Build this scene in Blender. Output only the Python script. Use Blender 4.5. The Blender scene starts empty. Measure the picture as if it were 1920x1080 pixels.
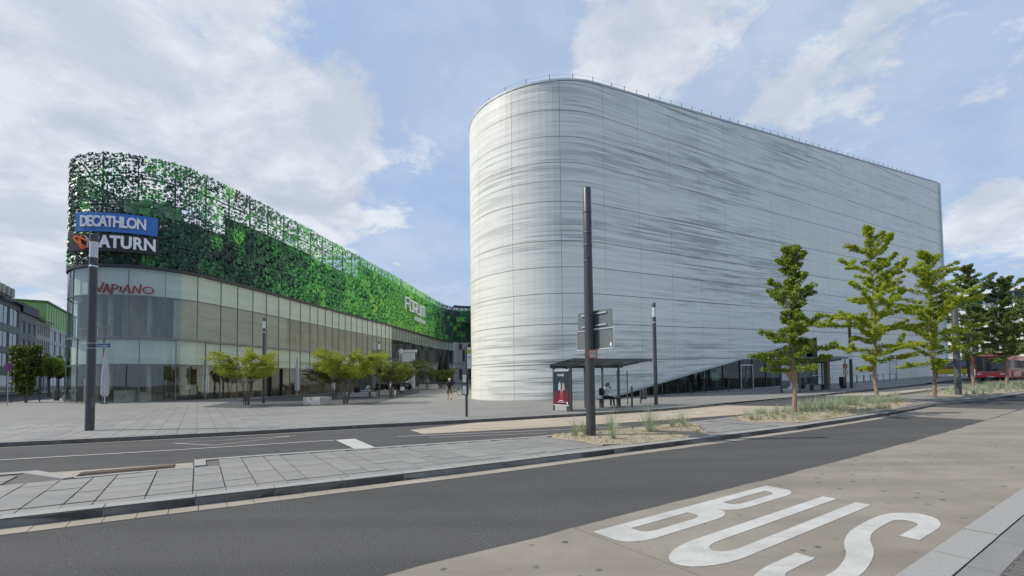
import bpy, bmesh, math, random
import numpy as np
from mathutils import Vector, Matrix
R = math.radians
scene = bpy.context.scene
col = scene.collection
random.seed(7)

# ------------------------------------------------------------------ camera
FPX, PITCH, ROLL, PPY, CAMH = 865.0, R(2.17), 0.0112, 681.0, 1.6
fwd = Vector((0, math.cos(PITCH), math.sin(PITCH)))
up0 = Vector((0, -math.sin(PITCH), math.cos(PITCH)))
r0 = Vector((1, 0, 0))
rgt = r0 * math.cos(ROLL) - up0 * math.sin(ROLL)
upv = up0 * math.cos(ROLL) + r0 * math.sin(ROLL)
cd = bpy.data.cameras.new('camera')
cam = bpy.data.objects.new('camera', cd)
col.objects.link(cam)
m = Matrix.Identity(4)
for i in range(3):
    m[i][0], m[i][1], m[i][2] = rgt[i], upv[i], -fwd[i]
m[2][3] = CAMH
cam.matrix_world = m
cd.sensor_fit = 'HORIZONTAL'
cd.sensor_width = 36.0
cd.lens = FPX / 1920 * 36
cd.shift_y = (PPY - 540) / 1920
cd.clip_start, cd.clip_end = 0.1, 5000
scene.camera = cam

# ------------------------------------------------------------------ light
SUN_EL, SUN_AZ = R(47), R(-92)          # azimuth from +Y, clockwise; negative = left
sdir = Vector((math.sin(SUN_AZ) * math.cos(SUN_EL), math.cos(SUN_AZ) * math.cos(SUN_EL), math.sin(SUN_EL)))
ld = bpy.data.lights.new('sun', 'SUN')
ld.energy, ld.angle, ld.color = 3.4, R(0.6), (1.0, 0.94, 0.84)
sun = bpy.data.objects.new('sun', ld)
col.objects.link(sun)
sun.rotation_euler = (-sdir).to_track_quat('-Z', 'Y').to_euler()

w = bpy.data.worlds.new('World')
scene.world = w
w.use_nodes = True
nt = w.node_tree
nt.nodes.clear()


def N(nt, typ, **kw):
    n = nt.nodes.new(typ)
    for k, v in kw.items():
        if k.startswith('i_'):
            key = k[2:]
            key = int(key) if key.isdigit() else key.replace('_', ' ')
            n.inputs[key].default_value = v
        else:
            setattr(n, k, v)
    return n


def math_n(nt, op, a, b=None, clamp=False):
    n = nt.nodes.new('ShaderNodeMath')
    n.operation, n.use_clamp = op, clamp
    for i, x in enumerate((a, b)):
        if x is None:
            continue
        if isinstance(x, (int, float)):
            n.inputs[i].default_value = x
        else:
            nt.links.new(x, n.inputs[i])
    return n.outputs[0]


def mixc(nt, f, a, b, blend='MIX'):
    n = nt.nodes.new('ShaderNodeMix')
    n.data_type, n.blend_type = 'RGBA', blend
    for sock, x in ((n.inputs[0], f), (n.inputs[6], a), (n.inputs[7], b)):
        if isinstance(x, (int, float)):
            sock.default_value = x
        elif isinstance(x, (tuple, list)):
            sock.default_value = tuple(x) + (1,) if len(x) == 3 else x
        else:
            nt.links.new(x, sock)
    return n.outputs[2]


def ramp(nt, x, a, b, va=0.0, vb=1.0, smooth=True):
    n = nt.nodes.new('ShaderNodeMapRange')
    n.interpolation_type = 'SMOOTHSTEP' if smooth else 'LINEAR'
    n.clamp = True
    nt.links.new(x, n.inputs[0])
    n.inputs[1].default_value, n.inputs[2].default_value = a, b
    n.inputs[3].default_value, n.inputs[4].default_value = va, vb
    return n.outputs[0]


sky = N(nt, 'ShaderNodeTexSky', sky_type='NISHITA', sun_disc=False, sun_elevation=SUN_EL,
        sun_rotation=SUN_AZ, altitude=60, air_density=1.0, dust_density=1.2, ozone_density=1.0)
tc = N(nt, 'ShaderNodeTexCoord')
sep = N(nt, 'ShaderNodeSeparateXYZ')
nt.links.new(tc.outputs['Generated'], sep.inputs[0])
zz = math_n(nt, 'ADD', math_n(nt, 'MAXIMUM', sep.outputs[2], 0.0), 0.22)
cx = math_n(nt, 'DIVIDE', sep.outputs[0], zz)
cy = math_n(nt, 'DIVIDE', sep.outputs[1], zz)
cv = N(nt, 'ShaderNodeCombineXYZ')
nt.links.new(cx, cv.inputs[0]); nt.links.new(cy, cv.inputs[1])


def sky_noise(scale, detail, rough, off, dist=0.0):
    mp = N(nt, 'ShaderNodeMapping')
    mp.inputs['Location'].default_value = off
    nt.links.new(cv.outputs[0], mp.inputs['Vector'])
    n = N(nt, 'ShaderNodeTexNoise', i_Scale=scale, i_Detail=detail, i_Roughness=rough, i_Distortion=dist)
    nt.links.new(mp.outputs[0], n.inputs['Vector'])
    return n.outputs['Fac']


def pix_dir(px, py):
    return (fwd + rgt * ((px - 960) / FPX) + upv * ((PPY - py) / FPX)).normalized()


def blob(px, py, rad, amp):
    """a bank of cloud (or a gap, when amp is negative) round one direction of the sky"""
    v = N(nt, 'ShaderNodeVectorMath', operation='DISTANCE')
    nt.links.new(tc.outputs['Generated'], v.inputs[0])
    v.inputs[1].default_value = pix_dir(px, py)
    return ramp(nt, v.outputs['Value'], 0.0, rad, amp, 0.0)


n1 = sky_noise(1.7, 10, 0.62, (3.1, 1.7, 0), 0.25)
n2 = sky_noise(5.0, 9, 0.68, (9.4, 4.2, 0), 0.2)
dens = math_n(nt, 'ADD', math_n(nt, 'MULTIPLY', n1, 0.54), math_n(nt, 'MULTIPLY', n2, 0.46))
for b in ((330, 230, 0.46, 0.15), (620, 300, 0.28, 0.15), (90, 60, 0.5, 0.06), (1230, 40, 0.26, 0.10), (80, 470, 0.3, 0.12),
          (1560, 110, 0.50, 0.065), (1870, 420, 0.11, 0.2), (1700, 300, 0.3, 0.0), (1150, 100, 0.16, 0.1),
          (930, 130, 0.20, -0.11), (800, 420, 0.20, -0.1), (860, 20, 0.2, -0.08), (1800, 220, 0.2, -0.04), (740, 500, 0.05, 0.1), (1020, 30, 0.08, -0.1)):
    dens = math_n(nt, 'ADD', dens, blob(*b))
mask = ramp(nt, dens, 0.515, 0.65, 0.0, 0.95)
veil = ramp(nt, sky_noise(0.9, 6, 0.6, (21, 8, 0), 0.4), 0.3, 0.7, 0.06, 0.42)
mask = math_n(nt, 'MAXIMUM', mask, veil)
sh1 = ramp(nt, sky_noise(2.6, 7, 0.6, (5.3, 2.2, 0), 0.3), 0.40, 0.59)
thick = ramp(nt, dens, 0.64, 0.86, 1.0, 0.55)
light = math_n(nt, 'MULTIPLY', math_n(nt, 'ADD', math_n(nt, 'MULTIPLY', sh1, 0.6), 0.4), thick)
cloudc = mixc(nt, light, (3.75, 4.25, 5.25), (6.95, 7.2, 7.65))
skyc = mixc(nt, 0.75, sky.outputs[0], (3.4, 4.85, 7.3))
skyc = mixc(nt, mask, skyc, cloudc)
# below the horizon the world is ground-grey haze
bg = N(nt, 'ShaderNodeBackground', i_Strength=0.1)
nt.links.new(skyc, bg.inputs['Color'])
out = N(nt, 'ShaderNodeOutputWorld')
nt.links.new(bg.outputs[0], out.inputs['Surface'])

scene.view_settings.view_transform = 'Standard'
scene.view_settings.look = 'None'
scene.view_settings.exposure = 0.24
scene.view_settings.gamma = 1.0
scene.cycles.max_bounces = 6
scene.cycles.transparent_max_bounces = 24
scene.cycles.caustics_reflective = False
scene.cycles.caustics_refractive = False

# ------------------------------------------------------------------ road frame and ground height
SD = Vector((0.826, 0.563)).normalized()
TD = Vector((-SD.y, SD.x))
ROADANG = math.atan2(SD.y, SD.x)
KN = [-1e4, 10, 16, 20, 26, 100, 1e5]
KZ = [0, 0, .03, .08, .18, 1.66, 1.66]


def rise(s):
    return float(np.interp(s, KN, KZ))


def st(s, t, off=0.0):
    return Vector((SD.x * s + TD.x * t, SD.y * s + TD.y * t, rise(s) + off))


def gz(x, y, off=0.0):
    return Vector((x, y, rise(x * SD.x + y * SD.y) + off))


# ------------------------------------------------------------------ mesh helpers
def link(name, me, mats=None, parent=None, smooth=False):
    if mats is not None:
        for mm in (mats if isinstance(mats, (list, tuple)) else [mats]):
            me.materials.append(mm)
    if smooth:
        me.polygons.foreach_set('use_smooth', [True] * len(me.polygons))
    o = bpy.data.objects.new(name, me)
    col.objects.link(o)
    if parent is not None:
        o.parent = parent
    return o


def tag(o, label, cat, group=None, kind=None):
    if label: o['label'] = label
    if cat: o['category'] = cat
    if group: o['group'] = group
    if kind: o['kind'] = kind
    return o


def struct(o, label=None):
    o['kind'] = 'structure'
    if label: o['label'] = label
    return o


def thing(name, label, cat, loc=(0, 0, 0), rz=0.0, group=None):
    o = bpy.data.objects.new(name, None)
    o.empty_display_size = 0.2
    col.objects.link(o)
    o.location = loc
    o.rotation_euler = (0, 0, rz)
    return tag(o, label, cat, group)


class MB:
    def __init__(self):
        self.v, self.f, self.m, self.cur = [], [], [], 0

    def mat(self, i):
        self.cur = i
        return self

    def add(self, vs, fs):
        b = len(self.v)
        self.v += [tuple(x) for x in vs]
        self.f += [tuple(b + i for i in f) for f in fs]
        self.m += [self.cur] * len(fs)
        return self

    def box(self, c, d, rz=0.0, ax=None):
        """box of size d centred at c, turned rz about z (or with explicit axes ax)"""
        if ax is None:
            X, Y, Z = Vector((math.cos(rz), math.sin(rz), 0)), Vector((-math.sin(rz), math.cos(rz), 0)), Vector((0, 0, 1))
        else:
            X, Y, Z = ax
        c = Vector(c)
        vs = [c + X * (sx * d[0] / 2) + Y * (sy * d[1] / 2) + Z * (sz * d[2] / 2) for sz in (-1, 1) for sy in (-1, 1) for sx in (-1, 1)]
        return self.add(vs, [(0, 2, 3, 1), (4, 5, 7, 6), (0, 1, 5, 4), (2, 6, 7, 3), (0, 4, 6, 2), (1, 3, 7, 5)])

    def bar(self, a, b, wdt, dpt, upd=(0, 0, 1)):
        a, b = Vector(a), Vector(b)
        X = (b - a).normalized()
        Z = Vector(upd)
        Y = Z.cross(X)
        if Y.length < 1e-4:
            Y = Vector((1, 0, 0))
        Y.normalize()
        Z = X.cross(Y)
        return self.box((a + b) / 2, ((b - a).length, wdt, dpt), ax=(X, Y, Z))

    def tube(self, pts, rad, n=8, cap=True):
        pts = [Vector(p) for p in pts]
        if isinstance(rad, (int, float)):
            rad = [rad] * len(pts)
        rings = []
        ref = None
        for i, p in enumerate(pts):
            t = (pts[min(i + 1, len(pts) - 1)] - pts[max(i - 1, 0)])
            if t.length < 1e-9: t = Vector((0, 0, 1))
            t.normalize()
            if ref is None:
                ref = Vector((1, 0, 0)) if abs(t.x) < 0.8 else Vector((0, 1, 0))
            u = (ref - t * ref.dot(t)).normalized()
            ref = u
            v = t.cross(u)
            rings.append([p + (u * math.cos(2 * math.pi * k / n) + v * math.sin(2 * math.pi * k / n)) * rad[i] for k in range(n)])
        vs = [q for r_ in rings for q in r_]
        fs = []
        for i in range(len(pts) - 1):
            for k in range(n):
                a, b = i * n + k, i * n + (k + 1) % n
                fs.append((a, b, b + n, a + n))
        if cap:
            fs.append(tuple(reversed(range(n))))
            fs.append(tuple((len(pts) - 1) * n + k for k in range(n)))
        return self.add(vs, fs)

    def lathe(self, c, prof, n=16):
        """profile [(r,z)] turned about the vertical through c"""
        c = Vector(c)
        vs = [c + Vector((r_ * math.cos(2 * math.pi * k / n), r_ * math.sin(2 * math.pi * k / n), z)) for r_, z in prof for k in range(n)]
        fs = []
        for i in range(len(prof) - 1):
            for k in range(n):
                a, b = i * n + k, i * n + (k + 1) % n
                fs.append((a, b, b + n, a + n))
        fs.append(tuple(reversed(range(n))))
        fs.append(tuple((len(prof) - 1) * n + k for k in range(n)))
        return self.add(vs, fs)

    def prism(self, poly, org, X, Y, Z, depth):
        """2-D polygon in the plane X,Y at org, given depth along Z"""
        org, X, Y, Z = Vector(org), Vector(X), Vector(Y), Vector(Z)
        k = len(poly)
        vs = [org + X * p[0] + Y * p[1] for p in poly] + [org + X * p[0] + Y * p[1] + Z * depth for p in poly]
        fs = [tuple(reversed(range(k))), tuple(range(k, 2 * k))] + [(i, (i + 1) % k, k + (i + 1) % k, k + i) for i in range(k)]
        return self.add(vs, fs)

    def mesh(self, name):
        me = bpy.data.meshes.new(name)
        me.from_pydata(self.v, [], self.f)
        me.polygons.foreach_set('material_index', self.m)
        me.update()
        return me

    def build(self, name, mats, parent=None, smooth=False, bevel=0.0):
        me = self.mesh(name)
        if bevel:
            bm = bmesh.new(); bm.from_mesh(me)
            bmesh.ops.bevel(bm, geom=bm.edges[:], offset=bevel, segments=2, affect='EDGES', profile=0.6)
            bm.to_mesh(me); bm.free()
        o = link(name, me, mats, parent, smooth)
        if smooth:
            try:
                me.set_sharp_from_angle(angle=R(40))
            except Exception:
                pass
        return o


def fan_poly(pts):
    return [tuple(range(len(pts)))]


def sheet(name, polys, off, mats, parent=None, thick=0.0, knots=KN, cuts=()):
    """flat paving laid on the sloping ground: polygons in road coordinates (s,t)"""
    bm = bmesh.new()
    for poly in polys:
        vs = [bm.verts.new((p[0], p[1], 0)) for p in poly]
        f = bm.faces.new(vs)
        f.normal_update()
        if f.normal.z < 0:
            f.normal_flip()
    bmesh.ops.triangulate(bm, faces=bm.faces[:])
    for k in list(knots) + list(cuts):
        if abs(k) < 9000:
            bmesh.ops.bisect_plane(bm, geom=bm.verts[:] + bm.edges[:] + bm.faces[:], plane_co=(k, 0, 0), plane_no=(1, 0, 0), dist=1e-5)
    if thick:
        r_ = bmesh.ops.extrude_face_region(bm, geom=bm.faces[:])
        low = [g for g in r_['geom'] if isinstance(g, bmesh.types.BMVert)]
        # extruded copy becomes the top
        lowset = set(low)
        for v in bm.verts:
            v.co.z = 0.0 if v in lowset else -thick
    for v in bm.verts:
        p = st(v.co.x, v.co.y)
        v.co = (p.x, p.y, p.z + v.co.z + off)
    bm.normal_update()
    me = bpy.data.meshes.new(name)
    bm.to_mesh(me); bm.free()
    return link(name, me, mats, parent)


# ------------------------------------------------------------------ materials
def new_mat(name):
    mt = bpy.data.materials.new(name)
    mt.use_nodes = True
    return mt, mt.node_tree, mt.node_tree.nodes['Principled BSDF']


def M(name, c, rough=0.6, metal=0.0, var=0.12, vs=2.0, bump=0.0, bs=60.0, spec=0.5, rv=0.0, stretch=None, coat=0.0, hue=None):
    mt, nt, bs_ = new_mat(name)
    tcn = N(nt, 'ShaderNodeTexCoord')
    vec = tcn.outputs['Object']
    if stretch:
        mp = N(nt, 'ShaderNodeMapping')
        mp.inputs['Scale'].default_value = stretch
        nt.links.new(vec, mp.inputs['Vector'])
        vec = mp.outputs[0]
    no = N(nt, 'ShaderNodeTexNoise', i_Scale=vs, i_Detail=6.0, i_Roughness=0.65)
    nt.links.new(vec, no.inputs['Vector'])
    f = ramp(nt, no.outputs['Fac'], 0.28, 0.72, smooth=False)
    lo = tuple(x * (1 - var) for x in c)
    hi = tuple(min(1, x * (1 + var)) for x in c) if hue is None else hue
    nt.links.new(mixc(nt, f, lo, hi), bs_.inputs['Base Color'])
    bs_.inputs['Roughness'].default_value = rough
    bs_.inputs['Metallic'].default_value = metal
    bs_.inputs['Specular IOR Level'].default_value = spec
    if coat:
        bs_.inputs['Coat Weight'].default_value = coat
        bs_.inputs['Coat Roughness'].default_value = 0.05
    if rv:
        nt.links.new(ramp(nt, no.outputs['Fac'], 0.3, 0.7, rough - rv, rough + rv, False), bs_.inputs['Roughness'])
    if bump:
        n2_ = N(nt, 'ShaderNodeTexNoise', i_Scale=bs, i_Detail=4.0)
        nt.links.new(vec, n2_.inputs['Vector'])
        bp = N(nt, 'ShaderNodeBump', i_Strength=bump, i_Distance=0.02)
        nt.links.new(n2_.outputs['Fac'], bp.inputs['Height'])
        nt.links.new(bp.outputs[0], bs_.inputs['Normal'])
    return mt


def asphalt_mat():
    mt, nt, b = new_mat('asphalt')
    tcn = N(nt, 'ShaderNodeTexCoord')
    v = tcn.outputs['Object']
    def no(sc, de, ro=0.6, stretch=None):
        n = N(nt, 'ShaderNodeTexNoise', i_Scale=sc, i_Detail=de, i_Roughness=ro)
        if stretch:
            mp = N(nt, 'ShaderNodeMapping'); mp.inputs['Rotation'].default_value = (0, 0, -ROADANG); mp.inputs['Scale'].default_value = stretch
            mp.vector_type = 'TEXTURE' if False else 'POINT'
            nt.links.new(v, mp.inputs['Vector']); nt.links.new(mp.outputs[0], n.inputs['Vector'])
        else:
            nt.links.new(v, n.inputs['Vector'])
        return n.outputs['Fac']
    big = ramp(nt, no(0.5, 5), 0.3, 0.7)
    lane = ramp(nt, no(1.0, 3, 0.5, (0.08, 1.1, 1)), 0.35, 0.65)
    c = mixc(nt, big, (0.058, 0.057, 0.055), (0.074, 0.072, 0.069))
    c = mixc(nt, math_n(nt, 'MULTIPLY', lane, 0.6), c, (0.098, 0.095, 0.091))
    fine = no(170, 2)
    c = mixc(nt, ramp(nt, fine, 0.35, 0.65, 0.0, 0.6), c, (0.055, 0.055, 0.056))
    spk = N(nt, 'ShaderNodeTexVoronoi', voronoi_dimensions='2D', i_Scale=9.0, i_Randomness=1.0); nt.links.new(v, spk.inputs['Vector'])
    spots = ramp(nt, spk.outputs['Distance'], 0.025, 0.075, 1.0, 0.0)
    spk2 = N(nt, 'ShaderNodeTexVoronoi', voronoi_dimensions='2D', i_Scale=30.0, i_Randomness=1.0); nt.links.new(v, spk2.inputs['Vector'])
    c = mixc(nt, math_n(nt, 'MULTIPLY', ramp(nt, spk2.outputs['Distance'], 0.10, 0.30, 1.0, 0.0), 0.5), c, (0.14, 0.137, 0.13))
    patchy = ramp(nt, no(1.3, 5, 0.7), 0.46, 0.70, 0.0, 0.8)
    c = mixc(nt, math_n(nt, 'MULTIPLY', spots, patchy), c, (0.5, 0.49, 0.46))
    oil = ramp(nt, no(1.6, 2), 0.72, 0.80)
    c = mixc(nt, math_n(nt, 'MULTIPLY', oil, 0.15), c, (0.03, 0.03, 0.035))
    nt.links.new(c, b.inputs['Base Color'])
    b.inputs['Roughness'].default_value = 0.85
    b.inputs['Specular IOR Level'].default_value = 0.3
    bp = N(nt, 'ShaderNodeBump', i_Strength=0.5, i_Distance=0.01)
    nt.links.new(fine, bp.inputs['Height']); nt.links.new(bp.outputs[0], b.inputs['Normal'])
    return mt


def concrete_mat(name, c1, c2, spots=0.75, stain=0.5):
    mt, nt, b = new_mat(name)
    tcn = N(nt, 'ShaderNodeTexCoord'); v = tcn.outputs['Object']
    def no(sc, de, ro=0.6, stretch=None):
        n = N(nt, 'ShaderNodeTexNoise', i_Scale=sc, i_Detail=de, i_Roughness=ro)
        if stretch:
            mp = N(nt, 'ShaderNodeMapping'); mp.inputs['Rotation'].default_value = (0, 0, -ROADANG); mp.inputs['Scale'].default_value = stretch
            nt.links.new(v, mp.inputs['Vector']); nt.links.new(mp.outputs[0], n.inputs['Vector'])
        else:
            nt.links.new(v, n.inputs['Vector'])
        return n.outputs['Fac']
    c = mixc(nt, ramp(nt, no(0.7, 7, 0.65), 0.3, 0.7), c1, c2)
    tyre = ramp(nt, no(1.0, 4, 0.5, (0.12, 1.6, 1)), 0.42, 0.7)
    c = mixc(nt, math_n(nt, 'MULTIPLY', tyre, stain), c, tuple(x * 0.72 for x in c1))
    c = mixc(nt, ramp(nt, no(90, 3), 0.3, 0.7, 0.0, 0.22), c, tuple(x * 0.6 for x in c1))
    vo = N(nt, 'ShaderNodeTexVoronoi', voronoi_dimensions='2D', i_Scale=1.9, i_Randomness=1.0)
    dv = N(nt, 'ShaderNodeVectorMath', operation='ADD')
    nz = N(nt, 'ShaderNodeTexNoise', i_Scale=20.0); nt.links.new(v, nz.inputs['Vector'])
    sc_ = N(nt, 'ShaderNodeVectorMath', operation='SCALE'); nt.links.new(nz.outputs['Color'], sc_.inputs[0]); sc_.inputs['Scale'].default_value = 0.05
    nt.links.new(v, dv.inputs[0]); nt.links.new(sc_.outputs[0], dv.inputs[1]); nt.links.new(dv.outputs[0], vo.inputs['Vector'])
    gum = ramp(nt, vo.outputs['Distance'], 0.045, 0.075, 1.0, 0.0)
    gum = math_n(nt, 'MULTIPLY', gum, ramp(nt, no(0.6, 2), 0.4, 0.6, 0.15, 1.0))
    c = mixc(nt, math_n(nt, 'MULTIPLY', gum, spots), c, tuple(x * 0.25 for x in c1))
    nt.links.new(c, b.inputs['Base Color'])
    b.inputs['Roughness'].default_value = 0.8
    b.inputs['Specular IOR Level'].default_value = 0.3
    bp = N(nt, 'ShaderNodeBump', i_Strength=0.25, i_Distance=0.01)
    nt.links.new(no(70, 4), bp.inputs['Height']); nt.links.new(bp.outputs[0], b.inputs['Normal'])
    return mt


def paving_mat(name, c1, c2, mortar, bw, rh, ms):
    """small paving slabs in rows across the road direction, beyond where slabs are built one by one"""
    mt, nt, b = new_mat(name)
    tcn = N(nt, 'ShaderNodeTexCoord')
    mp = N(nt, 'ShaderNodeMapping'); mp.inputs['Rotation'].default_value = (0, 0, -ROADANG - math.pi / 2)
    nt.links.new(tcn.outputs['Object'], mp.inputs['Vector'])
    br = N(nt, 'ShaderNodeTexBrick', i_Scale=1.0)
    br.inputs['Brick Width'].default_value = bw
    br.inputs['Row Height'].default_value = rh
    br.inputs['Mortar Size'].default_value = ms
    br.inputs['Color1'].default_value = (*c1, 1); br.inputs['Color2'].default_value = (*c2, 1); br.inputs['Mortar'].default_value = (*mortar, 1)
    nt.links.new(mp.outputs[0], br.inputs['Vector'])
    no = N(nt, 'ShaderNodeTexNoise', i_Scale=0.35, i_Detail=7.0, i_Roughness=0.65); nt.links.new(tcn.outputs['Object'], no.inputs['Vector'])
    c = mixc(nt, ramp(nt, no.outputs['Fac'], 0.3, 0.7, 0.0, 0.6), br.outputs['Color'], tuple(x * 0.68 for x in c1))
    nt.links.new(c, b.inputs['Base Color'])
    b.inputs['Roughness'].default_value = 0.75
    b.inputs['Specular IOR Level'].default_value = 0.3
    return mt


def facade_mat(dots=True):
    """white dot print on glass panels: fine grid with long horizontal streaks; UV in metres"""
    mt, nt, b = new_mat('printed_glass')
    uv = N(nt, 'ShaderNodeUVMap', uv_map='UVMap')
    def no(sx, sy, de, ro=0.55, off=0.0):
        mp = N(nt, 'ShaderNodeMapping'); mp.inputs['Scale'].default_value = (sx, sy, 1); mp.inputs['Location'].default_value = (off, off * 1.7, 0)
        nt.links.new(uv.outputs[0], mp.inputs['Vector'])
        n = N(nt, 'ShaderNodeTexNoise', i_Scale=1.0, i_Detail=de, i_Roughness=ro); nt.links.new(mp.outputs[0], n.inputs['Vector'])
        return n.outputs['Fac']
    sp = N(nt, 'ShaderNodeSeparateXYZ'); nt.links.new(uv.outputs[0], sp.inputs[0])
    U, V = sp.outputs[0], sp.outputs[1]
    PITCHM = 0.165
    row = math_n(nt, 'FLOOR', math_n(nt, 'DIVIDE', V, PITCHM))
    def rown(su, sr, de, off):
        """noise that runs along each row of dots and jumps from row to row"""
        cb = N(nt, 'ShaderNodeCombineXYZ')
        nt.links.new(math_n(nt, 'ADD', math_n(nt, 'MULTIPLY', U, su), off), cb.inputs[0])
        nt.links.new(math_n(nt, 'MULTIPLY', row, sr), cb.inputs[1])
        n = N(nt, 'ShaderNodeTexNoise', i_Scale=1.0, i_Detail=de, i_Roughness=0.55); nt.links.new(cb.outputs[0], n.inputs['Vector'])
        return n.outputs['Fac']
    s1 = rown(0.085, 2.37, 2, 3.0)
    s2 = rown(0.24, 4.71, 2, 17.0)
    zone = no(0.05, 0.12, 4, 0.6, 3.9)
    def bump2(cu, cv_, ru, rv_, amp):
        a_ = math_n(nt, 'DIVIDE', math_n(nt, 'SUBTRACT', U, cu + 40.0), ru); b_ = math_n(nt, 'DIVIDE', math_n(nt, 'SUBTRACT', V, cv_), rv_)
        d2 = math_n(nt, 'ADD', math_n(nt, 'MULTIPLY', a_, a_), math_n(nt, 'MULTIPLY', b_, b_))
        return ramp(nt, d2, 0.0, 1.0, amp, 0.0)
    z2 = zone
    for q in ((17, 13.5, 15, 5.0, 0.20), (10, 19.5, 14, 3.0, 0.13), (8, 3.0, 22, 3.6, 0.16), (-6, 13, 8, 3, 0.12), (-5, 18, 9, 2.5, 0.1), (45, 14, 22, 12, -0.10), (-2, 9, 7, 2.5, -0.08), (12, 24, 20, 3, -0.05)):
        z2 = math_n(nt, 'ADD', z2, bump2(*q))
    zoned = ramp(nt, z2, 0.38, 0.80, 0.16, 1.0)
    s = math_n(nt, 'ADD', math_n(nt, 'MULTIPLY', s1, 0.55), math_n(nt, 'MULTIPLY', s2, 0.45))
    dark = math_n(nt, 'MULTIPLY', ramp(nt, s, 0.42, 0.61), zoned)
    def grid(o, pitch, lo, hi):
        fr = math_n(nt, 'FRACT', math_n(nt, 'DIVIDE', o, pitch))
        tri = math_n(nt, 'ABSOLUTE', math_n(nt, 'SUBTRACT', fr, 0.5))
        return ramp(nt, tri, lo, hi)
    gu = grid(U, PITCHM, 0.22, 0.38)
    gv = grid(V, PITCHM, 0.22, 0.38)
    g = math_n(nt, 'MAXIMUM', gu, gv)
    hole = math_n(nt, 'MULTIPLY', math_n(nt, 'SUBTRACT', 1.0, g) if dots else 0.3, math_n(nt, 'ADD', math_n(nt, 'MULTIPLY', dark, 0.62), 0.15 if dots else 0.0))
    f = math_n(nt, 'ADD', math_n(nt, 'MULTIPLY', dark, 0.43), hole, clamp=True)
    c = mixc(nt, f, (0.93, 0.915, 0.83), (0.165, 0.175, 0.165))
    pn = N(nt, 'ShaderNodeObjectInfo')
    c = mixc(nt, ramp(nt, pn.outputs['Random'], 0, 1, 0.0, 0.10, False), c, (0.45, 0.49, 0.49))
    nt.links.new(c, b.inputs['Base Color'])
    b.inputs['Roughness'].default_value = 0.34
    b.inputs['Specular IOR Level'].default_value = 0.55
    return mt


def glass_mat(name, tint, refl, rough=0.015, fres=0.7, gcol=(0.9, 0.93, 0.92)):
    mt = bpy.data.materials.new(name)
    mt.use_nodes = True
    nt = mt.node_tree
    nt.nodes.clear()
    tr = N(nt, 'ShaderNodeBsdfTransparent', i_Color=(*tint, 1))
    gl = N(nt, 'ShaderNodeBsdfGlossy', i_Color=(*gcol, 1), i_Roughness=rough)
    lw = N(nt, 'ShaderNodeFresnel', i_IOR=1.5)
    f = math_n(nt, 'ADD', math_n(nt, 'MULTIPLY', lw.outputs[0], fres), refl, clamp=True)
    geo = N(nt, 'ShaderNodeNewGeometry')       # the inner face of a pane does not mirror again
    f = math_n(nt, 'MULTIPLY', f, math_n(nt, 'SUBTRACT', 1.0, geo.outputs['Backfacing']))
    no = N(nt, 'ShaderNodeTexNoise', i_Scale=0.35, i_Detail=2.0)
    tcn = N(nt, 'ShaderNodeTexCoord'); nt.links.new(tcn.outputs['Object'], no.inputs['Vector'])
    bp = N(nt, 'ShaderNodeBump', i_Strength=0.05, i_Distance=0.05)
    nt.links.new(no.outputs['Fac'], bp.inputs['Height']); nt.links.new(bp.outputs[0], gl.inputs['Normal'])
    mx = N(nt, 'ShaderNodeMixShader')
    nt.links.new(f, mx.inputs[0]); nt.links.new(tr.outputs[0], mx.inputs[1]); nt.links.new(gl.outputs[0], mx.inputs[2])
    o = N(nt, 'ShaderNodeOutputMaterial'); nt.links.new(mx.outputs[0], o.inputs['Surface'])
    return mt


def leaf_mat(name, c1, c2, vs=1.2, trans=0.35):
    mt = bpy.data.materials.new(name)
    mt.use_nodes = True
    nt = mt.node_tree
    nt.nodes.clear()
    tcn = N(nt, 'ShaderNodeTexCoord')
    no = N(nt, 'ShaderNodeTexNoise', i_Scale=vs, i_Detail=5.0, i_Roughness=0.8)
    nt.links.new(tcn.outputs['Object'], no.inputs['Vector'])
    wn = N(nt, 'ShaderNodeTexNoise', i_Scale=11.0, i_Detail=2.0); nt.links.new(tcn.outputs['Object'], wn.inputs['Vector'])
    f = ramp(nt, math_n(nt, 'ADD', math_n(nt, 'MULTIPLY', no.outputs['Fac'], 0.5), math_n(nt, 'MULTIPLY', wn.outputs['Fac'], 0.5)), 0.36, 0.64)
    c = mixc(nt, f, c1, c2)
    d = N(nt, 'ShaderNodeBsdfPrincipled', i_Roughness=0.5)
    d.inputs['Specular IOR Level'].default_value = 0.35
    nt.links.new(c, d.inputs['Base Color'])
    t = N(nt, 'ShaderNodeBsdfTranslucent')
    nt.links.new(mixc(nt, 0.5, c, (c2[0] * 1.5, c2[1] * 1.5, c2[2] * 0.7)), t.inputs['Color'])
    mx = N(nt, 'ShaderNodeMixShader', i_0=trans)
    nt.links.new(d.outputs[0], mx.inputs[1]); nt.links.new(t.outputs[0], mx.inputs[2])
    o = N(nt, 'ShaderNodeOutputMaterial'); nt.links.new(mx.outputs[0], o.inputs['Surface'])
    return mt


def emit_mat(name, c, s):
    mt, nt, b = new_mat(name)
    b.inputs['Base Color'].default_value = (*c, 1)
    b.inputs['Emission Color'].default_value = (*c, 1)
    b.inputs['Emission Strength'].default_value = s
    return mt


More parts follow.
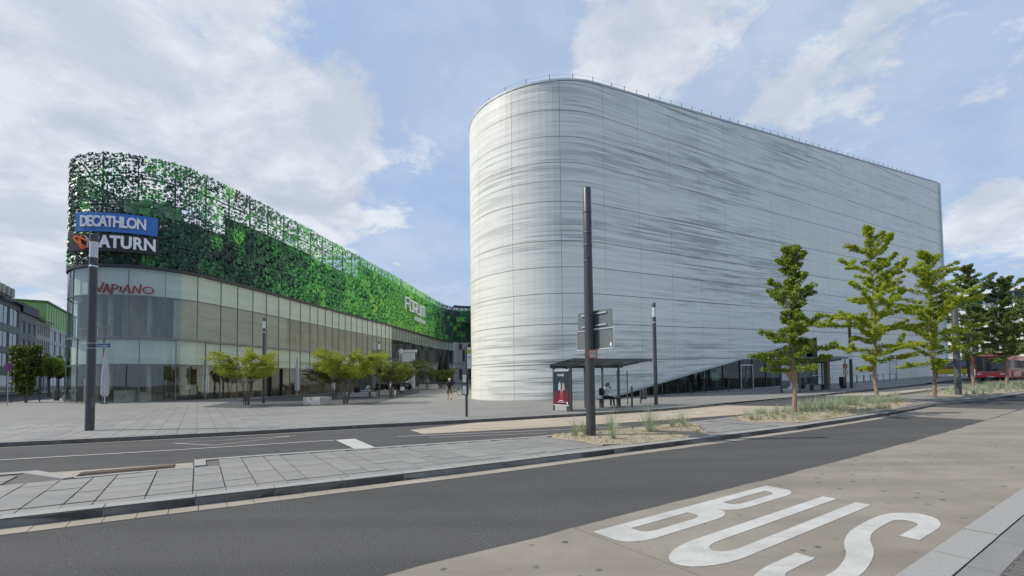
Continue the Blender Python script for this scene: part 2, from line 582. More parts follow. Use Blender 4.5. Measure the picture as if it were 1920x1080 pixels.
ASPH = asphalt_mat()
CONC = concrete_mat('bus_lane_concrete', (0.235, 0.208, 0.17), (0.305, 0.272, 0.225), 0.85, 0.5)
PALE = concrete_mat('pale_concrete', (0.38, 0.32, 0.25), (0.46, 0.39, 0.31), 0.3, 0.35)
GUT = concrete_mat('gutter_concrete', (0.30, 0.265, 0.21), (0.39, 0.345, 0.28), 0.4, 0.3)
KERB = M('granite_kerb', (0.25, 0.247, 0.235), 0.7, var=0.22, vs=5, bump=0.3, bs=120)
KERBF = M('dark_kerb_face', (0.13, 0.122, 0.108), 0.85, var=0.3, vs=4, bump=0.3, bs=60)  # darker tone for the upright faces of the kerb stones
KERBL = M('light_granite_kerb', (0.30, 0.293, 0.275), 0.7, var=0.2, vs=60, bump=0.25, bs=160)
SLAB = [M('paving_slab_%s' % 'abcd'[i], c, 0.72, var=0.14, vs=1.6, bump=0.2, bs=90) for i, c in enumerate(
    ((0.228, 0.223, 0.208), (0.245, 0.239, 0.222), (0.21, 0.206, 0.194), (0.232, 0.223, 0.206)))]
JOINT = M('joint_sand', (0.12, 0.11, 0.095), 0.95, var=0.3, vs=8)
PAVE = paving_mat('plaza_paving', (0.24, 0.234, 0.216), (0.262, 0.255, 0.236), (0.11, 0.105, 0.096), 1.1, 0.55, 0.014)
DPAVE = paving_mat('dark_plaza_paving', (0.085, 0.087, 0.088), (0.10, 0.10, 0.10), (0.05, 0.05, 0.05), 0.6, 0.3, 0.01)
BRICKP = paving_mat('brown_pavement', (0.13, 0.115, 0.105), (0.16, 0.14, 0.125), (0.07, 0.065, 0.06), 0.2, 0.1, 0.008)
GRAV = M('bed_gravel', (0.34, 0.285, 0.20), 0.95, var=0.45, vs=45, bump=0.8, bs=55)


def paint_mat():
    """white road paint, rubbed through to the concrete in streaks along the lane"""
    mt, nt, b = new_mat('road_paint')
    tcn = N(nt, 'ShaderNodeTexCoord'); v = tcn.outputs['Object']
    mp = N(nt, 'ShaderNodeMapping'); mp.inputs['Rotation'].default_value = (0, 0, -ROADANG); mp.inputs['Scale'].default_value = (0.6, 3.0, 1)
    nt.links.new(v, mp.inputs['Vector'])
    def no(vec, sc, de, ro):
        n = N(nt, 'ShaderNodeTexNoise', i_Scale=sc, i_Detail=de, i_Roughness=ro); nt.links.new(vec, n.inputs['Vector']); return n.outputs['Fac']
    c = mixc(nt, ramp(nt, no(v, 1.4, 8, 0.7), 0.3, 0.7), (0.40, 0.392, 0.365), (0.53, 0.522, 0.49))
    c = mixc(nt, ramp(nt, no(mp.outputs[0], 2.2, 7, 0.7), 0.5, 0.75, 0.0, 0.55), c, (0.31, 0.295, 0.265))
    wear = math_n(nt, 'MULTIPLY', ramp(nt, no(v, 38, 5, 0.75), 0.56, 0.66), ramp(nt, no(mp.outputs[0], 1.3, 4, 0.6), 0.42, 0.68, 0.05, 0.9))
    c = mixc(nt, wear, c, (0.27, 0.24, 0.20))
    nt.links.new(c, b.inputs['Base Color'])
    b.inputs['Roughness'].default_value = 0.7
    b.inputs['Specular IOR Level'].default_value = 0.3
    return mt


PAINT = paint_mat()
FACADE = facade_mat()
FACADE2 = facade_mat(False)
BACKW = M('dark_backing', (0.10, 0.11, 0.115), 0.8)
METAL = M('dark_grey_metal', (0.060, 0.058, 0.060), 0.42, var=0.15, vs=6, spec=0.5)
METAL2 = M('slate_metal', (0.085, 0.09, 0.095), 0.4, var=0.12, vs=4)
STEEL = M('brushed_steel', (0.55, 0.56, 0.57), 0.32, metal=0.9, var=0.1)
WHITE = M('white_paint', (0.74, 0.75, 0.75), 0.5, var=0.06)
GLASS = glass_mat('coated_glass', (0.86, 0.89, 0.865), 0.075, fres=1.1, gcol=(0.88, 0.95, 0.92))
CLEAR = glass_mat('clear_glass', (0.93, 0.96, 0.95), 0.0, fres=0.7)
DGLASS = glass_mat('entrance_glass', (0.66, 0.76, 0.71), 0.02, fres=0.75)
BLACK = M('black_plastic', (0.018, 0.018, 0.02), 0.45, var=0.2)
RUBBER = M('rubber', (0.022, 0.022, 0.023), 0.8, var=0.2)
BARK = M('pale_bark', (0.27, 0.20, 0.145), 0.9, var=0.35, vs=9, bump=0.8, bs=25, stretch=(1, 1, 0.3))
BARKD = M('grey_bark', (0.12, 0.095, 0.075), 0.9, var=0.35, vs=9, bump=0.6, bs=25)
SKIN = M('skin', (0.52, 0.33, 0.25), 0.55, var=0.08, vs=6)
# ================================================================== GROUND
BASE = -0.13
big = sheet('ground', [[(-900, -600), (1200, -600), (1200, 1200), (-900, 1200)]], BASE, ASPH)
struct(big)


def poly_t(tab, s):
    return float(np.interp(s, [a for a, _ in tab], [b for _, b in tab]))


FRONT = [(-14, 8.95), (-2, 8.15), (0, 8.0), (2, 7.85), (4, 7.72), (7, 7.60), (11, 7.42), (16, 7.20), (23, 6.98), (30, 7.1), (34, 6.4), (41, 5.7), (60, 4.6)]
BACKE = [(-14, 12.9), (-3, 12.45), (0, 11.98), (1.3, 11.82), (3.6, 11.35), (8, 10.58), (10, 10.45), (15, 10.3), (20, 10.4), (30, 10.6), (45, 10.4), (60, 9.6)]
PKERB = [(-40, 24.0), (-15, 21.2), (-4.6, 19.1), (-1.5, 18.45), (1.5, 17.95), (5.7, 17.5), (9.6, 16.9), (15.5, 16.1), (20, 15.35), (25, 15.2), (33, 14.8), (41, 14.75), (55, 14.9), (90, 15.5), (140, 17)]

road = struct(sheet('road', [[(-14, 1.3), (62, 1.3), (62, 4.6), (41, 5.7), (34, 6.4), (30, 7.1), (23, 6.98), (16, 7.2), (11, 7.42), (7, 7.6), (4, 7.72), (0, 8.0), (-2, 8.15), (-14, 8.95)]], BASE + 0.004, ASPH))

# concrete slabs of the bus lane
rng = random.Random(3)
k0 = 3.64 - 3.78 * 3
for i in range(16):
    a, b = k0 + 3.78 * i, k0 + 3.78 * (i + 1)
    if b < -6: continue
    edge = [(a + 0.008 + (b - a - 0.016) * q / 8, 4.10 + rng.uniform(-0.022, 0.022)) for q in range(9)]
    sheet('concrete_slab', [[(a + 0.008, 1.42), (b - 0.008, 1.42)] + edge[::-1]], -0.118, CONC, road, thick=0.03)
# crossing band of concrete over the asphalt
for a, b in ((23.3, 26.05), (26.07, 28.9)):
    sheet('concrete_slab', [[(a, 4.15), (b, 4.15), (b, 7.0), (a, 6.96)]], -0.118, CONC, road, thick=0.03)
# gutter blocks along the near kerb
s = -6.0
while s < 15.5:
    L = 0.335
    a, b = s + 0.004, s + L - 0.004
    f = lambda q: poly_t(FRONT, q)
    sheet('gutter_block', [[(a, f(a) - 0.335), (b, f(b) - 0.335), (b, f(b) - 0.01), (a, f(a) - 0.01)]], -0.116 + rng.uniform(-.002, .002), GUT, road, thick=0.03)
    s += L
seg = [15.6 + 0.9 * i for i in range(9)]
sheet('gutter_strip', [[(q, poly_t(FRONT, q) - 0.33) for q in seg] + [(q, poly_t(FRONT, q) - 0.01) for q in seg[::-1]]], -0.116, GUT, road)

# ------------------------------------------------ median island
notch = [(-2.45, 12.35), (-1.75, 11.05), (-0.03, 11.02), (-0.02, 11.97)]
fr = [q for q in FRONT]
bk = [(-14, 12.9), (-3, 12.45)] + notch + BACKE[3:]
median = struct(sheet('median_island', [[(a, b + 0.02) for a, b in fr] + [(a, b - 0.02) for a, b in bk[::-1]]], -0.022, JOINT))
tail = struct(sheet('median_paving', [[(15.6, 7.4), (22, 7.25), (30, 7.35), (36, 6.4), (41, 5.95), (60, 4.9), (60, 9.4), (45, 10.2), (30, 10.4), (20, 10.2), (15.6, 10.1)]], -0.006, PAVE))
sheet('edge_skirt', [[(a, b) for a, b in fr] + [(a, b + 0.02) for a, b in fr[::-1]]], -0.02, KERB, median, thick=0.12)


def kerb_run(tab, s0, s1, width, top, parent, mat, L=1.0, sign=1, name='kerb_stone', height=0.2, drop=None):
    """kerb stones one by one; sign=+1: body lies on the +t side of the line"""
    s = s0
    while s < s1 - 0.05:
        a, b = s + 0.005, min(s + L, s1) - 0.005
        ta, tb = poly_t(tab, a), poly_t(tab, b)
        h = top + rng.uniform(-.003, .003)
        if drop:
            h += poly_t(drop, s)
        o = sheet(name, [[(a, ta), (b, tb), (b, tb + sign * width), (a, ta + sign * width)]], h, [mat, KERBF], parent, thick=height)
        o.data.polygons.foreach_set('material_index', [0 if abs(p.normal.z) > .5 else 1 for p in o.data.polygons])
        s += L


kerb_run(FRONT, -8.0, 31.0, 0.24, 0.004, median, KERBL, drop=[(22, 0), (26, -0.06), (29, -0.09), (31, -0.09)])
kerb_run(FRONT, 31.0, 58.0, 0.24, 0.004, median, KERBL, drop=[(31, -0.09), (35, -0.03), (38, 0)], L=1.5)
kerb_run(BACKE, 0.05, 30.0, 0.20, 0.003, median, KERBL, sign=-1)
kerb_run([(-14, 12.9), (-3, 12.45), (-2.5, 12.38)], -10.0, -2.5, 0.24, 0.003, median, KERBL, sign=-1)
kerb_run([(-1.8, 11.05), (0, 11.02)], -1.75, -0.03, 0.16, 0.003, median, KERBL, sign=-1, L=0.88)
sheet('kerb_stone', [[(-0.035, 11.03), (0.16, 11.03), (0.16, 11.76), (-0.035, 11.98)]], 0.004, KERBL, median, thick=0.2)
sheet('kerb_stone', [[(-2.49, 12.36), (-1.76, 11.06), (-1.9, 11.0), (-2.66, 12.2)]], 0.004, KERBL, median, thick=0.2)

# median slabs, one by one, rows across the island
unit = MB().box((0, 0, -0.5), (1, 1, 1)).mesh('paving_slab')
slab_meshes = []
for mm in SLAB:
    me = unit.copy(); me.materials.append(mm); slab_meshes.append(me)


def slab(sc, tc_, ls, lt, parent, off=0.0, r_=rng):
    o = bpy.data.objects.new('paving_slab', r_.choice(slab_meshes))
    col.objects.link(o)
    o.parent = parent
    p = st(sc, tc_, off + r_.uniform(-0.0025, 0.0025))
    o.location = p
    slope = (rise(sc + .2) - rise(sc - .2)) / 0.4
    o.rotation_euler = (r_.uniform(-.003, .003), -math.atan(slope) + r_.uniform(-.003, .003), ROADANG)
    o.scale = (ls, lt, 0.05)
    return o


BED1 = [(8.1, 10.0), (8.6, 10.55), (10.2, 10.2), (12, 10.15), (14.1, 10.05), (14.3, 9.5), (13.4, 9.0), (12.6, 8.3), (12.0, 7.75), (10.5, 7.72), (9.1, 7.85), (8.2, 8.2)]
BED2 = [(16.1, 8.7), (16.6, 9.6), (17.2, 10.1), (22, 10.2), (28.2, 10.3), (29.8, 9.9), (30.6, 8.9), (29.6, 7.7), (25.1, 7.35), (20, 7.4), (17.2, 7.6)]
BED3 = [(36.5, 8.4), (38.5, 9.8), (45, 9.95), (56, 9.0), (58, 5.4), (46, 6.0), (38.0, 6.8)]


def inside(p, poly):
    x, y = p
    c = False
    for i in range(len(poly)):
        x1, y1 = poly[i]; x2, y2 = poly[i - 1]
        if (y1 > y) != (y2 > y) and x < (x2 - x1) * (y - y1) / (y2 - y1) + x1:
            c = not c
    return c


s = -5.0
while s < 15.2:
    wdt = rng.choice((0.32, 0.42, 0.42, 0.56, 0.62))
    tf = max(poly_t(FRONT, s), poly_t(FRONT, s + wdt)) + 0.25
    tb = min(poly_t(BACKE, s), poly_t(BACKE, s + wdt)) - 0.21
    if s < 0.0:
        tb = 10.85 if s > -1.9 - wdt else 11.9
        if -2.6 < s + wdt and s < -1.9: tb = 10.9
    # border slab along the kerb
    slab(s + wdt / 2, tf + 0.12, wdt - 0.012, 0.228, median, -0.002)
    t = tf + 0.25 + rng.uniform(0, 0.05)
    first = True
    while t < tb - 0.06:
        Ls = rng.choice((0.45, 0.6, 0.8)) if not first else rng.choice((0.35, 0.55, 0.75))
        first = False
        t2 = min(t + Ls, tb)
        if tb - t2 < 0.2: t2 = tb
        mid = (s + wdt / 2, (t + t2) / 2)
        if not inside(mid, BED1) or s < 8.05:
            slab(mid[0], mid[1], wdt - 0.02, t2 - t - 0.018, median, -0.002)
        t = t2
    s += wdt
bed_objs = []
for i, (bd, c_) in enumerate(((BED1, 0.55), (BED2, 0.5), (BED3, 0.6))):
    # softened outline, gravel mounded a little above the slabs
    r2 = random.Random(40 + i)
    out_ = []
    for j in range(len(bd)):
        a, b = bd[j], bd[(j + 1) % len(bd)]
        for q in range(6):
            f = q / 6
            out_.append((a[0] + (b[0] - a[0]) * f + r2.uniform(-.05, .05), a[1] + (b[1] - a[1]) * f + r2.uniform(-.05, .05)))
    cs, ct = sum(p[0] for p in bd) / len(bd), sum(p[1] for p in bd) / len(bd)
    rings = [(1.0, 0.003), (0.93, 0.028), (0.8, 0.05), (0.5, 0.065), (0.0, 0.07)]
    vs, fs, n = [], [], len(out_)
    for f, h in rings:
        for p in out_:
            s_, t_ = cs + (p[0] - cs) * f, ct + (p[1] - ct) * f
            vs.append(st(s_, t_, h + (r2.uniform(-.012, .012) if f < 0.95 else 0)))
    for k in range(len(rings) - 1):
        for j in range(n):
            fs.append((k * n + j, k * n + (j + 1) % n, (k + 1) * n + (j + 1) % n, (k + 1) * n + j))
    me = bpy.data.meshes.new('planting_bed'); me.from_pydata(vs, [], fs); me.update()
    struct(link('planting_bed', me, GRAV, None, True))
# gravel stones scattered (too many to count)
st_v, st_f = [], []
r2 = random.Random(9)
for bd, cnt in ((BED1, 1500), (BED2, 1500)):
    s0, s1 = min(p[0] for p in bd), max(p[0] for p in bd)
    t0, t1 = min(p[1] for p in bd), max(p[1] for p in bd)
    for _ in range(cnt):
        p = (r2.uniform(s0, s1), r2.uniform(t0, t1))
        if not inside(p, bd): continue
        c = st(p[0], p[1], 0.055); q = r2.uniform(0.012, 0.03); b = len(st_v)
        for k in range(5):
            a = 2 * math.pi * k / 5 + r2.random()
            st_v.append((c.x + q * math.cos(a), c.y + q * math.sin(a), c.z - 0.02))
        st_v.append((c.x, c.y, c.z + q * 0.7))
        st_f += [(b + k, b + (k + 1) % 5, b + 5) for k in range(5)]
me = bpy.data.meshes.new('gravel'); me.from_pydata(st_v, [], st_f)
tag(link('gravel', me, M('gravel_stone', (0.42, 0.35, 0.26), 0.9, var=0.4, vs=20)), 'beige gravel stones strewn over the planting beds', 'gravel', kind='stuff')

# ------------------------------------------------ far carriageway details
pave2 = struct(sheet('bus_bay', [[(6.3, 15.8), (6.16, 14.3), (10, 13.45), (12.9, 12.85), (20.3, 11.45), (22.5, 10.45), (26.6, 10.55), (25.2, 15.1), (20, 15.28), (15.5, 16.0), (9.6, 16.75)]], -0.122, PALE))
struct(sheet('bus_bay', [[(36.7, 14.6), (39, 11.8), (49, 11.75), (62, 11.5), (62, 14.2), (45.7, 14.5)]], -0.122, PALE))
struct(sheet('gutter_line', [[(-15, 20.9), (-4.6, 18.85), (1.5, 17.65), (5.7, 17.2), (5.7, 17.32), (1.5, 17.8), (-4.6, 18.98), (-15, 21.05)]], -0.122, GUT))
# drain bay with ribbed grate
struct(sheet('drain_bay', [[(-2.0, 11.2), (-0.06, 11.06), (-0.06, 11.9), (-2.4, 12.3)]], -0.05, GUT))
gr = thing('drain_grate', 'rusty brown ribbed drain grate set in the notch of the paved median', 'grate', (0, 0, 0))
RUST = M('rusty_iron', (0.15, 0.115, 0.085), 0.8, var=0.3, vs=12)
for q in range(30):
    a = -1.75 + 1.35 * q / 29
    MB().box(st(a, 11.52 - 0.05 * a, -0.03), (0.024, 0.34, 0.03), ROADANG - 0.1).build('slat', RUST, gr)
for dt in (-.18, .18):
    MB().bar(st(-1.8, 11.61 + dt, -0.045), st(-0.35, 11.53 + dt, -0.045), 0.03, 0.032).build('grate_rail', RUST, gr)


def mark(polys, name, label, off=-0.119):
    o = sheet(name, polys, off, PAINT)
    return tag(o, label, 'road marking')


def line_poly(pts, wd):
    return [[(p[0], p[1] - wd / 2) for p in pts] + [(p[0], p[1] + wd / 2) for p in pts[::-1]]]


mark(line_poly([(-14, 17.6), (-3.8, 15.75), (-1.1, 15.2), (3.4, 14.5)], 0.11), 'lane_line', 'thin white lane line on the far carriageway ending at the stop line')
mark([[(3.38, 12.22), (3.9, 12.2), (4.0, 14.45), (3.45, 14.52)]], 'stop_line', 'broad white stop line across the far asphalt lane')
mark([[(-0.6, 16.85), (0.4, 15.45), (0.46, 15.45), (-0.5, 16.85)], [(0.4, 15.45), (2.6, 16.55), (2.58, 16.6), (0.38, 15.5)], [(-0.58, 16.85), (-0.5, 16.85), (2.7, 16.6), (2.6, 16.52)]], 'worn_marking', 'faint worn white triangle outline on asphalt before the plaza kerb')
mark([[(5.2, 14.1), (13.0, 11.5), (13.05, 11.56), (5.25, 14.17)], [(5.9, 13.2), (9.5, 11.9), (9.5, 11.95), (5.9, 13.26)]], 'worn_marking', 'faint worn white lines on asphalt along the back of the median')
mark([[(17.5, 13.6), (20.5, 13.2), (20.5, 13.5), (17.5, 13.9)], [(14.5, 13.9), (16.5, 13.6), (16.5, 13.8), (14.5, 14.1)]], 'worn_marking', 'faded white letters on the pale bus bay before the nearer shelter', -0.116)

# BUS lettering; outline strokes in lane coordinates
def arc(cs, ct, rs, rt, a0, a1, n=8):
    return [(cs + rs * math.cos(a0 + (a1 - a0) * i / n), ct + rt * math.sin(a0 + (a1 - a0) * i / n)) for i in range(n + 1)]


H_ = math.pi / 2
zb = -0.114
def ring_poly(outer, inner):
    """outer loop with a hole, cut into two simple halves by triangulated strip"""
    n = len(outer)
    return [[outer[i], outer[(i + 1) % n], inner[(i + 1) % n], inner[i]] for i in range(n)]


# letter B (left edge t=3.86, right edge t~3.33): two bowls
def bowl(s0, s1, tl, tr, ws, wt):
    rs, rt = 0.42, 0.22
    out_ = [(s0, tl)] + arc(s0 + rs, tr + rt, rs, rt, math.pi, math.pi * 1.5) + arc(s1 - rs, tr + rt, rs, rt, -H_, 0) + [(s1, tl)]
    a0, a1, l, r_ = s0 + ws, s1 - ws, tl - wt, tr + wt
    rs2, rt2 = 0.2, 0.1
    inn = [(a0, l)] + arc(a0 + rs2, r_ + rt2, rs2, rt2, math.pi, math.pi * 1.5) + arc(a1 - rs2, r_ + rt2, rs2, rt2, -H_, 0) + [(a1, l)]
    return ring_poly(out_, inn)


mark(bowl(3.71, 5.66, 3.86, 3.31, 0.44, 0.17) + bowl(5.66, 7.5, 3.86, 3.36, 0.36, 0.16), 'road_letter', 'big white letter B painted on the concrete bus lane', zb)
uo = [(7.47, 3.04)] + [(4.4, 3.04)] + arc(4.4, 2.75, 0.72, 0.29, H_, math.pi * 1.5, 14)[1:] + [(7.47, 2.46)]
ui = [(7.47, 2.865)] + [(4.55, 2.865)] + arc(4.55, 2.745, 0.28, 0.12, H_, math.pi * 1.5, 14)[1:] + [(7.47, 2.64)]
mark([[uo[i], uo[i + 1], ui[i + 1], ui[i]] for i in range(len(uo) - 1)], 'road_letter', 'big white letter U painted on the concrete bus lane', zb)
cl = [(6.26, 1.74), (6.46, 1.74), (6.66, 1.74), (6.85, 1.74)] + arc(6.85, 1.94, 0.38, 0.2, -H_, H_, 8)[1:] + [(6.55, 2.14), (6.1, 2.11), (5.72, 2.02), (5.35, 1.87), (4.95, 1.78), (4.6, 1.75)] + arc(4.35, 1.95, 0.42, 0.2, -H_ - 0.1, -math.pi * 1.5, 8)[1:] + [(4.52, 2.15), (4.7, 2.15), (4.87, 2.15)]
def smooth2(pts, n=5):
    P = [(2 * pts[0][0] - pts[1][0], 2 * pts[0][1] - pts[1][1])] + list(pts) + [(2 * pts[-1][0] - pts[-2][0], 2 * pts[-1][1] - pts[-2][1])]
    o = []
    for i in range(1, len(P) - 2):
        for k in range(n):
            t = k / n
            o.append(tuple(0.5 * (2 * P[i][j] + (P[i + 1][j] - P[i - 1][j]) * t + (2 * P[i - 1][j] - 5 * P[i][j] + 4 * P[i + 1][j] - P[i + 2][j]) * t * t + (3 * P[i][j] - P[i - 1][j] - 3 * P[i + 1][j] + P[i + 2][j]) * t ** 3) for j in (0, 1)))
    return o + [P[-2]]


cl = smooth2(cl)
so, si = [], []
for i, p in enumerate(cl):
    a, b = cl[max(i - 1, 0)], cl[min(i + 1, len(cl) - 1)]
    dx, dy = b[0] - a[0], b[1] - a[1]
    # widths differ along and across the lane
    L = math.hypot(dx / 3.0, dy) or 1
    nx, ny = -dy / L * 1.0, (dx / 3.0) / L
    hw = 0.085
    so.append((p[0] + nx * hw * 2.7, p[1] + ny * hw)); si.append((p[0] - nx * hw * 2.7, p[1] - ny * hw))
mark([[so[i], so[i + 1], si[i + 1], si[i]] for i in range(len(cl) - 1)], 'road_letter', 'big white letter S painted on the concrete bus lane', zb)

# ------------------------------------------------ near pavement, bottom right
npv = struct(sheet('near_pavement', [[(-8, -6), (62, -6), (62, 0.92), (-8, 0.92)]], -0.012, BRICKP))
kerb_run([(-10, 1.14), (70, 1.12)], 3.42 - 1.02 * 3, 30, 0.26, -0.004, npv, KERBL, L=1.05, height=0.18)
s = 0.2
while s < 30:
    sheet('border_slab', [[(s + .004, 0.92), (s + .516, 0.92), (s + .516, 1.125), (s + .004, 1.125)]], -0.008 + rng.uniform(-.002, .002), SLAB[2], npv, thick=0.05)
    s += 0.52

# ------------------------------------------------ plaza
pk = [(a, b + 0.15) for a, b in PKERB if a >= -15]
plaza = struct(sheet('plaza', [[(-15.05, 21.3)] + pk[1:] + [(140, 260), (-15.3, 260)]], -0.012, PAVE))
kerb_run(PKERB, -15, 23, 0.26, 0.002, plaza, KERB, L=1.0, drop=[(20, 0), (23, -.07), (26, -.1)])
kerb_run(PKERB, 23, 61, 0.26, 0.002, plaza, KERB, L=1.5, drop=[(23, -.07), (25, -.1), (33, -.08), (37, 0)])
for q in range(34):   # kerb along the side street
    a = 21.4 + q * 2.0
    sheet('kerb_stone', [[(-15.3, a), (-15.05, a), (-15.05, a + 1.99), (-15.3, a + 1.99)]], 0.0, KERB, plaza, thick=0.2)
cnt = 0
s = -11.0
rows = []
while s < 9.5:
    wdt = 0.55
    t = poly_t(PKERB, s) + 0.30
    t += (0.0 if int(round(s / 0.55)) % 2 else -0.5)
    while t < poly_t(PKERB, s) + 7.2:
        t2 = t + 1.1
        ta = max(t, max(poly_t(PKERB, s), poly_t(PKERB, s + wdt)) + 0.27)
        if t2 - ta > 0.12:
            rows.append((s + wdt / 2, (ta + t2) / 2, wdt, t2 - ta))
        t = t2
    s += wdt
def viewdist(r_):
    p = st(r_[0], r_[1]); return p.y if abs(p.x / p.y) < 1.16 else 1e9
rows.sort(key=viewdist)
for r_ in rows[:290]:
    if viewdist(r_) < 1e8:
        slab(r_[0], r_[1], r_[2] - 0.012, r_[3] - 0.012, plaza, 0.0)
# dark strip of small setts in the plaza near the lamp
struct(sheet('sett_strip', [[(-4.2, 19.45), (-3.7, 19.45), (-3.7, 22.9), (-4.2, 22.9)]], 0.0045, M('dark_setts', (0.20, 0.198, 0.195), 0.8, var=0.25, vs=14)))
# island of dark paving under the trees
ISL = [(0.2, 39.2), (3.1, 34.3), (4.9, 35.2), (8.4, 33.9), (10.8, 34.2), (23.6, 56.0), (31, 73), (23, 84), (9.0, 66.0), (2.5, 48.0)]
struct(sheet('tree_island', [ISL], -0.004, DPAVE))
struct(sheet('border_strip', [[(10.8, 34.2), (23.6, 56.0), (23.75, 55.9), (10.98, 34.1)]], 0.004, KERBL))

# ================================================================== MUSEUM
P0 = Vector((7.3676, 35.568)); TH = 1.036116
WD = Vector((math.sin(TH), math.cos(TH))); WN = Vector((-WD.y, WD.x))   # along the wall, into the building
PW, RA, AT, SHEAR, FAR = 3.7973, 7.0, -0.5, 0.0248, 68.8
PHM = R(118.5)
ARC0 = AT - RA * PHM


def mpt(a, inset=0.0):
    """plan point of the facade at arc length a (negative round the nose)"""
    if a >= AT:
        q = P0 + WD * a
        return q + WN * inset
    c = P0 + WD * AT + WN * RA
    ph = min((AT - a) / RA, PHM)
    rr = RA - inset
    q = c - WN * (rr * math.cos(ph)) - WD * (rr * math.sin(ph))
    if a < ARC0:
        tdir = -WD * math.cos(PHM) + WN * math.sin(PHM)
        q = q + tdir * (ARC0 - a)
    return q


def mz(a, z, inset=0.0):
    q = mpt(a, 0.0)
    al = (q - P0).dot(WD) if a > ARC0 else (mpt(ARC0) - P0).dot(WD)
    return z + SHEAR * al


def mroof(a):
    q = mpt(max(a, ARC0)); al = (q - P0).dot(WD)
    return 24.81 + 0.0734 * al


def mp3(a, z, inset=0.0):
    q = mpt(a, inset)
    return Vector((q.x, q.y, mz(a, z)))


museum = thing('museum_building', 'tall rounded building clad in white printed glass panels with slanting roofline', 'building', (0, 0, 0))
bands = [0.0, 3.1, 5.9, 8.2, 10.2, 12.2, 15.2, 18.2, 20.2, 22.25, 25.1, 28.1, 33]
DIAG0, DIAGA, DIAGB = 2.6, 0.0, 0.0


def diag(a):
    return 0.20 + a * 0.168


def clip(poly, fn):
    out_ = []
    for i in range(len(poly)):
        p, q = poly[i], poly[(i + 1) % len(poly)]
        fp, fq = fn(p), fn(q)
        if fp >= 0: out_.append(p)
        if (fp > 0) != (fq > 0) and abs(fp - fq) > 1e-9:
            t = fp / (fp - fq)
            out_.append((p[0] + (q[0] - p[0]) * t, p[1] + (q[1] - p[1]) * t))
    return out_


def facade_piece(name, cells, parent, depth=0.04, mat=None):
    """panel cut to polygons in (a,z); front face and rim; UV in metres"""
    vs, fs, uvs = [], [], []
    for poly in cells:
        k = len(poly)
        b = len(vs)
        for p in poly: vs.append(mp3(p[0], p[1]))
        for p in poly: vs.append(mp3(p[0], p[1], depth))
        fs.append(tuple(range(b, b + k)))
        uvs += [poly[i] for i in range(k)]
        for i in range(k):
            j = (i + 1) % k
            fs.append((b + j, b + i, b + k + i, b + k + j))
            uvs += [poly[j], poly[i], poly[i], poly[j]]
    me = bpy.data.meshes.new(name)
    me.from_pydata(vs, [], fs)
    ul = me.uv_layers.new(name='UVMap')
    for i, q in enumerate(uvs):
        ul.data[i].uv = (q[0] + 40, q[1])
    me.update()
    return link(name, me, mat or FACADE, parent)


edges = [ARC0] + [k * PW for k in range(-3, 19)]
edges[-1] = FAR
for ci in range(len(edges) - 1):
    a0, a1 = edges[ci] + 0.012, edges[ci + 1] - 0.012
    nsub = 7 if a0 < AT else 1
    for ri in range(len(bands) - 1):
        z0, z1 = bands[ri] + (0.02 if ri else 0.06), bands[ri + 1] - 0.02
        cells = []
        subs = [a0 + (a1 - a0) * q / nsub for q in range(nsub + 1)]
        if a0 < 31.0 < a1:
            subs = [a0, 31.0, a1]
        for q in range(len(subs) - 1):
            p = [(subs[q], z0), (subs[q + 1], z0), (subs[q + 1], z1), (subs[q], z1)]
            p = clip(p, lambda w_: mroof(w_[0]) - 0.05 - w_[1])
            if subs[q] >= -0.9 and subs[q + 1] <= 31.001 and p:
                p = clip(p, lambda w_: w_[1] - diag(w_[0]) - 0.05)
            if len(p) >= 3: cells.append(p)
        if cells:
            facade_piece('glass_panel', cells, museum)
# backing, roof, side
bk_a = [ARC0 + (FAR - ARC0) * i / 120 for i in range(121)]
mbk = MB()
vs, fs = [], []
for a in bk_a:
    zb_ = 0.0
    if -0.4 < a < 31.0: zb_ = diag(a)
    vs += [mp3(a, zb_, 0.30), mp3(a, mroof(a) - 0.02, 0.30)]
for i in range(len(bk_a) - 1):
    fs.append((2 * i, 2 * i + 2, 2 * i + 3, 2 * i + 1))
mbk.add(vs, fs)
mbk.build('backing_wall', BACKW, museum)
back = mpt(ARC0 - 84.0)
far = mpt(FAR)
rearc = far + WN * 60
roofv = [mp3(a, mroof(a), 0.02) for a in bk_a]
zr = roofv[-1].z
poly = roofv + [Vector((rearc.x, rearc.y, zr)), Vector((back.x, back.y, roofv[0].z))]
cen = Vector((25, 80, (roofv[0].z + zr) / 2))
mb = MB(); mb.add(poly + [cen], [(i, (i + 1) % len(poly), len(poly)) for i in range(len(poly))])
mb.build('roof', M('grey_roof', (0.3, 0.3, 0.3), 0.9), museum)
# roof edge cap
cp = MB()
for i in range(len(bk_a) - 1):
    A, B = mp3(bk_a[i], mroof(bk_a[i]) - 0.02, -0.03), mp3(bk_a[i + 1], mroof(bk_a[i + 1]) - 0.02, -0.03)
    C_, D_ = mp3(bk_a[i + 1], mroof(bk_a[i + 1]) - 0.02, 0.35), mp3(bk_a[i], mroof(bk_a[i]) - 0.02, 0.35)
    u_ = Vector((0, 0, 0.16))
    cp.add([A, B, C_, D_, A + u_, B + u_, C_ + u_, D_ + u_], [(0, 1, 5, 4), (4, 5, 6, 7), (2, 3, 7, 6)] + ([(0, 4, 7, 3)] if i == 0 else []) + ([(1, 2, 6, 5)] if i == len(bk_a) - 2 else []))
cp.build('roof_edge', M('white_metal_cap', (0.62, 0.64, 0.65), 0.45, var=0.06), museum)
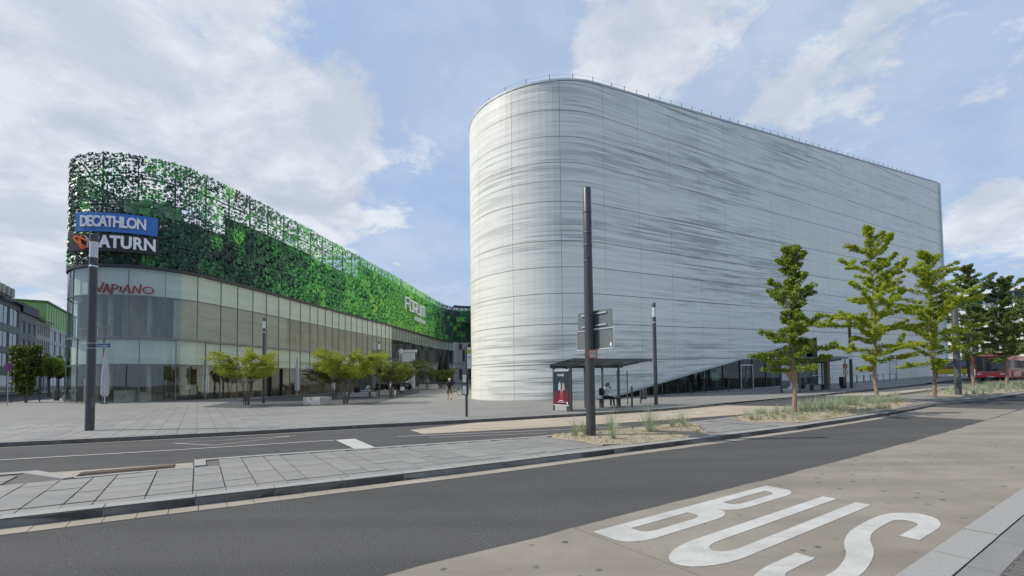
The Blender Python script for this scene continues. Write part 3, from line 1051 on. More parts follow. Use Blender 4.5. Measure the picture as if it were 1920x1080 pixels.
# base plinth rim
PLIN = M('pale_plinth', (0.5, 0.5, 0.48), 0.7)
for lo_, hi_ in ((ARC0, -0.3), (31.0, FAR)):
    pb = MB()
    for i in range(len(bk_a) - 1):
        a, b = bk_a[i], bk_a[i + 1]
        if a >= lo_ - .01 and b <= hi_ + .01:
            A, B = mp3(a, -0.6, -0.06), mp3(b, -0.6, -0.06)
            C_, D_ = mp3(b, -0.6, 0.3), mp3(a, -0.6, 0.3)
            u_ = Vector((0, 0, 0.68))
            pb.add([A, B, C_, D_, A + u_, B + u_, C_ + u_, D_ + u_], [(0, 1, 5, 4), (4, 5, 6, 7)])
    pb.build('plinth', PLIN, museum)
# side facing the mall and rear corner
cells = []
for i in range(22):
    a0, a1 = ARC0 - 84.0 * (i + 1) / 22, ARC0 - 84.0 * i / 22 - 0.03
    for ri in range(len(bands) - 1):
        z0, z1 = bands[ri] + 0.03, min(bands[ri + 1] - 0.03, mroof(ARC0))
        if z1 > z0: cells.append([(a0, z0), (a1, z0), (a1, z1), (a0, z1)])
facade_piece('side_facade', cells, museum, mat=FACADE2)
mb = MB()
b0 = mpt(ARC0, 0.2); b1 = mpt(ARC0 - 84, 0.2)
mb.add([(b1.x, b1.y, -1), (b0.x, b0.y, -1), (b0.x, b0.y, roofv[0].z), (b1.x, b1.y, roofv[0].z)], [(0, 1, 2, 3)])
mb.add([(far.x, far.y, 0), (rearc.x, rearc.y, 0), (rearc.x, rearc.y, zr), (far.x, far.y, zr)], [(0, 1, 2, 3)])
mb.add([(rearc.x, rearc.y, 0), (back.x, back.y, 0), (back.x, back.y, roofv[0].z), (rearc.x, rearc.y, zr)], [(0, 1, 2, 3)])
mb.build('rear_wall', M('pale_rear', (0.55, 0.58, 0.58), 0.5), museum)
mb = MB().box((far.x + WN.x * .6 + WD.x * 0.12, far.y + WN.y * .6 + WD.y * .12, (zr + 1.6) / 2 + 0.6), (0.25, 1.6, zr - 2.4), math.atan2(WD.y, WD.x))
mb.build('corner_trim', M('corner_glass_trim', (0.62, 0.70, 0.70), 0.2, var=0.05), museum)
# railing posts on the roof and wire
wire = []
q = 0
a = ARC0 + 2.5
while a < 62:
    p = mp3(a, mroof(a) + 0.1, 0.55)
    MB().tube([p, p + Vector((0, 0, 0.8))], 0.026, 5).build('railing_post', METAL, museum)
    wire.append(p + Vector((0, 0, 0.76)))
    a += 1.42 if a > 0 else 2.0
MB().tube(wire, 0.006, 4).build('railing_wire', METAL, museum)

# --- entrance: glazing recessed under the slanted edge
INS = 0.55
ent = MB()
A, B = mp3(-0.6, diag(-0.6), -0.06), mp3(31.0, diag(31.0), -0.06)
ax = (B - A).normalized()
MB().bar(A, B, 0.10, 0.16).build('slanted_edge_trim', M('alu_trim', (0.55, 0.56, 0.57), 0.35, metal=0.5), museum)
sof = MB()
C_, D_ = mp3(31.0, diag(31.0) + 0.04, INS + .02), mp3(-0.4, diag(-0.4) + 0.04, INS + .02)
A2, B2 = mp3(-0.4, diag(-0.4) + 0.04, 0.0), mp3(31.0, diag(31.0) + 0.04, 0.0)
sof.add([A2, B2, C_, D_], [(0, 1, 2, 3)])
sof.add([mp3(31.0, 0, 0), mp3(31.0, 5.4, 0), mp3(31.0, 5.4, INS), mp3(31.0, 0, INS)], [(0, 1, 2, 3)])
sof.build('soffit', BACKW, museum)
mull = [2.4, 4.9, 7.55, 10.0, 12.55, 14.9, 17.55, 19.6, 21.9, 24.6, 27.6, 30.9]
prev = 0.3
for a in mull:
    za, zb_ = diag(prev), diag(a)
    if not (prev == 17.55):
        pts = [mp3(prev + .03, 0.02, INS), mp3(a - .03, 0.02, INS), mp3(a - .03, zb_ + .02, INS), mp3(prev + .03, za + .02, INS)]
        MB().add(pts + [p + Vector((WN.x, WN.y, 0)) * 0.02 for p in pts], [(0, 1, 2, 3), (7, 6, 5, 4), (0, 4, 5, 1), (1, 5, 6, 2), (2, 6, 7, 3), (3, 7, 4, 0)]).build('pane', DGLASS, museum)
    else:
        pts = [mp3(prev + .03, 2.45, INS), mp3(a - .03, 2.45, INS), mp3(a - .03, zb_ + .02, INS), mp3(prev + .03, za + .02, INS)]
        MB().add(pts, [(0, 1, 2, 3)]).build('pane', DGLASS, museum)
    p = mp3(a, 0, INS)
    MB().box((p.x, p.y, p.z + zb_ / 2), (0.07, 0.14, zb_), math.atan2(WD.y, WD.x)).build('mullion', METAL, museum)
    prev = a
MB().bar(mp3(16.9, 3.05, INS - .07), mp3(30.9, 3.05, INS - .07), 0.06, 0.09).build('transom', STEEL, museum)
MB().bar(mp3(0.3, 0.06, INS - .04), mp3(17.55, 0.06, INS - .04), 0.1, 0.12).build('sill', STEEL, museum)
MB().bar(mp3(19.6, 0.06, INS - .04), mp3(30.9, 0.06, INS - .04), 0.1, 0.12).build('sill', STEEL, museum)
door = MB()
for a in (17.6, 19.55):
    p = mp3(a, 0, INS - .05); door.box((p.x, p.y, p.z + 1.22), (0.09, 0.12, 2.44), math.atan2(WD.y, WD.x))
door.bar(mp3(17.6, 2.42, INS - .05), mp3(19.55, 2.42, INS - .05), 0.11, 0.09)
dr = door.build('door', STEEL, museum)
for a, b in ((17.68, 18.54), (18.60, 19.47)):
    pts = [mp3(a, 0.05, INS), mp3(b, 0.05, INS), mp3(b, 2.37, INS), mp3(a, 2.37, INS)]
    MB().add(pts, [(0, 1, 2, 3)]).build('door_leaf', DGLASS, dr)
MB().bar(mp3(18.57, 0.05, INS - .02), mp3(18.57, 2.37, INS - .02), 0.06, 0.05, (WN.x, WN.y, 0)).build('door_stile', METAL, dr)
for a in (18.47, 18.68):
    MB().tube([mp3(a, .8, INS - .07), mp3(a, 1.5, INS - .07)], 0.018, 6).build('door_handle', STEEL, dr)
# inside: floor, back wall, ceiling, columns, notices on the glass
ins = MB()
n_ = 12
for i in range(n_):
    a, b = -0.2 + 31.1 * i / n_, -0.2 + 31.1 * (i + 1) / n_
    ins.add([mp3(a, 0.0, 0.0), mp3(b, 0.0, 0.0), mp3(b, 0.0, 8), mp3(a, 0.0, 8)], [(0, 1, 2, 3)])
ins.build('lobby_floor', M('lobby_floor', (0.10, 0.10, 0.10), 0.5), museum)
mb = MB()
mb.add([mp3(-.4, -0.2, 7.5), mp3(31.4, -0.2, 7.5), mp3(31.4, 5.6, 7.5), mp3(-.4, 5.6, 7.5)], [(0, 1, 2, 3)])
mb.add([mp3(31.4, -0.2, INS + .1), mp3(31.4, -0.2, 7.5), mp3(31.4, 5.6, 7.5), mp3(31.4, 5.6, INS + .1)], [(0, 1, 2, 3)])
mb.build('lobby_wall', M('lobby_wall', (0.10, 0.115, 0.11), 0.8, var=0.35, vs=0.4), museum)
mb = MB()
mb.add([mp3(31.4, 5.5, INS + .3), mp3(-.4, 5.5, INS + .3), mp3(-.4, 5.5, 7.5), mp3(31.4, 5.5, 7.5)], [(0, 1, 2, 3)])
mb.build('lobby_ceiling', BACKW, museum)
for a in (9.0, 14.0, 20.8, 26):
    MB().lathe(mp3(a, 0, 2.2), [(0.22, 0), (0.22, 5.4)], 12).build('column', M('lobby_column', (0.25, 0.27, 0.26), 0.6), museum)
for a, z, ww, hh, c_ in ((14.0, 1.45, 1.1, 0.75, (0.6, 0.6, 0.57)), (14.75, 1.95, 1.3, 0.5, (0.42, 0.44, 0.42)), (12.7, 1.5, 0.35, 0.8, (0.4, 0.4, 0.4)), (11.3, 1.75, 0.25, 0.4, (0.45, 0.14, 0.1)), (18.0, 1.65, 0.22, 0.3, (0.5, 0.2, 0.15)), (19.0, 1.7, 0.28, 0.3, (0.5, 0.48, 0.18))):
    p = mp3(a, z, INS + 0.12)
    MB().box(p, (ww, 0.02, hh), math.atan2(WD.y, WD.x)).build('notice_board', M('notice_print', c_, 0.7, var=0.35, vs=9), museum)
mb = MB()
mb.add([mp3(49.0, 0.05, -.012), mp3(50.95, 0.05, -.012), mp3(50.95, 2.3, -.012), mp3(49.0, 2.3, -.012)], [(0, 1, 2, 3)])
sd = mb.build('service_door', FACADE, museum)
me = sd.data; ul = me.uv_layers.new(name='UVMap')
for i, q in enumerate(((49, 7.1), (51, 7.1), (51, 9.4), (49, 9.4))): ul.data[i].uv = q
fr_ = MB()
for (a, z), (b, z2) in (((48.95, 0), (48.95, 2.35)), ((51.0, 0), (51.0, 2.35)), ((48.95, 2.35), (51.0, 2.35))):
    fr_.bar(mp3(a, z, -.03), mp3(b, z2, -.03), 0.05, 0.07, (WN.x, WN.y, 0.01))
fr_.build('door_frame', STEEL, sd)


def text_mesh(body, size, extrude=0.0, offset=0.0, align='CENTER', shear=0.0, spacing=1.0):
    cu = bpy.data.curves.new('text', 'FONT')
    cu.body, cu.size, cu.extrude, cu.offset, cu.align_x, cu.shear = body, size, extrude, offset, align, shear
    cu.space_character = spacing
    cu.resolution_u = 3
    o = bpy.data.objects.new('text', cu)
    col.objects.link(o)
    dg = bpy.context.evaluated_depsgraph_get()
    me = bpy.data.meshes.new_from_object(o.evaluated_get(dg))
    bpy.data.objects.remove(o); bpy.data.curves.remove(cu)
    me.materials.clear()
    return me


def text_on(name, body, size, org, X, mat, parent=None, extrude=0.01, offset=0.0, Y=(0, 0, 1), align='CENTER', width=None, fn=None, shear=0.0, spacing=1.0):
    me = text_mesh(body, size, extrude, offset, align, shear, spacing)
    co = np.zeros(len(me.vertices) * 3); me.vertices.foreach_get('co', co); co = co.reshape(-1, 3)
    if width:
        w0 = co[:, 0].max() - co[:, 0].min()
        co[:, 0] *= width / w0
    if fn is None:
        X, Y = Vector(X).normalized(), Vector(Y)
        Z = X.cross(Y).normalized()
        org = Vector(org)
        new = [org + X * c[0] + Y * c[1] + Z * c[2] for c in co]
    else:
        new = [fn(*c) for c in co]
    me.vertices.foreach_set('co', np.array([tuple(p) for p in new]).ravel())
    me.update()
    o = link(name, me, mat, parent)
    return o


LETG = M('letter_silver', (0.55, 0.56, 0.56), 0.4, var=0.05)
wx = Vector((WD.x, WD.y, SHEAR))
text_on('sign_lettering', 'Forum', 0.66, mp3(24.3, 3.70, INS - .12), wx, WHITE, museum, 0.03, align='LEFT')
text_on('sign_lettering', 'Confluentes', 0.72, mp3(21.85, 3.16, INS - .12), wx, WHITE, museum, 0.03, align='LEFT')
# ================================================================== MALL
CC = Vector((-37.5, 48.3)); CR = 6.65


def catmull(pts, n=10):
    P = [Vector(p) for p in pts]
    P = [P[0] * 2 - P[1]] + P + [P[-1] * 2 - P[-2]]
    o = []
    for i in range(1, len(P) - 2):
        for k in range(n):
            t = k / n
            a, b, c, d = P[i - 1], P[i], P[i + 1], P[i + 2]
            o.append(0.5 * ((2 * b) + (c - a) * t + (2 * a - 5 * b + 4 * c - d) * t * t + (3 * b - a - 3 * c + d) * t ** 3))
    o.append(P[-2])
    return o


plan = [CC + Vector((math.cos(R(a)), math.sin(R(a)))) * CR for a in range(170, 349, 4)]     # nose from the left side round to the right wall
plan = [plan[0] + Vector((-4.6, 24)) * (1 - i / 8) for i in range(8)] + plan
plan += catmull([(-30.75, 48.2), (-29.6, 53.4), (-28.3, 61), (-27.0, 70), (-25.7, 79), (-24.2, 90), (-22.3, 108), (-20.4, 126), (-19.0, 133.5), (-16.5, 138.2), (-12, 140.6), (-4, 141.8), (8, 142)], 8)
# arc-length table
Q = [0.0]
for i in range(1, len(plan)):
    Q.append(Q[-1] + (plan[i] - plan[i - 1]).length)
QX, QY = [p.x for p in plan], [p.y for p in plan]
QT = Q[-1]


def mallp(q, inset=0.0):
    x, y = np.interp(q, Q, QX), np.interp(q, Q, QY)
    x2, y2 = np.interp(q + 0.4, Q, QX), np.interp(q + 0.4, Q, QY)
    x1, y1 = np.interp(q - 0.4, Q, QX), np.interp(q - 0.4, Q, QY)
    t = Vector((x2 - x1, y2 - y1)).normalized()
    nin = Vector((-t.y, t.x))          # inward, on the left of travel
    p = Vector((x, y)) + nin * inset
    return p, t


def mbase(q):
    p, _ = mallp(q)
    return rise(p.x * SD.x + p.y * SD.y)


def m3(q, z, inset=0.0):
    p, t = mallp(q, inset)
    return Vector((p.x, p.y, mbase(q) + z))


# nose starts at q where the arc begins
QN = Q[8]
QS = QN + 3.0            # first q worth detailed building (left silhouette)
mall = thing('shopping_mall', 'rounded shopping mall with curtain wall below and green leaf metal screen above', 'building', (0, 0, 0))
ZR = [0.0, 3.4, 5.95, 9.85, 12.4]
FRAME = M('mall_frame_metal', (0.20, 0.205, 0.205), 0.4, var=0.1, metal=0.3)
FASC = M('black_fascia', (0.03, 0.03, 0.032), 0.5)
qs = [QS]
while qs[-1] < QT - 3:
    q = qs[-1]
    p, _ = mallp(q)
    if q < QN + 22: qs.append(q + 2.75)
    elif p.y < 62: qs.append(q + 2.2)
    else: qs.append(q + 1.95)
npane = 0
for i in range(len(qs) - 1):
    a, b = qs[i], qs[i + 1]
    sub = 4 if a < QN + 20 else 1
    for r_ in range(4):
        lo, hi = ZR[r_] + 0.05, ZR[r_ + 1] - 0.05
        vs, fs = [], []
        for k in range(sub + 1):
            q = a + 0.03 + (b - a - 0.06) * k / sub
            vs += [m3(q, lo), m3(q, hi), m3(q, lo, .03), m3(q, hi, .03)]
        for k in range(sub):
            o_ = 4 * k
            fs += [(o_, o_ + 4, o_ + 5, o_ + 1), (o_ + 2, o_ + 3, o_ + 7, o_ + 6), (o_ + 1, o_ + 5, o_ + 7, o_ + 3), (o_, o_ + 2, o_ + 6, o_ + 4)]
        fs += [(0, 1, 3, 2), (4 * sub, 4 * sub + 2, 4 * sub + 3, 4 * sub + 1)]
        if npane < 300:
            MB().add(vs, fs).build('pane', GLASS, mall, smooth=sub > 1)
            npane += 1
    p, t = mallp(a, 0.0)
    z0 = mbase(a)
    ang = math.atan2(t.y, t.x)
    MB().box((p.x, p.y, z0 + 9.2), (0.055, 0.10, 6.35), ang).build('mullion', FRAME, mall)
    p2, t2 = mallp(a + (0.9 if a < QN + 20 else 0.0), 0.0)
    MB().box((p2.x, p2.y, mbase(a) + 2.95), (0.055, 0.10, 5.88), math.atan2(t2.y, t2.x)).build('mullion', FRAME, mall)


def sweep(name, z0, z1, i0, i1, mat, q0=None, q1=None, step=1.0, parent=None, extra=0.0):
    q0 = QN - 20 if q0 is None else q0
    q1 = QT if q1 is None else q1
    n = int((q1 - q0) / step) + 1
    vs, fs = [], []
    for k in range(n + 1):
        q = q0 + (q1 - q0) * k / n
        vs += [m3(q, z0, i0), m3(q, z1, i0), m3(q, z1, i1), m3(q, z0, i1)]
    for k in range(n):
        a, b = 4 * k, 4 * k + 4
        for j in range(4):
            fs.append((a + j, b + j, b + (j + 1) % 4, a + (j + 1) % 4))
    return MB().add(vs, fs).build(name, mat, parent or mall)


for z in (3.4, 9.85):
    sweep('transom', z - 0.04, z + 0.04, -0.06, 0.08, FRAME, QS - 3)
sweep('transom', 5.86, 6.04, -0.10, 0.10, FRAME, QS - 3)
sweep('sill', -0.5, 0.06, -0.10, 0.15, FRAME, QS - 3)
sweep('fascia', 12.38, 12.66, -0.16, 0.3, FASC, QS - 14)
# interior
BLIND = M('pale_blind', (0.74, 0.78, 0.74), 0.8, var=0.12, vs=0.5, stretch=(0.3, 0.3, 3))
sweep('blind_band', 3.55, 5.8, 0.30, 0.36, BLIND, QS)
sweep('blind_band', 9.95, 12.3, 0.30, 0.36, BLIND, QS)
sweep('floor_slab', 5.75, 6.0, 0.25, 5.0, M('interior_floor', (0.35, 0.33, 0.3), 0.6), QS)
sweep('ceiling_slab', 12.2, 12.5, 0.2, 5.0, M('interior_ceiling', (0.6, 0.6, 0.58), 0.7), QS)
sweep('interior_floor', -0.1, 0.02, 0.25, 5.0, M('interior_stone', (0.22, 0.2, 0.18), 0.5), QS)
sweep('interior_wall', 0.0, 12.2, 4.0, 4.2, M('interior_wall', (0.26, 0.20, 0.15), 0.8, var=0.75, vs=0.45, stretch=(1, 1, .35)), QS, QN + 60)
sweep('interior_wall', 0.0, 12.2, 1.6, 1.8, M('interior_wall_far', (0.14, 0.13, 0.125), 0.8, var=0.5, vs=0.25), QN + 60, QT)
pa_, pb_ = m3(QN + 60, 0, 1.5), m3(QN + 60, 0, 4.3)
MB().bar(pa_ + Vector((0, 0, 6.1)), pb_ + Vector((0, 0, 6.1)), 0.2, 12.2).build('cross_wall', M('interior_cross_wall', (0.2, 0.18, 0.16), 0.8), mall)
r3 = random.Random(5)
WOODI = M('interior_wood', (0.26, 0.16, 0.08), 0.6)
for q in (QN + 7.0, QN + 10.6, QN + 14.2, QN + 17):     # chairs and tables seen behind the upper glass
    p, t = mallp(q, 1.2)
    a = math.atan2(t.y, t.x)
    z = mbase(q) + 6.0
    tb = thing('bar_table', ['wooden high table behind the upper glass at the red lettering', 'wooden high table behind the upper glass right of the red lettering', 'wooden high table behind the upper glass near the rounded corner end', 'wooden high table behind upper glass where the wall straightens'][(QN + 7.0, QN + 10.6, QN + 14.2, QN + 17).index(q)], 'table', (p.x, p.y, z), a, 'tables behind the upper glass')
    MB().box((0, 0, 1.05), (1.3, 0.7, 0.06)).build('table_top', WOODI, tb)
    for sx in (-.55, .55):
        for sy in (-.28, .28):
            MB().box((sx, sy, 0.5), (0.07, 0.07, 1.02)).build('leg', WOODI, tb)
# fittings behind the ground-floor glass: counter, shelves, stair, columns
DARKF = M('dark_fitting', (0.05, 0.045, 0.04), 0.6, var=0.4, vs=2)
PALEF = M('pale_fitting', (0.42, 0.40, 0.35), 0.7, var=0.3, vs=2)
for k in range(16):
    q = QN + 4.5 + k * 2.15
    p, t = mallp(q, 1.3 + 0.9 * r3.random())
    hh = r3.choice((0.9, 1.1, 1.9, 2.3))
    MB().box((p.x, p.y, mbase(q) + hh / 2), (r3.uniform(.7, 1.7), .5, hh), math.atan2(t.y, t.x)).build('shop_fitting', r3.choice((DARKF, DARKF, WOODI, PALEF)), mall)
for k in range(6):
    q = QN + 5 + k * 5.2
    for z_ in (0.0, 6.0):
        MB().lathe(m3(q, z_, 2.3), [(0.22, 0), (0.22, 5.7)], 12).build('inner_column', PALEF, mall)
# closed side towards the side street, and an added grey band that brightens the straight glass
sweep('side_wall', -0.2, 12.4, 0.0, 0.3, M('side_cladding', (0.12, 0.125, 0.125), 0.5, var=0.2, vs=0.4), 0.0, QS)
sweep('brightening_band', 6.1, 9.8, 0.34, 0.37, M('grey_band', (0.33, 0.335, 0.315), 0.8, var=0.18, vs=0.8, stretch=(0.4, 0.4, 3)), QN + 17.5, QN + 33)
# body behind the screen, roof deck
DGW = M('dark_green_wall', (0.03, 0.05, 0.045), 0.8, var=0.3, vs=0.3)
GW = M('green_wall', (0.07, 0.20, 0.085), 0.8, var=0.3, vs=0.3)


def q_at(y):
    q = QN + 12
    while mallp(q)[0].y < y and q < QT: q += 0.25
    return q


for qa, qb, zt_, mt_ in ((QS - 12, q_at(50), 17.7, DGW), (q_at(50), q_at(65), 20.0, DGW), (q_at(65), q_at(80), 19.6, GW), (q_at(80), q_at(118), 22.3, GW), (q_at(118), QT, 22.2, DGW)):
    sweep('upper_wall', 12.6, zt_, 1.1, 1.4, mt_, qa, qb)
poly = [m3(QS - 12 + (QT - QS + 12) * k / 90, 17.9, 1.2) for k in range(91)]
zt = max(p.z for p in poly)
rp = [Vector((p.x, p.y, p.z)) for p in poly] + [Vector((8, 170, zt)), Vector((-60, 170, zt))]
cen = Vector((-45, 130, zt))
MB().add(rp + [cen], [(i, (i + 1) % len(rp), len(rp)) for i in range(len(rp))]).build('roof', M('mall_roof', (0.25, 0.25, 0.25), 0.9), mall)
for q, z in ((QN + 9, 18.4), (QN + 13, 18.6), (QN + 17, 18.4)):
    p, t = mallp(q, 4.0)
    MB().box((p.x, p.y, 19.0), (3.0, 2.0, 1.6), math.atan2(t.y, t.x)).build('roof_box', M('roof_plant', (0.45, 0.46, 0.46), 0.6), mall)
for z in (15.4, 18.3, 21.0):
    sweep('screen_rail', z - 0.05, z + 0.05, 0.2, 0.32, FASC, QS - 12)

# --- leaf screen
NR, PH = 7, 1.47
PC = 1.47
r4 = random.Random(11)
FACET = []


def leaf_panel(seed, n=8, simple=False):
    """1.47 m square of stamped sheet: leaves standing out at angles, joined to each other, gaps between"""
    r = random.Random(seed)
    v, f = [], []
    g = PC / n
    for iy in range(n):
        for ix in range(n):
            if r.random() < 0.13: continue
            cx, cy = (ix + 0.5 + r.uniform(-.3, .3)) * g - PC / 2, (iy + 0.5 + r.uniform(-.3, .3)) * PH / n
            sz = g * r.uniform(0.74, 1.06)
            rot = r.uniform(0, 6.28)
            tx, ty = r.uniform(-.75, .75), r.uniform(-.75, .75)
            lob = r.choice((5, 5, 4)) if not simple else 3
            b = len(v)
            k = lob * 2
            for j in range(k):
                rr = sz * (1.0 if j % 2 == 0 else 0.46) * r.uniform(0.85, 1.12)
                a = rot + 2 * math.pi * j / k
                x, y = rr * math.cos(a), rr * math.sin(a)
                v.append((cx + x, -0.09 * 0 + tx * x + ty * y - r.uniform(0, .05), cy + y))
            f.append(tuple(range(b, b + k)))
    return v, f


protos = [leaf_panel(100 + i, 6) for i in range(6)]
protos_far = [leaf_panel(200 + i, 7) for i in range(6)]
GREENS = [((0.028, 0.070, 0.052), 'deep_green_sheet'), ((0.05, 0.17, 0.08), 'dark_green_sheet'), ((0.07, 0.31, 0.08), 'mid_green_sheet'), ((0.16, 0.58, 0.11), 'leaf_green_sheet'), ((0.42, 0.78, 0.14), 'lime_green_sheet')]
GM = [M(n, c, 0.42, var=0.25, vs=2.2, spec=0.45) for c, n in GREENS]
pan_meshes = {}
for gi in range(5):
    for pi, (v, f) in enumerate(protos):
        me = bpy.data.meshes.new('leaf_panel')
        me.from_pydata(v, [], f)
        for g_ in (gi, max(0, gi - 1), min(4, gi + 1)): me.materials.append(GM[g_])
        rm = random.Random(gi * 10 + pi)
        me.polygons.foreach_set('material_index', [rm.choice((0, 0, 0, 0, 1, 2)) for _ in f])
        pan_meshes[(gi, pi)] = me
jobs = []
ncol = int((QT - (QS - 13)) / PC)
for c in range(ncol):
    q = QS - 13 + (c + 0.5) * PC
    p, t = mallp(q, 0.02)
    for r_ in range(NR):
        y = p.y
        u = (q - QN) / (QT - QN)
        # colour drifts along the wall: dark at the nose, lime in the middle distance, dark at the end
        base = np.interp(y, [40, 48, 54, 62, 74, 90, 108, 122, 132, 141], [0.4, 0.6, 1.15, 1.9, 2.5, 3.15, 3.4, 2.6, 1.1, 0.45]) if p.x > -37.5 else 0.4
        x = base + r4.gauss(0, 0.38)
        if base < 1.0:
            x = (0 if r4.random() < 0.72 else 1) if r4.random() < 0.86 else r4.choice((2, 2, 3))
        gi = int(min(4, max(0, round(x))))
        jobs.append((y, q, r_, gi, p, t))
jobs.sort(key=lambda j: (0 if j[1] > QS - 1 else 1, j[0]))
far_v, far_f, far_m = [], [], []
for n_, (y, q, r_, gi, p, t) in enumerate(jobs):
    pi = r4.randrange(6)
    z = mbase(q) + 12.72 + r_ * PH
    ang = math.atan2(t.y, t.x)
    # stagger the crest a little
    if n_ < 295:
        o = bpy.data.objects.new('leaf_panel', pan_meshes[(gi, pi)])
        col.objects.link(o)
        o.parent = mall
        o.location = (p.x, p.y, z)
        o.rotation_euler = (0, 0, ang)
    else:
        v, f = protos_far[pi]
        b = len(far_v)
        ca, sa = math.cos(ang), math.sin(ang)
        far_v += [(p.x + ca * a_ - sa * b_, p.y + sa * a_ + ca * b_, z + c_) for a_, b_, c_ in v]
        far_f += [tuple(b + i for i in ff) for ff in f]
        far_m += [max(0, min(4, gi + r4.choice((0, 0, 0, 0, -1, 1)))) for _ in f]
me = bpy.data.meshes.new('leaf_screen')
me.from_pydata(far_v, [], far_f)
me.polygons.foreach_set('material_index', far_m)
fs_ = link('leaf_screen', me, GM, mall)
fs_['kind'] = 'stuff'
# posts holding the screen
q = QS - 12
while q < QT - 2:
    p, t = mallp(q, 0.22)
    MB().box((p.x, p.y, mbase(q) + 17.7), (0.09, 0.14, 10.1), math.atan2(t.y, t.x)).build('screen_post', FASC, mall)
    q += PC * 2
BGLS = M('end_window_glass', (0.03, 0.033, 0.038), 0.1, var=0.3, vs=0.4, spec=0.7)
# slim cap on the far end wall
sweep('end_cap', 22.9, 23.5, -0.2, 0.6, FASC, QT - 26, QT)
sweep('end_wall', 0.0, 12.3, -0.04, 0.1, M('mauve_cladding', (0.38, 0.355, 0.36), 0.6, var=0.2, vs=0.2), QT - 26, QT)
for k in range(7):
    for z_, h_ in ((1.2, 3.2), (6.6, 3.6), (10.2, 1.8)):
        q = QT - 24 + 3.1 * k + (1.2 if z_ == 6.6 else 0)
        p, t = mallp(q, -.08)
        MB().box((p.x, p.y, mbase(q) + z_ + h_ / 2), (1.1, .06, h_), math.atan2(t.y, t.x)).build('end_window', BGLS, mall)


# --- signs on the nose
def nose(ang, z, rad):
    return Vector((CC.x + rad * math.cos(R(ang)), CC.y + rad * math.sin(R(ang)), z))


def nose_board(name, a0, a1, z0, z1, r0_, r1_, mat, parent=None):
    n = 16
    vs, fs = [], []
    for k in range(n + 1):
        a = a0 + (a1 - a0) * k / n
        vs += [nose(a, z0, r1_), nose(a, z1, r1_), nose(a, z1, r0_), nose(a, z0, r0_)]
    for k in range(n):
        for j in range(4):
            fs.append((4 * k + j, 4 * k + 4 + j, 4 * k + 4 + (j + 1) % 4, 4 * k + (j + 1) % 4))
    fs += [(0, 1, 2, 3), (4 * n + 3, 4 * n + 2, 4 * n + 1, 4 * n)]
    return MB().add(vs, fs).build(name, mat, parent)


BLUE = M('sign_blue', (0.035, 0.16, 0.48), 0.4, var=0.06)
SIGNW = M('sign_letter_white', (0.86, 0.86, 0.86), 0.4, var=0.04)
SR = 7.95
sg = thing('shop_sign', 'curved blue shop sign with raised white capital letters on the leaf screen', 'sign', (0, 0, 0))
nose_board('board', -98, -51.5, 15.25, 16.95, SR - .12, SR, BLUE, sg)
def on_nose(a_mid, z0, rad):
    return lambda x, y, z: nose(a_mid + math.degrees(x / rad), z0 + y, rad + z)
text_on('lettering', 'DECATHLON', 1.35, None, None, SIGNW, sg, 0.07, 0.035, fn=on_nose(-75.6, 15.68, SR + .09), width=5.05, spacing=0.86)
sg2 = thing('shop_sign', 'dark shop sign with silver capitals and orange planet emblem below the blue sign', 'sign', (0, 0, 0))
nose_board('board', -104, -50.5, 13.55, 15.1, SR - .5, SR - .12, M('sign_dark', (0.025, 0.022, 0.022), 0.5), sg2)
text_on('lettering', 'SATURN', 1.5, None, None, SIGNW, sg2, 0.08, 0.05, fn=on_nose(-69.3, 13.85, SR - .02), width=4.7, spacing=1.05)
ORG = M('sign_orange', (0.75, 0.13, 0.01), 0.4, var=0.05)
SILV = M('sign_silver', (0.5, 0.5, 0.5), 0.35)


def ell(cx, cy, rx, ry, rot, a0, a1, w0, w1, n=20):
    """crescent stroke along an ellipse, its width swelling from w0 to w1"""
    outp, inp = [], []
    for k in range(n + 1):
        a = R(a0 + (a1 - a0) * k / n)
        w_ = w0 + (w1 - w0) * math.sin(math.pi * k / n)
        for lst, sg_ in ((outp, 1), (inp, -1)):
            x, y = (rx + sg_ * w_ / 2) * math.cos(a), (ry + sg_ * w_ / 2) * math.sin(a)
            lst.append((cx + x * math.cos(R(rot)) - y * math.sin(R(rot)), cy + x * math.sin(R(rot)) + y * math.cos(R(rot))))
    return outp, inp


def emblem(oi, name, mat, lift):
    o_, i_ = oi
    fn0 = on_nose(-92.5, 14.3, SR + lift)
    fn = lambda x, y, z: fn0(x * .92, y * .92, z)
    vs = [fn(x, y, 0) for x, y in o_] + [fn(x, y, 0) for x, y in i_] + [fn(x, y, -.12) for x, y in o_] + [fn(x, y, -.12) for x, y in i_]
    n = len(o_)
    fs = [(k, k + 1, n + k + 1, n + k) for k in range(n - 1)] + [(k + 1, k, 2 * n + k, 2 * n + k + 1) for k in range(n - 1)] + [(n + k, n + k + 1, 3 * n + k + 1, 3 * n + k) for k in range(n - 1)]
    MB().add(vs, fs).build(name, mat, sg2)


emblem(ell(0, 0, 1.0, 0.30, -28, 20, 335, 0.06, 0.24), 'emblem_ring', ORG, 0.06)
emblem(ell(0.02, 0.0, 0.34, 0.62, 12, 70, 290, 0.05, 0.34), 'emblem_planet', ORG, 0.03)
emblem(ell(0.10, 0.0, 0.40, 0.62, 12, -80, 80, 0.03, 0.16), 'emblem_shade', SILV, 0.02)

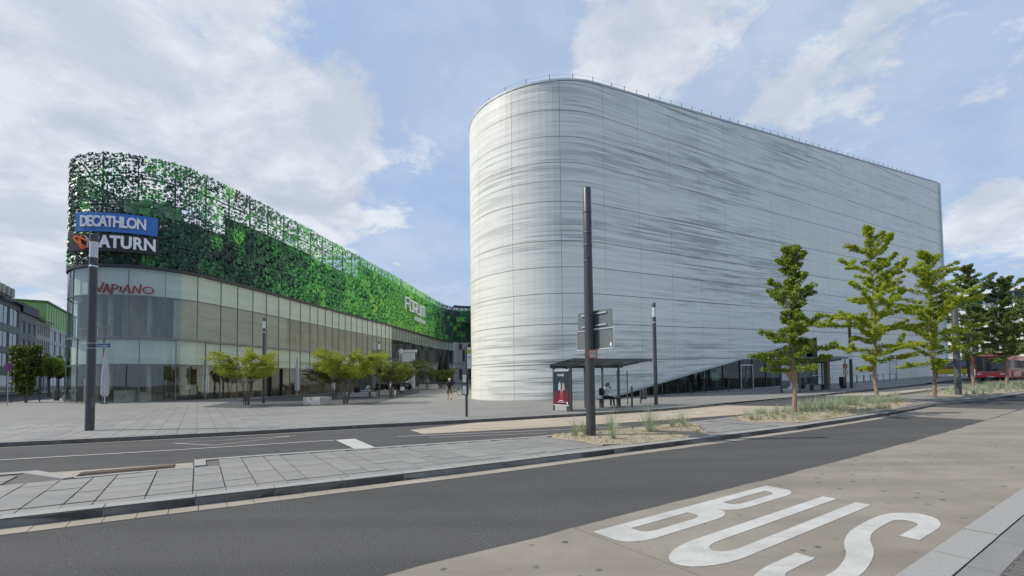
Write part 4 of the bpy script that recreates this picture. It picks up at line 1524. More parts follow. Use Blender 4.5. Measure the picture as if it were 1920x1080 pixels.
# red brush lettering on the upper glass
REDL = M('red_letters', (0.26, 0.02, 0.025), 0.45, var=0.05)
rl = thing('glass_lettering', 'dark red brush-style lettering fixed to the rounded upper glass', 'sign', (0, 0, 0))
def brush(name, strokes):
    mb = MB()
    for pts, w0, w1 in strokes:
        n = len(pts)
        for k in range(n - 1):
            (x0, y0), (x1, y1) = pts[k], pts[k + 1]
            L = math.hypot(x1 - x0, y1 - y0) or 1
            nx, ny = -(y1 - y0) / L, (x1 - x0) / L
            a = (w0 + (w1 - w0) * k / max(1, n - 1)) / 2; b = (w0 + (w1 - w0) * (k + 1) / max(1, n - 1)) / 2
            fn = on_nose(-90.8, 9.98, CR + .09)
            x0, x1 = x0 * .9, x1 * .9
            q4 = [(x0 + nx * a, y0 + ny * a), (x1 + nx * b, y1 + ny * b), (x1 - nx * b, y1 - ny * b), (x0 - nx * a, y0 - ny * a)]
            vs = [fn(x, y, 0) for x, y in q4] + [fn(x, y, -.04) for x, y in q4]
            mb.add(vs, [(0, 1, 2, 3), (7, 6, 5, 4), (0, 4, 5, 1), (1, 5, 6, 2), (2, 6, 7, 3), (3, 7, 4, 0)])
    mb.build(name, REDL, rl)
brush('letter', [([(0.0, .62), (.22, .08)], .1, .13), ([(.22, .05), (.62, .98)], .09, .15)])
brush('letter', [([(.55, .0), (.95, .86)], .14, .1), ([(.95, .84), (1.13, .05)], .12, .15), ([(.62, .3), (1.12, .34)], .07, .09)])
brush('letter', [([(1.32, -.12), (1.48, .8)], .15, .11), ([(1.28, .74), (1.72, .80), (1.98, .62), (1.75, .38), (1.40, .33)], .09, .12)])
brush('letter', [([(2.12, .1), (2.2, .66)], .13, .12)])
brush('letter', [([(2.3, .02), (2.78, .82)], .13, .1), ([(2.78, .8), (2.96, .04)], .12, .14), ([(2.4, .3), (2.95, .33)], .07, .08)])
brush('letter', [([(3.15, .04), (3.32, .78)], .13, .1), ([(3.3, .76), (3.72, .08)], .1, .13), ([(3.72, .06), (3.86, .92)], .1, .13)])
brush('letter', [([(4.45 + .42 * math.cos(a), .42 + .3 * math.sin(a)) for a in [2 * math.pi * k / 18 for k in range(19)]], .1, .12)])

# big FORUM letters on the far screen, built from strokes
p_, _ = mallp(QN, 0)
qf = QN
while mallp(qf)[0].y < 98.5: qf += 0.25
fl = thing('mall_lettering', 'big silver square-cut letters mounted on the lime green leaf screen', 'sign', (0, 0, 0))
def flat(q0, z0):
    def fn(x, y, z=0.0):
        p, t = mallp(q0 + x, -0.5 - z)
        return Vector((p.x, p.y, mbase(q0) + z0 + y))
    return fn
F = flat(qf, 17.0)
def letter(pts_list, wv, x0, sc):
    mb = MB()
    for pts in pts_list:
        for k in range(len(pts) - 1):
            a, b = F(x0 + pts[k][0] * sc, pts[k][1] * sc), F(x0 + pts[k + 1][0] * sc, pts[k + 1][1] * sc)
            d = (b - a).normalized()
            mb.bar(a - d * wv / 2, b + d * wv / 2, 0.3, wv, (0, 0, 1) if abs(d.z) < 0.7 else (mallp(qf)[1].x, mallp(qf)[1].y, 0))
    mb.build('letter', SIGNW, fl)
hts = 2.5
L_ = {'F': [[(0, 0), (0, 1), (.9, 1)], [(0, .5), (.7, .5)]], 'O': [[(0, 0), (0, .92), (.8, .92), (.8, 0), (0, 0)]], 'R': [[(0, 0), (0, .92), (.8, .92), (.8, .38), (0, .38)], [(.4, .38), (.8, 0)]],
      'U': [[(0, .92), (0, 0), (.8, 0), (.8, .92)]], 'M': [[(0, 0), (0, .92), (.55, .92), (.55, 0)], [(.55, .92), (1.1, .92), (1.1, 0)]]}
x = 0.0
for ch, adv in (('F', 1.15), ('O', 1.1), ('R', 1.1), ('U', 1.1), ('M', 1.4)):
    letter(L_[ch], 0.30, x, hts)
    x += adv * hts
Fs = flat(qf, 15.3)
text_on('small_lettering', 'mittelrhein', 1.6, None, None, SIGNW, fl, 0.06, 0.02, fn=lambda a, b, c: Fs(a + 10.4, b, c), width=8.2)

# ================================================================== LEFT STREET HOUSES
def house_wall(name, label, s0, t0, t1, h, wallm, rows, parent_extra=None, depth=10.0, base=0.0):
    """house whose street front is the plane s=s0, from t0 to t1; rows of windows (z0,z1,n,margin,dark)"""
    th_ = thing(name, label, 'house', st(s0, t0, base), 0)
    org = st(s0, t0, base)
    X = Vector((TD.x, TD.y, 0)); Y = Vector((-SD.x, -SD.y, 0)); Z = Vector((0, 0, 1))
    def W(a, d, z): return X * a + Y * d + Z * z
    Wd = t1 - t0
    # wall with real window openings: piers and spandrels
    mb = MB()
    zs = 0.0
    cuts = []
    for z0, z1, n, mg, gap in rows:
        if z0 > zs: mb.add([W(0, 0, zs), W(Wd, 0, zs), W(Wd, 0, z0), W(0, 0, z0)], [(3, 2, 1, 0)])
        wdt = (Wd - 2 * mg - (n - 1) * gap) / n
        xs = 0.0
        for k in range(n):
            a = mg + k * (wdt + gap)
            mb.add([W(xs, 0, z0), W(a, 0, z0), W(a, 0, z1), W(xs, 0, z1)], [(3, 2, 1, 0)])
            b = a + wdt
            # reveal
            mb.add([W(a, 0, z0), W(b, 0, z0), W(b, .22, z0), W(a, .22, z0)], [(0, 1, 2, 3)])
            mb.add([W(a, 0, z1), W(b, 0, z1), W(b, .22, z1), W(a, .22, z1)], [(3, 2, 1, 0)])
            mb.add([W(a, 0, z0), W(a, .22, z0), W(a, .22, z1), W(a, 0, z1)], [(0, 1, 2, 3)])
            mb.add([W(b, 0, z0), W(b, .22, z0), W(b, .22, z1), W(b, 0, z1)], [(3, 2, 1, 0)])
            cuts.append((a, b, z0, z1))
            xs = b
        mb.add([W(xs, 0, z0), W(Wd, 0, z0), W(Wd, 0, z1), W(xs, 0, z1)], [(3, 2, 1, 0)])
        zs = z1
    mb.add([W(0, 0, zs), W(Wd, 0, zs), W(Wd, 0, h), W(0, 0, h)], [(3, 2, 1, 0)])
    mb.add([W(0, 0, 0), W(0, depth, 0), W(0, depth, h), W(0, 0, h)], [(3, 2, 1, 0)])
    mb.add([W(Wd, 0, 0), W(Wd, depth, 0), W(Wd, depth, h), W(Wd, 0, h)], [(0, 1, 2, 3)])
    mb.add([W(0, 0, h), W(Wd, 0, h), W(Wd, depth, h), W(0, depth, h)], [(0, 1, 2, 3)])
    mb.add([W(0, depth, 0), W(Wd, depth, 0), W(Wd, depth, h), W(0, depth, h)], [(0, 1, 2, 3)])
    mb.build('wall', wallm, th_)
    for a, b, z0, z1 in cuts:
        wn = MB()
        for (p, q) in ((W(a, .14, z0), W(b, .14, z0)), (W(a, .14, z1), W(b, .14, z1)), (W(a, .14, z0), W(a, .14, z1)), (W(b, .14, z0), W(b, .14, z1)), (W((a + b) / 2, .14, z0), W((a + b) / 2, .14, z1))):
            wn.bar(p, q, 0.06, 0.07, (SD.x, SD.y, 0.01))
        f = wn.build('window', HFRAME, th_)
        MB().add([W(a, .16, z0), W(b, .16, z0), W(b, .16, z1), W(a, .16, z1)], [(3, 2, 1, 0)]).build('pane', HGLASS, f)
    return th_, W, Wd


HFRAME = M('window_frame', (0.45, 0.46, 0.46), 0.5)
HGLASS = M('window_glass', (0.035, 0.045, 0.05), 0.06, var=0.3, vs=0.6, spec=0.9)
GREYH = M('grey_render', (0.17, 0.185, 0.175), 0.8, var=0.1)
SH = -29.0
CREAM = M('cream_render', (0.36, 0.36, 0.29), 0.8, var=0.1)
WHITEH = M('white_render', (0.42, 0.435, 0.435), 0.8, var=0.1)
SLATE = M('slate_roof', (0.055, 0.057, 0.065), 0.7, var=0.25, vs=3)
GREENR = M('green_roof_glass', (0.22, 0.42, 0.12), 0.4, var=0.15, vs=0.4)


def tpos(px):
    """t on the street-front plane seen at picture column px (survey of the street)"""
    u = (px - 960) / FPX
    d = SH / (u * SD.x + SD.y)
    return u * d * TD.x + d * TD.y


t_a, t_b, t_c, t_d, t_e = 84.0, tpos(34), tpos(66), tpos(92), tpos(128)
h1, W, Wd = house_wall('street_house', 'grey house with broad glazed window bands and slanting dark roof at picture edge', SH, t_a, t_b, 17.4, GREYH, [(0.3, 3.6, 4, 0.5, 0.3), (5.2, 7.6, 8, 0.6, 0.25), (8.8, 11.6, 8, 0.6, 0.25), (13.0, 16.3, 8, 0.6, 0.25)])
rf = MB().add([W(-1, -1.0, 17.2), W(Wd + .4, -1.0, 17.2), W(Wd + .4, 4.5, 20.4), W(-1, 4.5, 20.4), W(-1, -1.0, 17.5), W(Wd + .4, -1.0, 17.5), W(Wd + .4, 4.5, 20.7), W(-1, 4.5, 20.7)], [(0, 1, 2, 3), (7, 6, 5, 4), (0, 4, 5, 1), (1, 5, 6, 2), (2, 6, 7, 3), (3, 7, 4, 0)]).build('roof', SLATE, h1)
for k in range(5):
    a = Wd - 2.0 - 2.6 * k
    MB().box(W(a, 1.6, 19.5), (1.5, 2.2, 1.7), ROADANG + math.pi / 2).build('dormer', CREAM, rf)
for a in (Wd - 1.0, Wd - 5.4):
    MB().box(W(a, 4.2, 21.6), (2.6, 2.0, 4.0), ROADANG + math.pi / 2).build('chimney', M('dark_chimney', (0.05, 0.052, 0.06), 0.7), rf)
h2, W, Wd = house_wall('street_house', 'grey-green house with small square windows and dark balcony roof terrace', SH, t_b + .02, t_c, 16.4, M('greygreen_render', (0.17, 0.185, 0.165), 0.8), [(0.3, 3.4, 3, 0.6, 0.5), (5.6, 7.4, 3, 1.0, 1.2), (8.9, 11.0, 3, 1.0, 1.2), (12.4, 14.6, 3, 1.0, 1.2)])
MB().box(W(Wd / 2, 0.4, 17.2), (Wd - .4, 1.6, 1.8), ROADANG + math.pi / 2).build('balcony', SLATE, h2)
MB().add([W(0, 3, 16.4), W(Wd, 3, 16.4), W(Wd, 3, 19.6), W(0, 3, 20.2), W(0, 9, 16.4), W(Wd, 9, 16.4), W(Wd, 9, 19.6), W(0, 9, 20.2)], [(3, 2, 1, 0), (2, 3, 7, 6), (0, 3, 7, 4), (1, 5, 6, 2)]).build('roof', SLATE, h2)
h3, W, Wd = house_wall('street_house', 'cream house with narrow upright dark windows between the grey and white houses', SH, t_c + .02, t_d, 16.0, CREAM, [(0.3, 3.4, 3, 0.6, 0.5), (5.4, 8.0, 6, 0.7, 0.7), (9.0, 11.8, 6, 0.7, 0.7), (12.9, 15.4, 6, 0.7, 0.7)])
MB().add([W(-.3, -.6, 16.0), W(Wd + .3, -.6, 16.0), W(Wd + .3, 4, 18.4), W(-.3, 4, 18.4), W(-.3, -.6, 16.3), W(Wd + .3, -.6, 16.3), W(Wd + .3, 4, 18.7), W(-.3, 4, 18.7)], [(0, 1, 2, 3), (7, 6, 5, 4), (0, 4, 5, 1), (1, 5, 6, 2), (2, 6, 7, 3), (3, 7, 4, 0)]).build('roof', SLATE, h3)
h4, W, Wd = house_wall('street_house', 'white house under a green glazed roof storey beside the rounded mall corner', SH, t_d + .02, t_e + 14, 15.6, WHITEH, [(0.3, 3.6, 4, 0.8, 0.8), (5.4, 8.0, 6, 1.0, 1.4), (9.0, 11.6, 6, 1.0, 1.4), (12.4, 14.9, 6, 1.0, 1.4)])
gb = MB().box(W(Wd / 2, 4.0, 18.6), (Wd - .6, 6.0, 5.6), ROADANG + math.pi / 2).build('green_storey', GREENR, h4)
for k in range(14):
    MB().box(W(1.0 + (Wd - 2) * k / 13, 0.93, 18.4), (0.35, 0.12, 5.0), ROADANG + math.pi / 2).build('fin', M('green_fin', (0.30, 0.52, 0.20), 0.5), gb)
MB().box(W(Wd / 2, 4.0, 21.6), (Wd + .2, 7.0, 0.35), ROADANG + math.pi / 2).build('roof', M('green_roof_edge', (0.10, 0.2, 0.06), 0.5), h4)

# ================================================================== RIGHT OFFICE BUILDING
ob = thing('office_building', 'white modern office block with window strips and set-back top floor behind the bus', 'building', (0, 0, 0))
A0, A1 = Vector((104.0, 84.0)), Vector((92.0, 108.0))
dirb = (A1 - A0).normalized(); nb = Vector((-dirb.y, dirb.x))   # nb points away from the camera side?
if nb.dot(Vector((-1, -1))) > 0: nb = -nb
def OB(a, d, z):
    q = A0 + dirb * a + nb * d
    return Vector((q.x, q.y, 1.66 + z))
LB = (A1 - A0).length + 16
S0 = -24.0
OWH = M('office_white', (0.66, 0.67, 0.66), 0.6, var=0.06)
OGR = M('office_panel', (0.30, 0.30, 0.29), 0.7, var=0.15)
mb = MB()
mb.add([OB(S0, .5, 0), OB(LB, .5, 0), OB(LB, .5, 13.6), OB(S0, .5, 13.6)], [(0, 1, 2, 3)])
mb.add([OB(LB, .5, 0), OB(LB, 14, 0), OB(LB, 14, 13.6), OB(LB, .5, 13.6)], [(0, 1, 2, 3)])
mb.build('core_wall', OGR, ob)
for z in (3.6, 6.9, 10.2, 13.4):
    MB().box((OB((S0 + LB) / 2, 0.2, z)), (LB - S0, 1.0, 0.55 if z < 13 else 0.7), math.atan2(dirb.y, dirb.x)).build('floor_band', OWH, ob)
k = S0 + 0.5
while k < LB:
    MB().box(OB(k, 0.05, 6.8), (0.32, 0.5, 13.2), math.atan2(dirb.y, dirb.x)).build('column', OWH, ob)
    for z in (0.6, 4.1, 7.4, 10.7):
        a, b = k + .25, k + 2.9
        w_ = MB().add([OB(a, .46, z + .75), OB(b, .46, z + .75), OB(b, .46, z + 2.4), OB(a, .46, z + 2.4)], [(0, 1, 2, 3)]).build('window', HGLASS, ob)
        MB().bar(OB((a + b) / 2, .42, z + .75), OB((a + b) / 2, .42, z + 2.4), 0.07, 0.07, (nb.x, nb.y, 0.01)).build('frame', OWH, w_)
    k += 3.1
TEALG = M('teal_window', (0.05, 0.12, 0.12), 0.08, var=0.3, vs=0.4, spec=0.9)
mb = MB().add([OB(S0, 2.2, 13.6), OB(LB, 2.2, 13.6), OB(LB, 2.2, 16.9), OB(S0, 2.2, 16.9)], [(0, 1, 2, 3)])
pw = mb.build('top_floor_glazing', TEALG, ob)
k = S0
while k < LB:
    MB().box(OB(k, 2.1, 15.2), (0.3, 0.3, 3.3), math.atan2(dirb.y, dirb.x)).build('glazing_post', OWH, pw)
    k += 2.2
MB().box(OB((S0 + LB) / 2, 4.0, 17.2), (LB - S0 + 1, 8.0, 0.6), math.atan2(dirb.y, dirb.x)).build('roof', OWH, ob)
rl_ = MB()
for z in (14.1, 14.4, 14.7):
    rl_.bar(OB(S0, 0.0, z), OB(LB, 0.0, z), 0.05, 0.05)
k = S0
while k < LB:
    rl_.bar(OB(k, 0.0, 13.7), OB(k, 0.0, 14.75), 0.05, 0.05); k += 1.5
rl_.build('balcony_railing', OWH, ob)
# ================================================================== TREES
LEAF_BRIGHT = leaf_mat('ginkgo_bright', (0.22, 0.29, 0.028), (0.44, 0.49, 0.06), 1.0, 0.42)
LEAF_MID = leaf_mat('ginkgo_mid', (0.12, 0.18, 0.025), (0.27, 0.34, 0.05), 1.0, 0.35)
LEAF_DARK = leaf_mat('ginkgo_dark', (0.08, 0.125, 0.036), (0.21, 0.28, 0.075), 1.0, 0.3)
LEAF_YEL = leaf_mat('plaza_tree_yellow', (0.13, 0.18, 0.022), (0.38, 0.41, 0.05), 0.7, 0.35)
LEAF_OLIVE = leaf_mat('plaza_tree_olive', (0.08, 0.115, 0.024), (0.21, 0.235, 0.04), 0.8, 0.35)
IVY = leaf_mat('ivy_leaf', (0.035, 0.06, 0.012), (0.15, 0.19, 0.03), 1.3, 0.25)


class Leaves:
    def __init__(self, seed):
        self.r = np.random.default_rng(seed)
        self.c, self.s = [], []

    def puff(self, p, rad, n, size, flat=0.8):
        d = self.r.normal(size=(n, 3)); d /= np.linalg.norm(d, axis=1)[:, None] + 1e-9
        q = np.array(p) + d * (self.r.random((n, 1)) ** 0.45) * rad * np.array([1, 1, flat])
        self.c.append(q); self.s.append(np.full(n, size) * self.r.uniform(0.6, 1.25, n))

    def build(self, name, mat, parent):
        C = np.concatenate(self.c); S = np.concatenate(self.s)
        n = len(C)
        nrm = self.r.normal(size=(n, 3)) + np.array([0, 0, 0.7]); nrm /= np.linalg.norm(nrm, axis=1)[:, None]
        a = np.cross(nrm, self.r.normal(size=(n, 3))); a /= np.linalg.norm(a, axis=1)[:, None]
        b = np.cross(nrm, a)
        # fan-shaped leaf: five corners
        k = [(-0.15, -0.5), (0.15, -0.5), (0.55, 0.25), (0.0, 0.5), (-0.55, 0.25)]
        V = np.stack([C + (a * x + b * y + nrm * (0.12 * abs(x))) * S[:, None] for x, y in k], axis=1).reshape(-1, 3)
        F = np.arange(n * 5).reshape(n, 5)
        me = bpy.data.meshes.new(name)
        me.vertices.add(n * 5); me.vertices.foreach_set('co', V.ravel())
        me.loops.add(n * 5); me.loops.foreach_set('vertex_index', F.ravel())
        me.polygons.add(n); me.polygons.foreach_set('loop_start', np.arange(0, n * 5, 5)); me.polygons.foreach_set('loop_total', np.full(n, 5))
        me.update(); me.validate()
        return link(name, me, mat, parent)


def ginkgo(label, s, t, h, z0, rad, seed, lm, dens=1.0, taper=1.0, lean=0.0, group='young street trees on the median'):
    root = thing('ginkgo_tree', label, 'tree', st(s, t, 0.03), 0, group)
    r = random.Random(seed)
    lf = Leaves(seed)
    tk = MB()
    wob = [(r.uniform(-.05, .05), r.uniform(-.05, .05)) for _ in range(9)]
    def axis(z):
        k = z / h * 8
        i = min(7, int(k)); f = k - i
        return Vector((wob[i][0] * (1 - f) + wob[i + 1][0] * f + lean * z, wob[i][1] * (1 - f) + wob[i + 1][1] * f, z))
    tk.tube([axis(h * i / 14) for i in range(15)], [max(0.010, 0.098 * (1 - i / 14.5) ** 0.9) for i in range(15)], 8)
    tk.build('trunk', BARK, root, smooth=True)
    br = MB()
    z = z0
    az = r.uniform(0, 6.28)
    while z < h * 0.97:
        f = (z - z0) / (h - z0)
        env = rad * float(np.interp(f, [0, .12, .35, .6, .8, .93, 1], [.62, 1.0, .92, .66, .46, .24, .1]))
        L = env * r.choice((0.35, 0.55, 0.75, 0.95, 1.15, 1.3))
        az += 2.399 + r.uniform(-.5, .5)
        el = R(2 + 40 * f + r.uniform(-12, 20))
        d = Vector((math.cos(az) * math.cos(el), math.sin(az) * math.cos(el), math.sin(el)))
        p = axis(z)
        pts = [p]
        n = max(4, int(L / 0.2))
        droop = r.uniform(-.10, .16)
        for k in range(n):
            d2 = (d + Vector((r.uniform(-.22, .22), r.uniform(-.22, .22), r.uniform(-.12, .12) + droop * k / n))).normalized()
            p = p + d2 * L / n
            pts.append(p)
        br.tube(pts, [0.026 * (1 - k / (n + 1.5)) + 0.004 for k in range(n + 1)], 5, False)
        for k in range(1, n + 1):
            fr = k / n
            rr = r.uniform(.13, .25) * (1.15 - .4 * fr)
            lf.puff(pts[k], rr, int(r.uniform(45, 100) * dens * (1.0 if fr > .2 else 0.6)), 0.07)
            if r.random() < 0.34 and k > 1:     # side twig
                sd_ = (d.cross(Vector((0, 0, 1))) * r.choice((-1, 1)) + d * 0.6 + Vector((0, 0, r.uniform(-.3, .5)))).normalized()
                e = pts[k] + sd_ * L * r.uniform(0.2, 0.45)
                br.tube([pts[k], e], [0.009, 0.004], 4, False)
                for q in (0.35, 0.7, 1.0):
                    lf.puff(pts[k].lerp(e, q), r.uniform(.11, .20), int(58 * dens), 0.075)
        z += (h - z0) / 50 * r.uniform(0.4, 1.6)
    for k in range(7):
        lf.puff(axis(h * (0.86 + 0.14 * k / 6)), 0.13, int(50 * dens), 0.072)
    br.build('branches', BARKD, root)
    lf.build('crown', lm, root)
    return root


ginkgo('mid-green narrow ginkgo in front of the slanted glass entrance', 20.56, 9.29, 6.95, 1.75, 1.35, 21, LEAF_MID, 1.0)
ginkgo('tallest bright yellow-green ginkgo with a bare bushy top spike', 29.65, 9.35, 9.2, 1.75, 2.1, 22, LEAF_BRIGHT, 1.1)
ginkgo('bright yellow-green ginkgo at the far end of the white facade', 34.67, 8.22, 8.3, 1.7, 2.2, 23, LEAF_BRIGHT, 1.0)
ginkgo('dark green ginkgo left of the red bus front', 45.8, 8.68, 8.9, 2.2, 2.0, 24, LEAF_DARK, 1.1)
ginkgo('dark green ginkgo overlapping the red bus', 47.1, 7.27, 7.9, 2.0, 2.3, 25, LEAF_DARK, 1.1)
ginkgo('dark green ginkgo cut off by the right picture edge', 52.0, 6.0, 8.6, 2.0, 2.6, 26, LEAF_DARK, 1.1)


def multistem(label, x, y, h, rad, seed, lm, stems=6, dens=1.0, zc=0.45, group='multi-stem trees on the plaza', off=(0, 0)):
    root = thing('plaza_tree', label, 'tree', gz(x, y), 0, group)
    r = random.Random(seed)
    lf = Leaves(seed)
    tk, br = MB(), MB()
    for k in range(stems):
        a = 2 * math.pi * k / stems + r.uniform(-.4, .4)
        L = rad * r.uniform(0.25, 0.6)
        b = Vector((math.cos(a) * 0.14, math.sin(a) * 0.14, 0))
        pts = [b]
        for i in range(1, 7):
            f = i / 6
            pts.append(Vector((b.x + math.cos(a) * L * f ** 1.6 + off[0] * f + r.uniform(-.06, .06), b.y + math.sin(a) * L * f ** 1.6 + off[1] * f + r.uniform(-.06, .06), h * 0.66 * f)))
        tk.tube(pts, [0.040 * (1 - i / 8.5) for i in range(7)], 6, False)
        # layered sprays
        for i in range(3, 7):
            for q in range(3):
                a2 = a + r.uniform(-1.5, 1.5)
                Lb = rad * r.uniform(0.35, 0.75) * (0.7 + 0.3 * (i / 6))
                e = pts[i] + Vector((math.cos(a2) * Lb, math.sin(a2) * Lb, h * r.uniform(0.04, 0.24)))
                hor = math.hypot(e.x - off[0], e.y - off[1])
                if hor > rad: e.x, e.y = off[0] + (e.x - off[0]) * rad / hor, off[1] + (e.y - off[1]) * rad / hor
                e.z = min(e.z, h * (1.0 - 0.22 * (hor / rad) ** 2) - .1)
                e.z = max(e.z, h * zc * (0.95 + .15 * r.random()))
                mid = pts[i].lerp(e, 0.5) + Vector((0, 0, 0.08))
                br.tube([pts[i], mid, e], [0.018, 0.011, 0.004], 4, False)
                for c, rr in ((e, 0.42), (mid.lerp(e, .5), 0.36), (mid, 0.26)):
                    lf.puff(c, rr * r.uniform(0.6, 1.25), int(70 * dens), 0.078, 0.55)
    tk.build('trunk', BARKD, root, smooth=True)
    br.build('branches', BARKD, root)
    lf.build('crown', lm, root)
    return root


multistem('yellow-green multi-stem tree beside the dark litter bin on the plaza', -19.6, 34.2, 4.85, 2.45, 31, LEAF_YEL, 5, 1.1, 0.5)
multistem('biggest yellow multi-stem tree right of the pale concrete block', -12.65, 35.0, 4.9, 2.6, 32, LEAF_YEL, 7, 1.2, 0.45, off=(0.4, 0))
multistem('dark olive multi-stem tree behind the biggest yellow tree, left side', -17.4, 45.2, 4.4, 1.7, 33, LEAF_OLIVE, 6, 1.0, 0.4)
multistem('olive multi-stem tree behind the biggest yellow tree, right side', -12.2, 46.5, 4.3, 1.8, 34, LEAF_OLIVE, 6, 1.0, 0.42)
multistem('green multi-stem tree before the white arched panel', -17.5, 79.5, 6.2, 4.0, 35, LEAF_OLIVE, 6, 1.3, 0.42)
multistem('low small multi-stem tree near the two dark folded parasols', -13.0, 84.0, 4.4, 3.2, 36, LEAF_OLIVE, 5, 1.0, 0.4)
multistem('small green bushy tree right of the plaza lamp with two seated people', -14.3, 60.0, 4.2, 1.7, 38, LEAF_OLIVE, 4, 0.8, 0.4)

# street trees at the left
def round_tree(label, x, y, h, rad, seed, lm, zb):
    root = thing('street_tree', label, 'tree', gz(x, y, -.1), 0, 'trees in the side street')
    r = random.Random(seed); lf = Leaves(seed)
    MB().tube([(0, 0, 0), (0.05, 0, zb), (0, .05, h * .7)], [0.16, 0.12, 0.05], 8).build('trunk', BARKD, root, smooth=True)
    br = MB()
    for k in range(26):
        a, e = r.uniform(0, 6.28), r.uniform(-.3, 1.2)
        p = Vector((math.cos(a) * math.cos(e) * rad, math.sin(a) * math.cos(e) * rad, zb + (h - zb) * (0.42 + 0.5 * math.sin(e)))) * 1.0
        br.tube([(0, 0, zb + .3), p], [0.05, 0.01], 4, False)
        for f in (0.55, 0.8, 1.0):
            lf.puff(Vector((0, 0, zb + .5)).lerp(p, f), 0.6, 60, 0.2)
    br.build('branches', BARKD, root)
    lf.build('crown', lm, root)


pz = lambda px, d: ((px - 960) / FPX * d, d)
round_tree('dark green street tree behind the ivy frame, nearer the mall corner', *pz(92, 74), 6.6, 1.7, 51, LEAF_MID, 2.4)
round_tree('dark green street tree before the white house, touching the mall corner', *pz(110, 86), 7.6, 1.9, 52, LEAF_MID, 2.6)
round_tree('pale green small street tree between ivy frame and cream house', *pz(76, 90), 8.4, 2.0, 53, LEAF_MID, 3.0)

# ivy grown over a frame of posts
iv = thing('ivy_frame', 'tall block of dark ivy grown over thin metal posts at the street corner', 'plant', gz(-47.8, 45.4))
for sx in (-.75, .75):
    for sy in (-.6, .6):
        MB().tube([(sx, sy, 0), (sx, sy, 5.2)], 0.045, 6).build('post', METAL, iv)
lf = Leaves(61); r = random.Random(61)
for k in range(330):
    z = 0.9 + 4.6 * r.random() ** 0.8
    f = 1.0 + (0.1 if z > 4.2 else 0.0) - (0.3 if z < 1.6 else 0)
    lf.puff((r.uniform(-.85, .95) * f, r.uniform(-.7, .7) * f, z), 0.3, 22, 0.17)
lf.build('foliage', IVY, iv)
MB().tube([(0, 0, 0), (.1, 0, 2.0), (-.1, .1, 4.0)], [0.1, 0.07, 0.04], 6).build('stem', BARKD, iv)

# ================================================================== GRASS IN THE BEDS
GRASSM = leaf_mat('blue_lyme_grass', (0.22, 0.27, 0.18), (0.44, 0.50, 0.36), 2.0, 0.25)
GRASSD = leaf_mat('dry_bed_grass', (0.20, 0.20, 0.095), (0.36, 0.35, 0.19), 2.0, 0.25)


def tuft_geo(v, f, c, n, h, spread, r):
    for _ in range(n):
        a = r.uniform(0, 6.28)
        L = h * r.uniform(0.6, 1.3)
        lean = spread * r.uniform(0.1, 1.0) ** 0.8
        b = Vector(c) + Vector((r.uniform(-.05, .05), r.uniform(-.05, .05), 0))
        d = Vector((math.cos(a), math.sin(a), 0)); sd_ = Vector((-d.y, d.x, 0)) * r.uniform(0.004, 0.007)
        el = math.pi / 2 - lean * 0.95
        dir1 = d * math.cos(el) + Vector((0, 0, math.sin(el)))
        el2 = el - r.uniform(0.1, 0.7)
        dir2 = d * math.cos(el2) + Vector((0, 0, math.sin(el2)))
        p1 = b + dir1 * L * 0.55
        p2 = p1 + dir2 * L * 0.5
        k = len(v)
        v += [tuple(b - sd_), tuple(b + sd_), tuple(p1 + sd_ * .8), tuple(p1 - sd_ * .8), tuple(p2)]
        f += [(k, k + 1, k + 2, k + 3), (k + 3, k + 2, k + 4)]


r5 = random.Random(77)
TUF = [(8.75, 9.75, 'small blue-green grass tuft left of the tall mast, at the bed corner'), (9.25, 9.85, 'blue-green grass tuft just left of the tall mast'), (9.0, 8.55, 'blue-green grass tuft in front of the tall mast base'), (10.4, 9.9, 'blue-green grass tuft behind and right of the tall mast'),
       (10.9, 8.9, 'largest blue-green grass tuft in the bed right of the mast'), (12.6, 9.4, 'low olive grass tuft on the bare gravel right of the largest tuft'), (13.2, 9.4, 'blue-green grass tuft at the right tip of the nearer bed'),
       (30.0, 8.7, 'blue-green grass tuft beside the tallest tree trunk'), (16.6, 9.0, 'tiny grass tuft at the left tip of the farther bed')]
for i, (s_, t_, lb) in enumerate(TUF):
    v, f = [], []
    hh = (0.42, 0.5, 0.5, 0.5, 0.66, 0.38, 0.55, 0.75, 0.3)[i]
    tuft_geo(v, f, (0, 0, 0), 60 if i != 4 else 95, hh * 1.4, 1.0, r5)
    me = bpy.data.meshes.new('grass_tuft'); me.from_pydata(v, [], f)
    o = link('grass_tuft', me, GRASSM)
    o.location = st(s_, t_, 0.04)
    tag(o, lb, 'grass', 'single grass tufts in the planting beds')
v, f = [], []
for _ in range(150):
    p = (r5.uniform(18, 30), r5.uniform(8.4, 10.2))
    if inside(p, BED2) and (p[1] > 8.9 or p[0] > 25):
        tuft_geo(v, f, st(p[0], p[1], 0.04), 26, 0.34 + 0.35 * (p[0] > 22) * r5.random(), 0.8, r5)
for _ in range(60):
    p = (r5.uniform(16.5, 27), r5.uniform(7.6, 9.2))
    if inside(p, BED2): tuft_geo(v, f, st(p[0], p[1], 0.04), 12, 0.2, 0.9, r5)
for _ in range(260):
    p = (r5.uniform(36.5, 58), r5.uniform(5.4, 10))
    if inside(p, BED3): tuft_geo(v, f, st(p[0], p[1], 0.04), 22, 0.5, 0.8, r5)
me = bpy.data.meshes.new('bed_grass'); me.from_pydata(v, [], f)
tag(link('bed_grass', me, GRASSM), 'thick blue-green grass filling the farther planting beds', 'grass', kind='stuff')
v, f = [], []
for _ in range(160):
    p = (r5.uniform(8.2, 14.2), r5.uniform(7.75, 10.4))
    if inside(p, BED1): tuft_geo(v, f, st(p[0], p[1], 0.04), 7, 0.13, 1.0, r5)
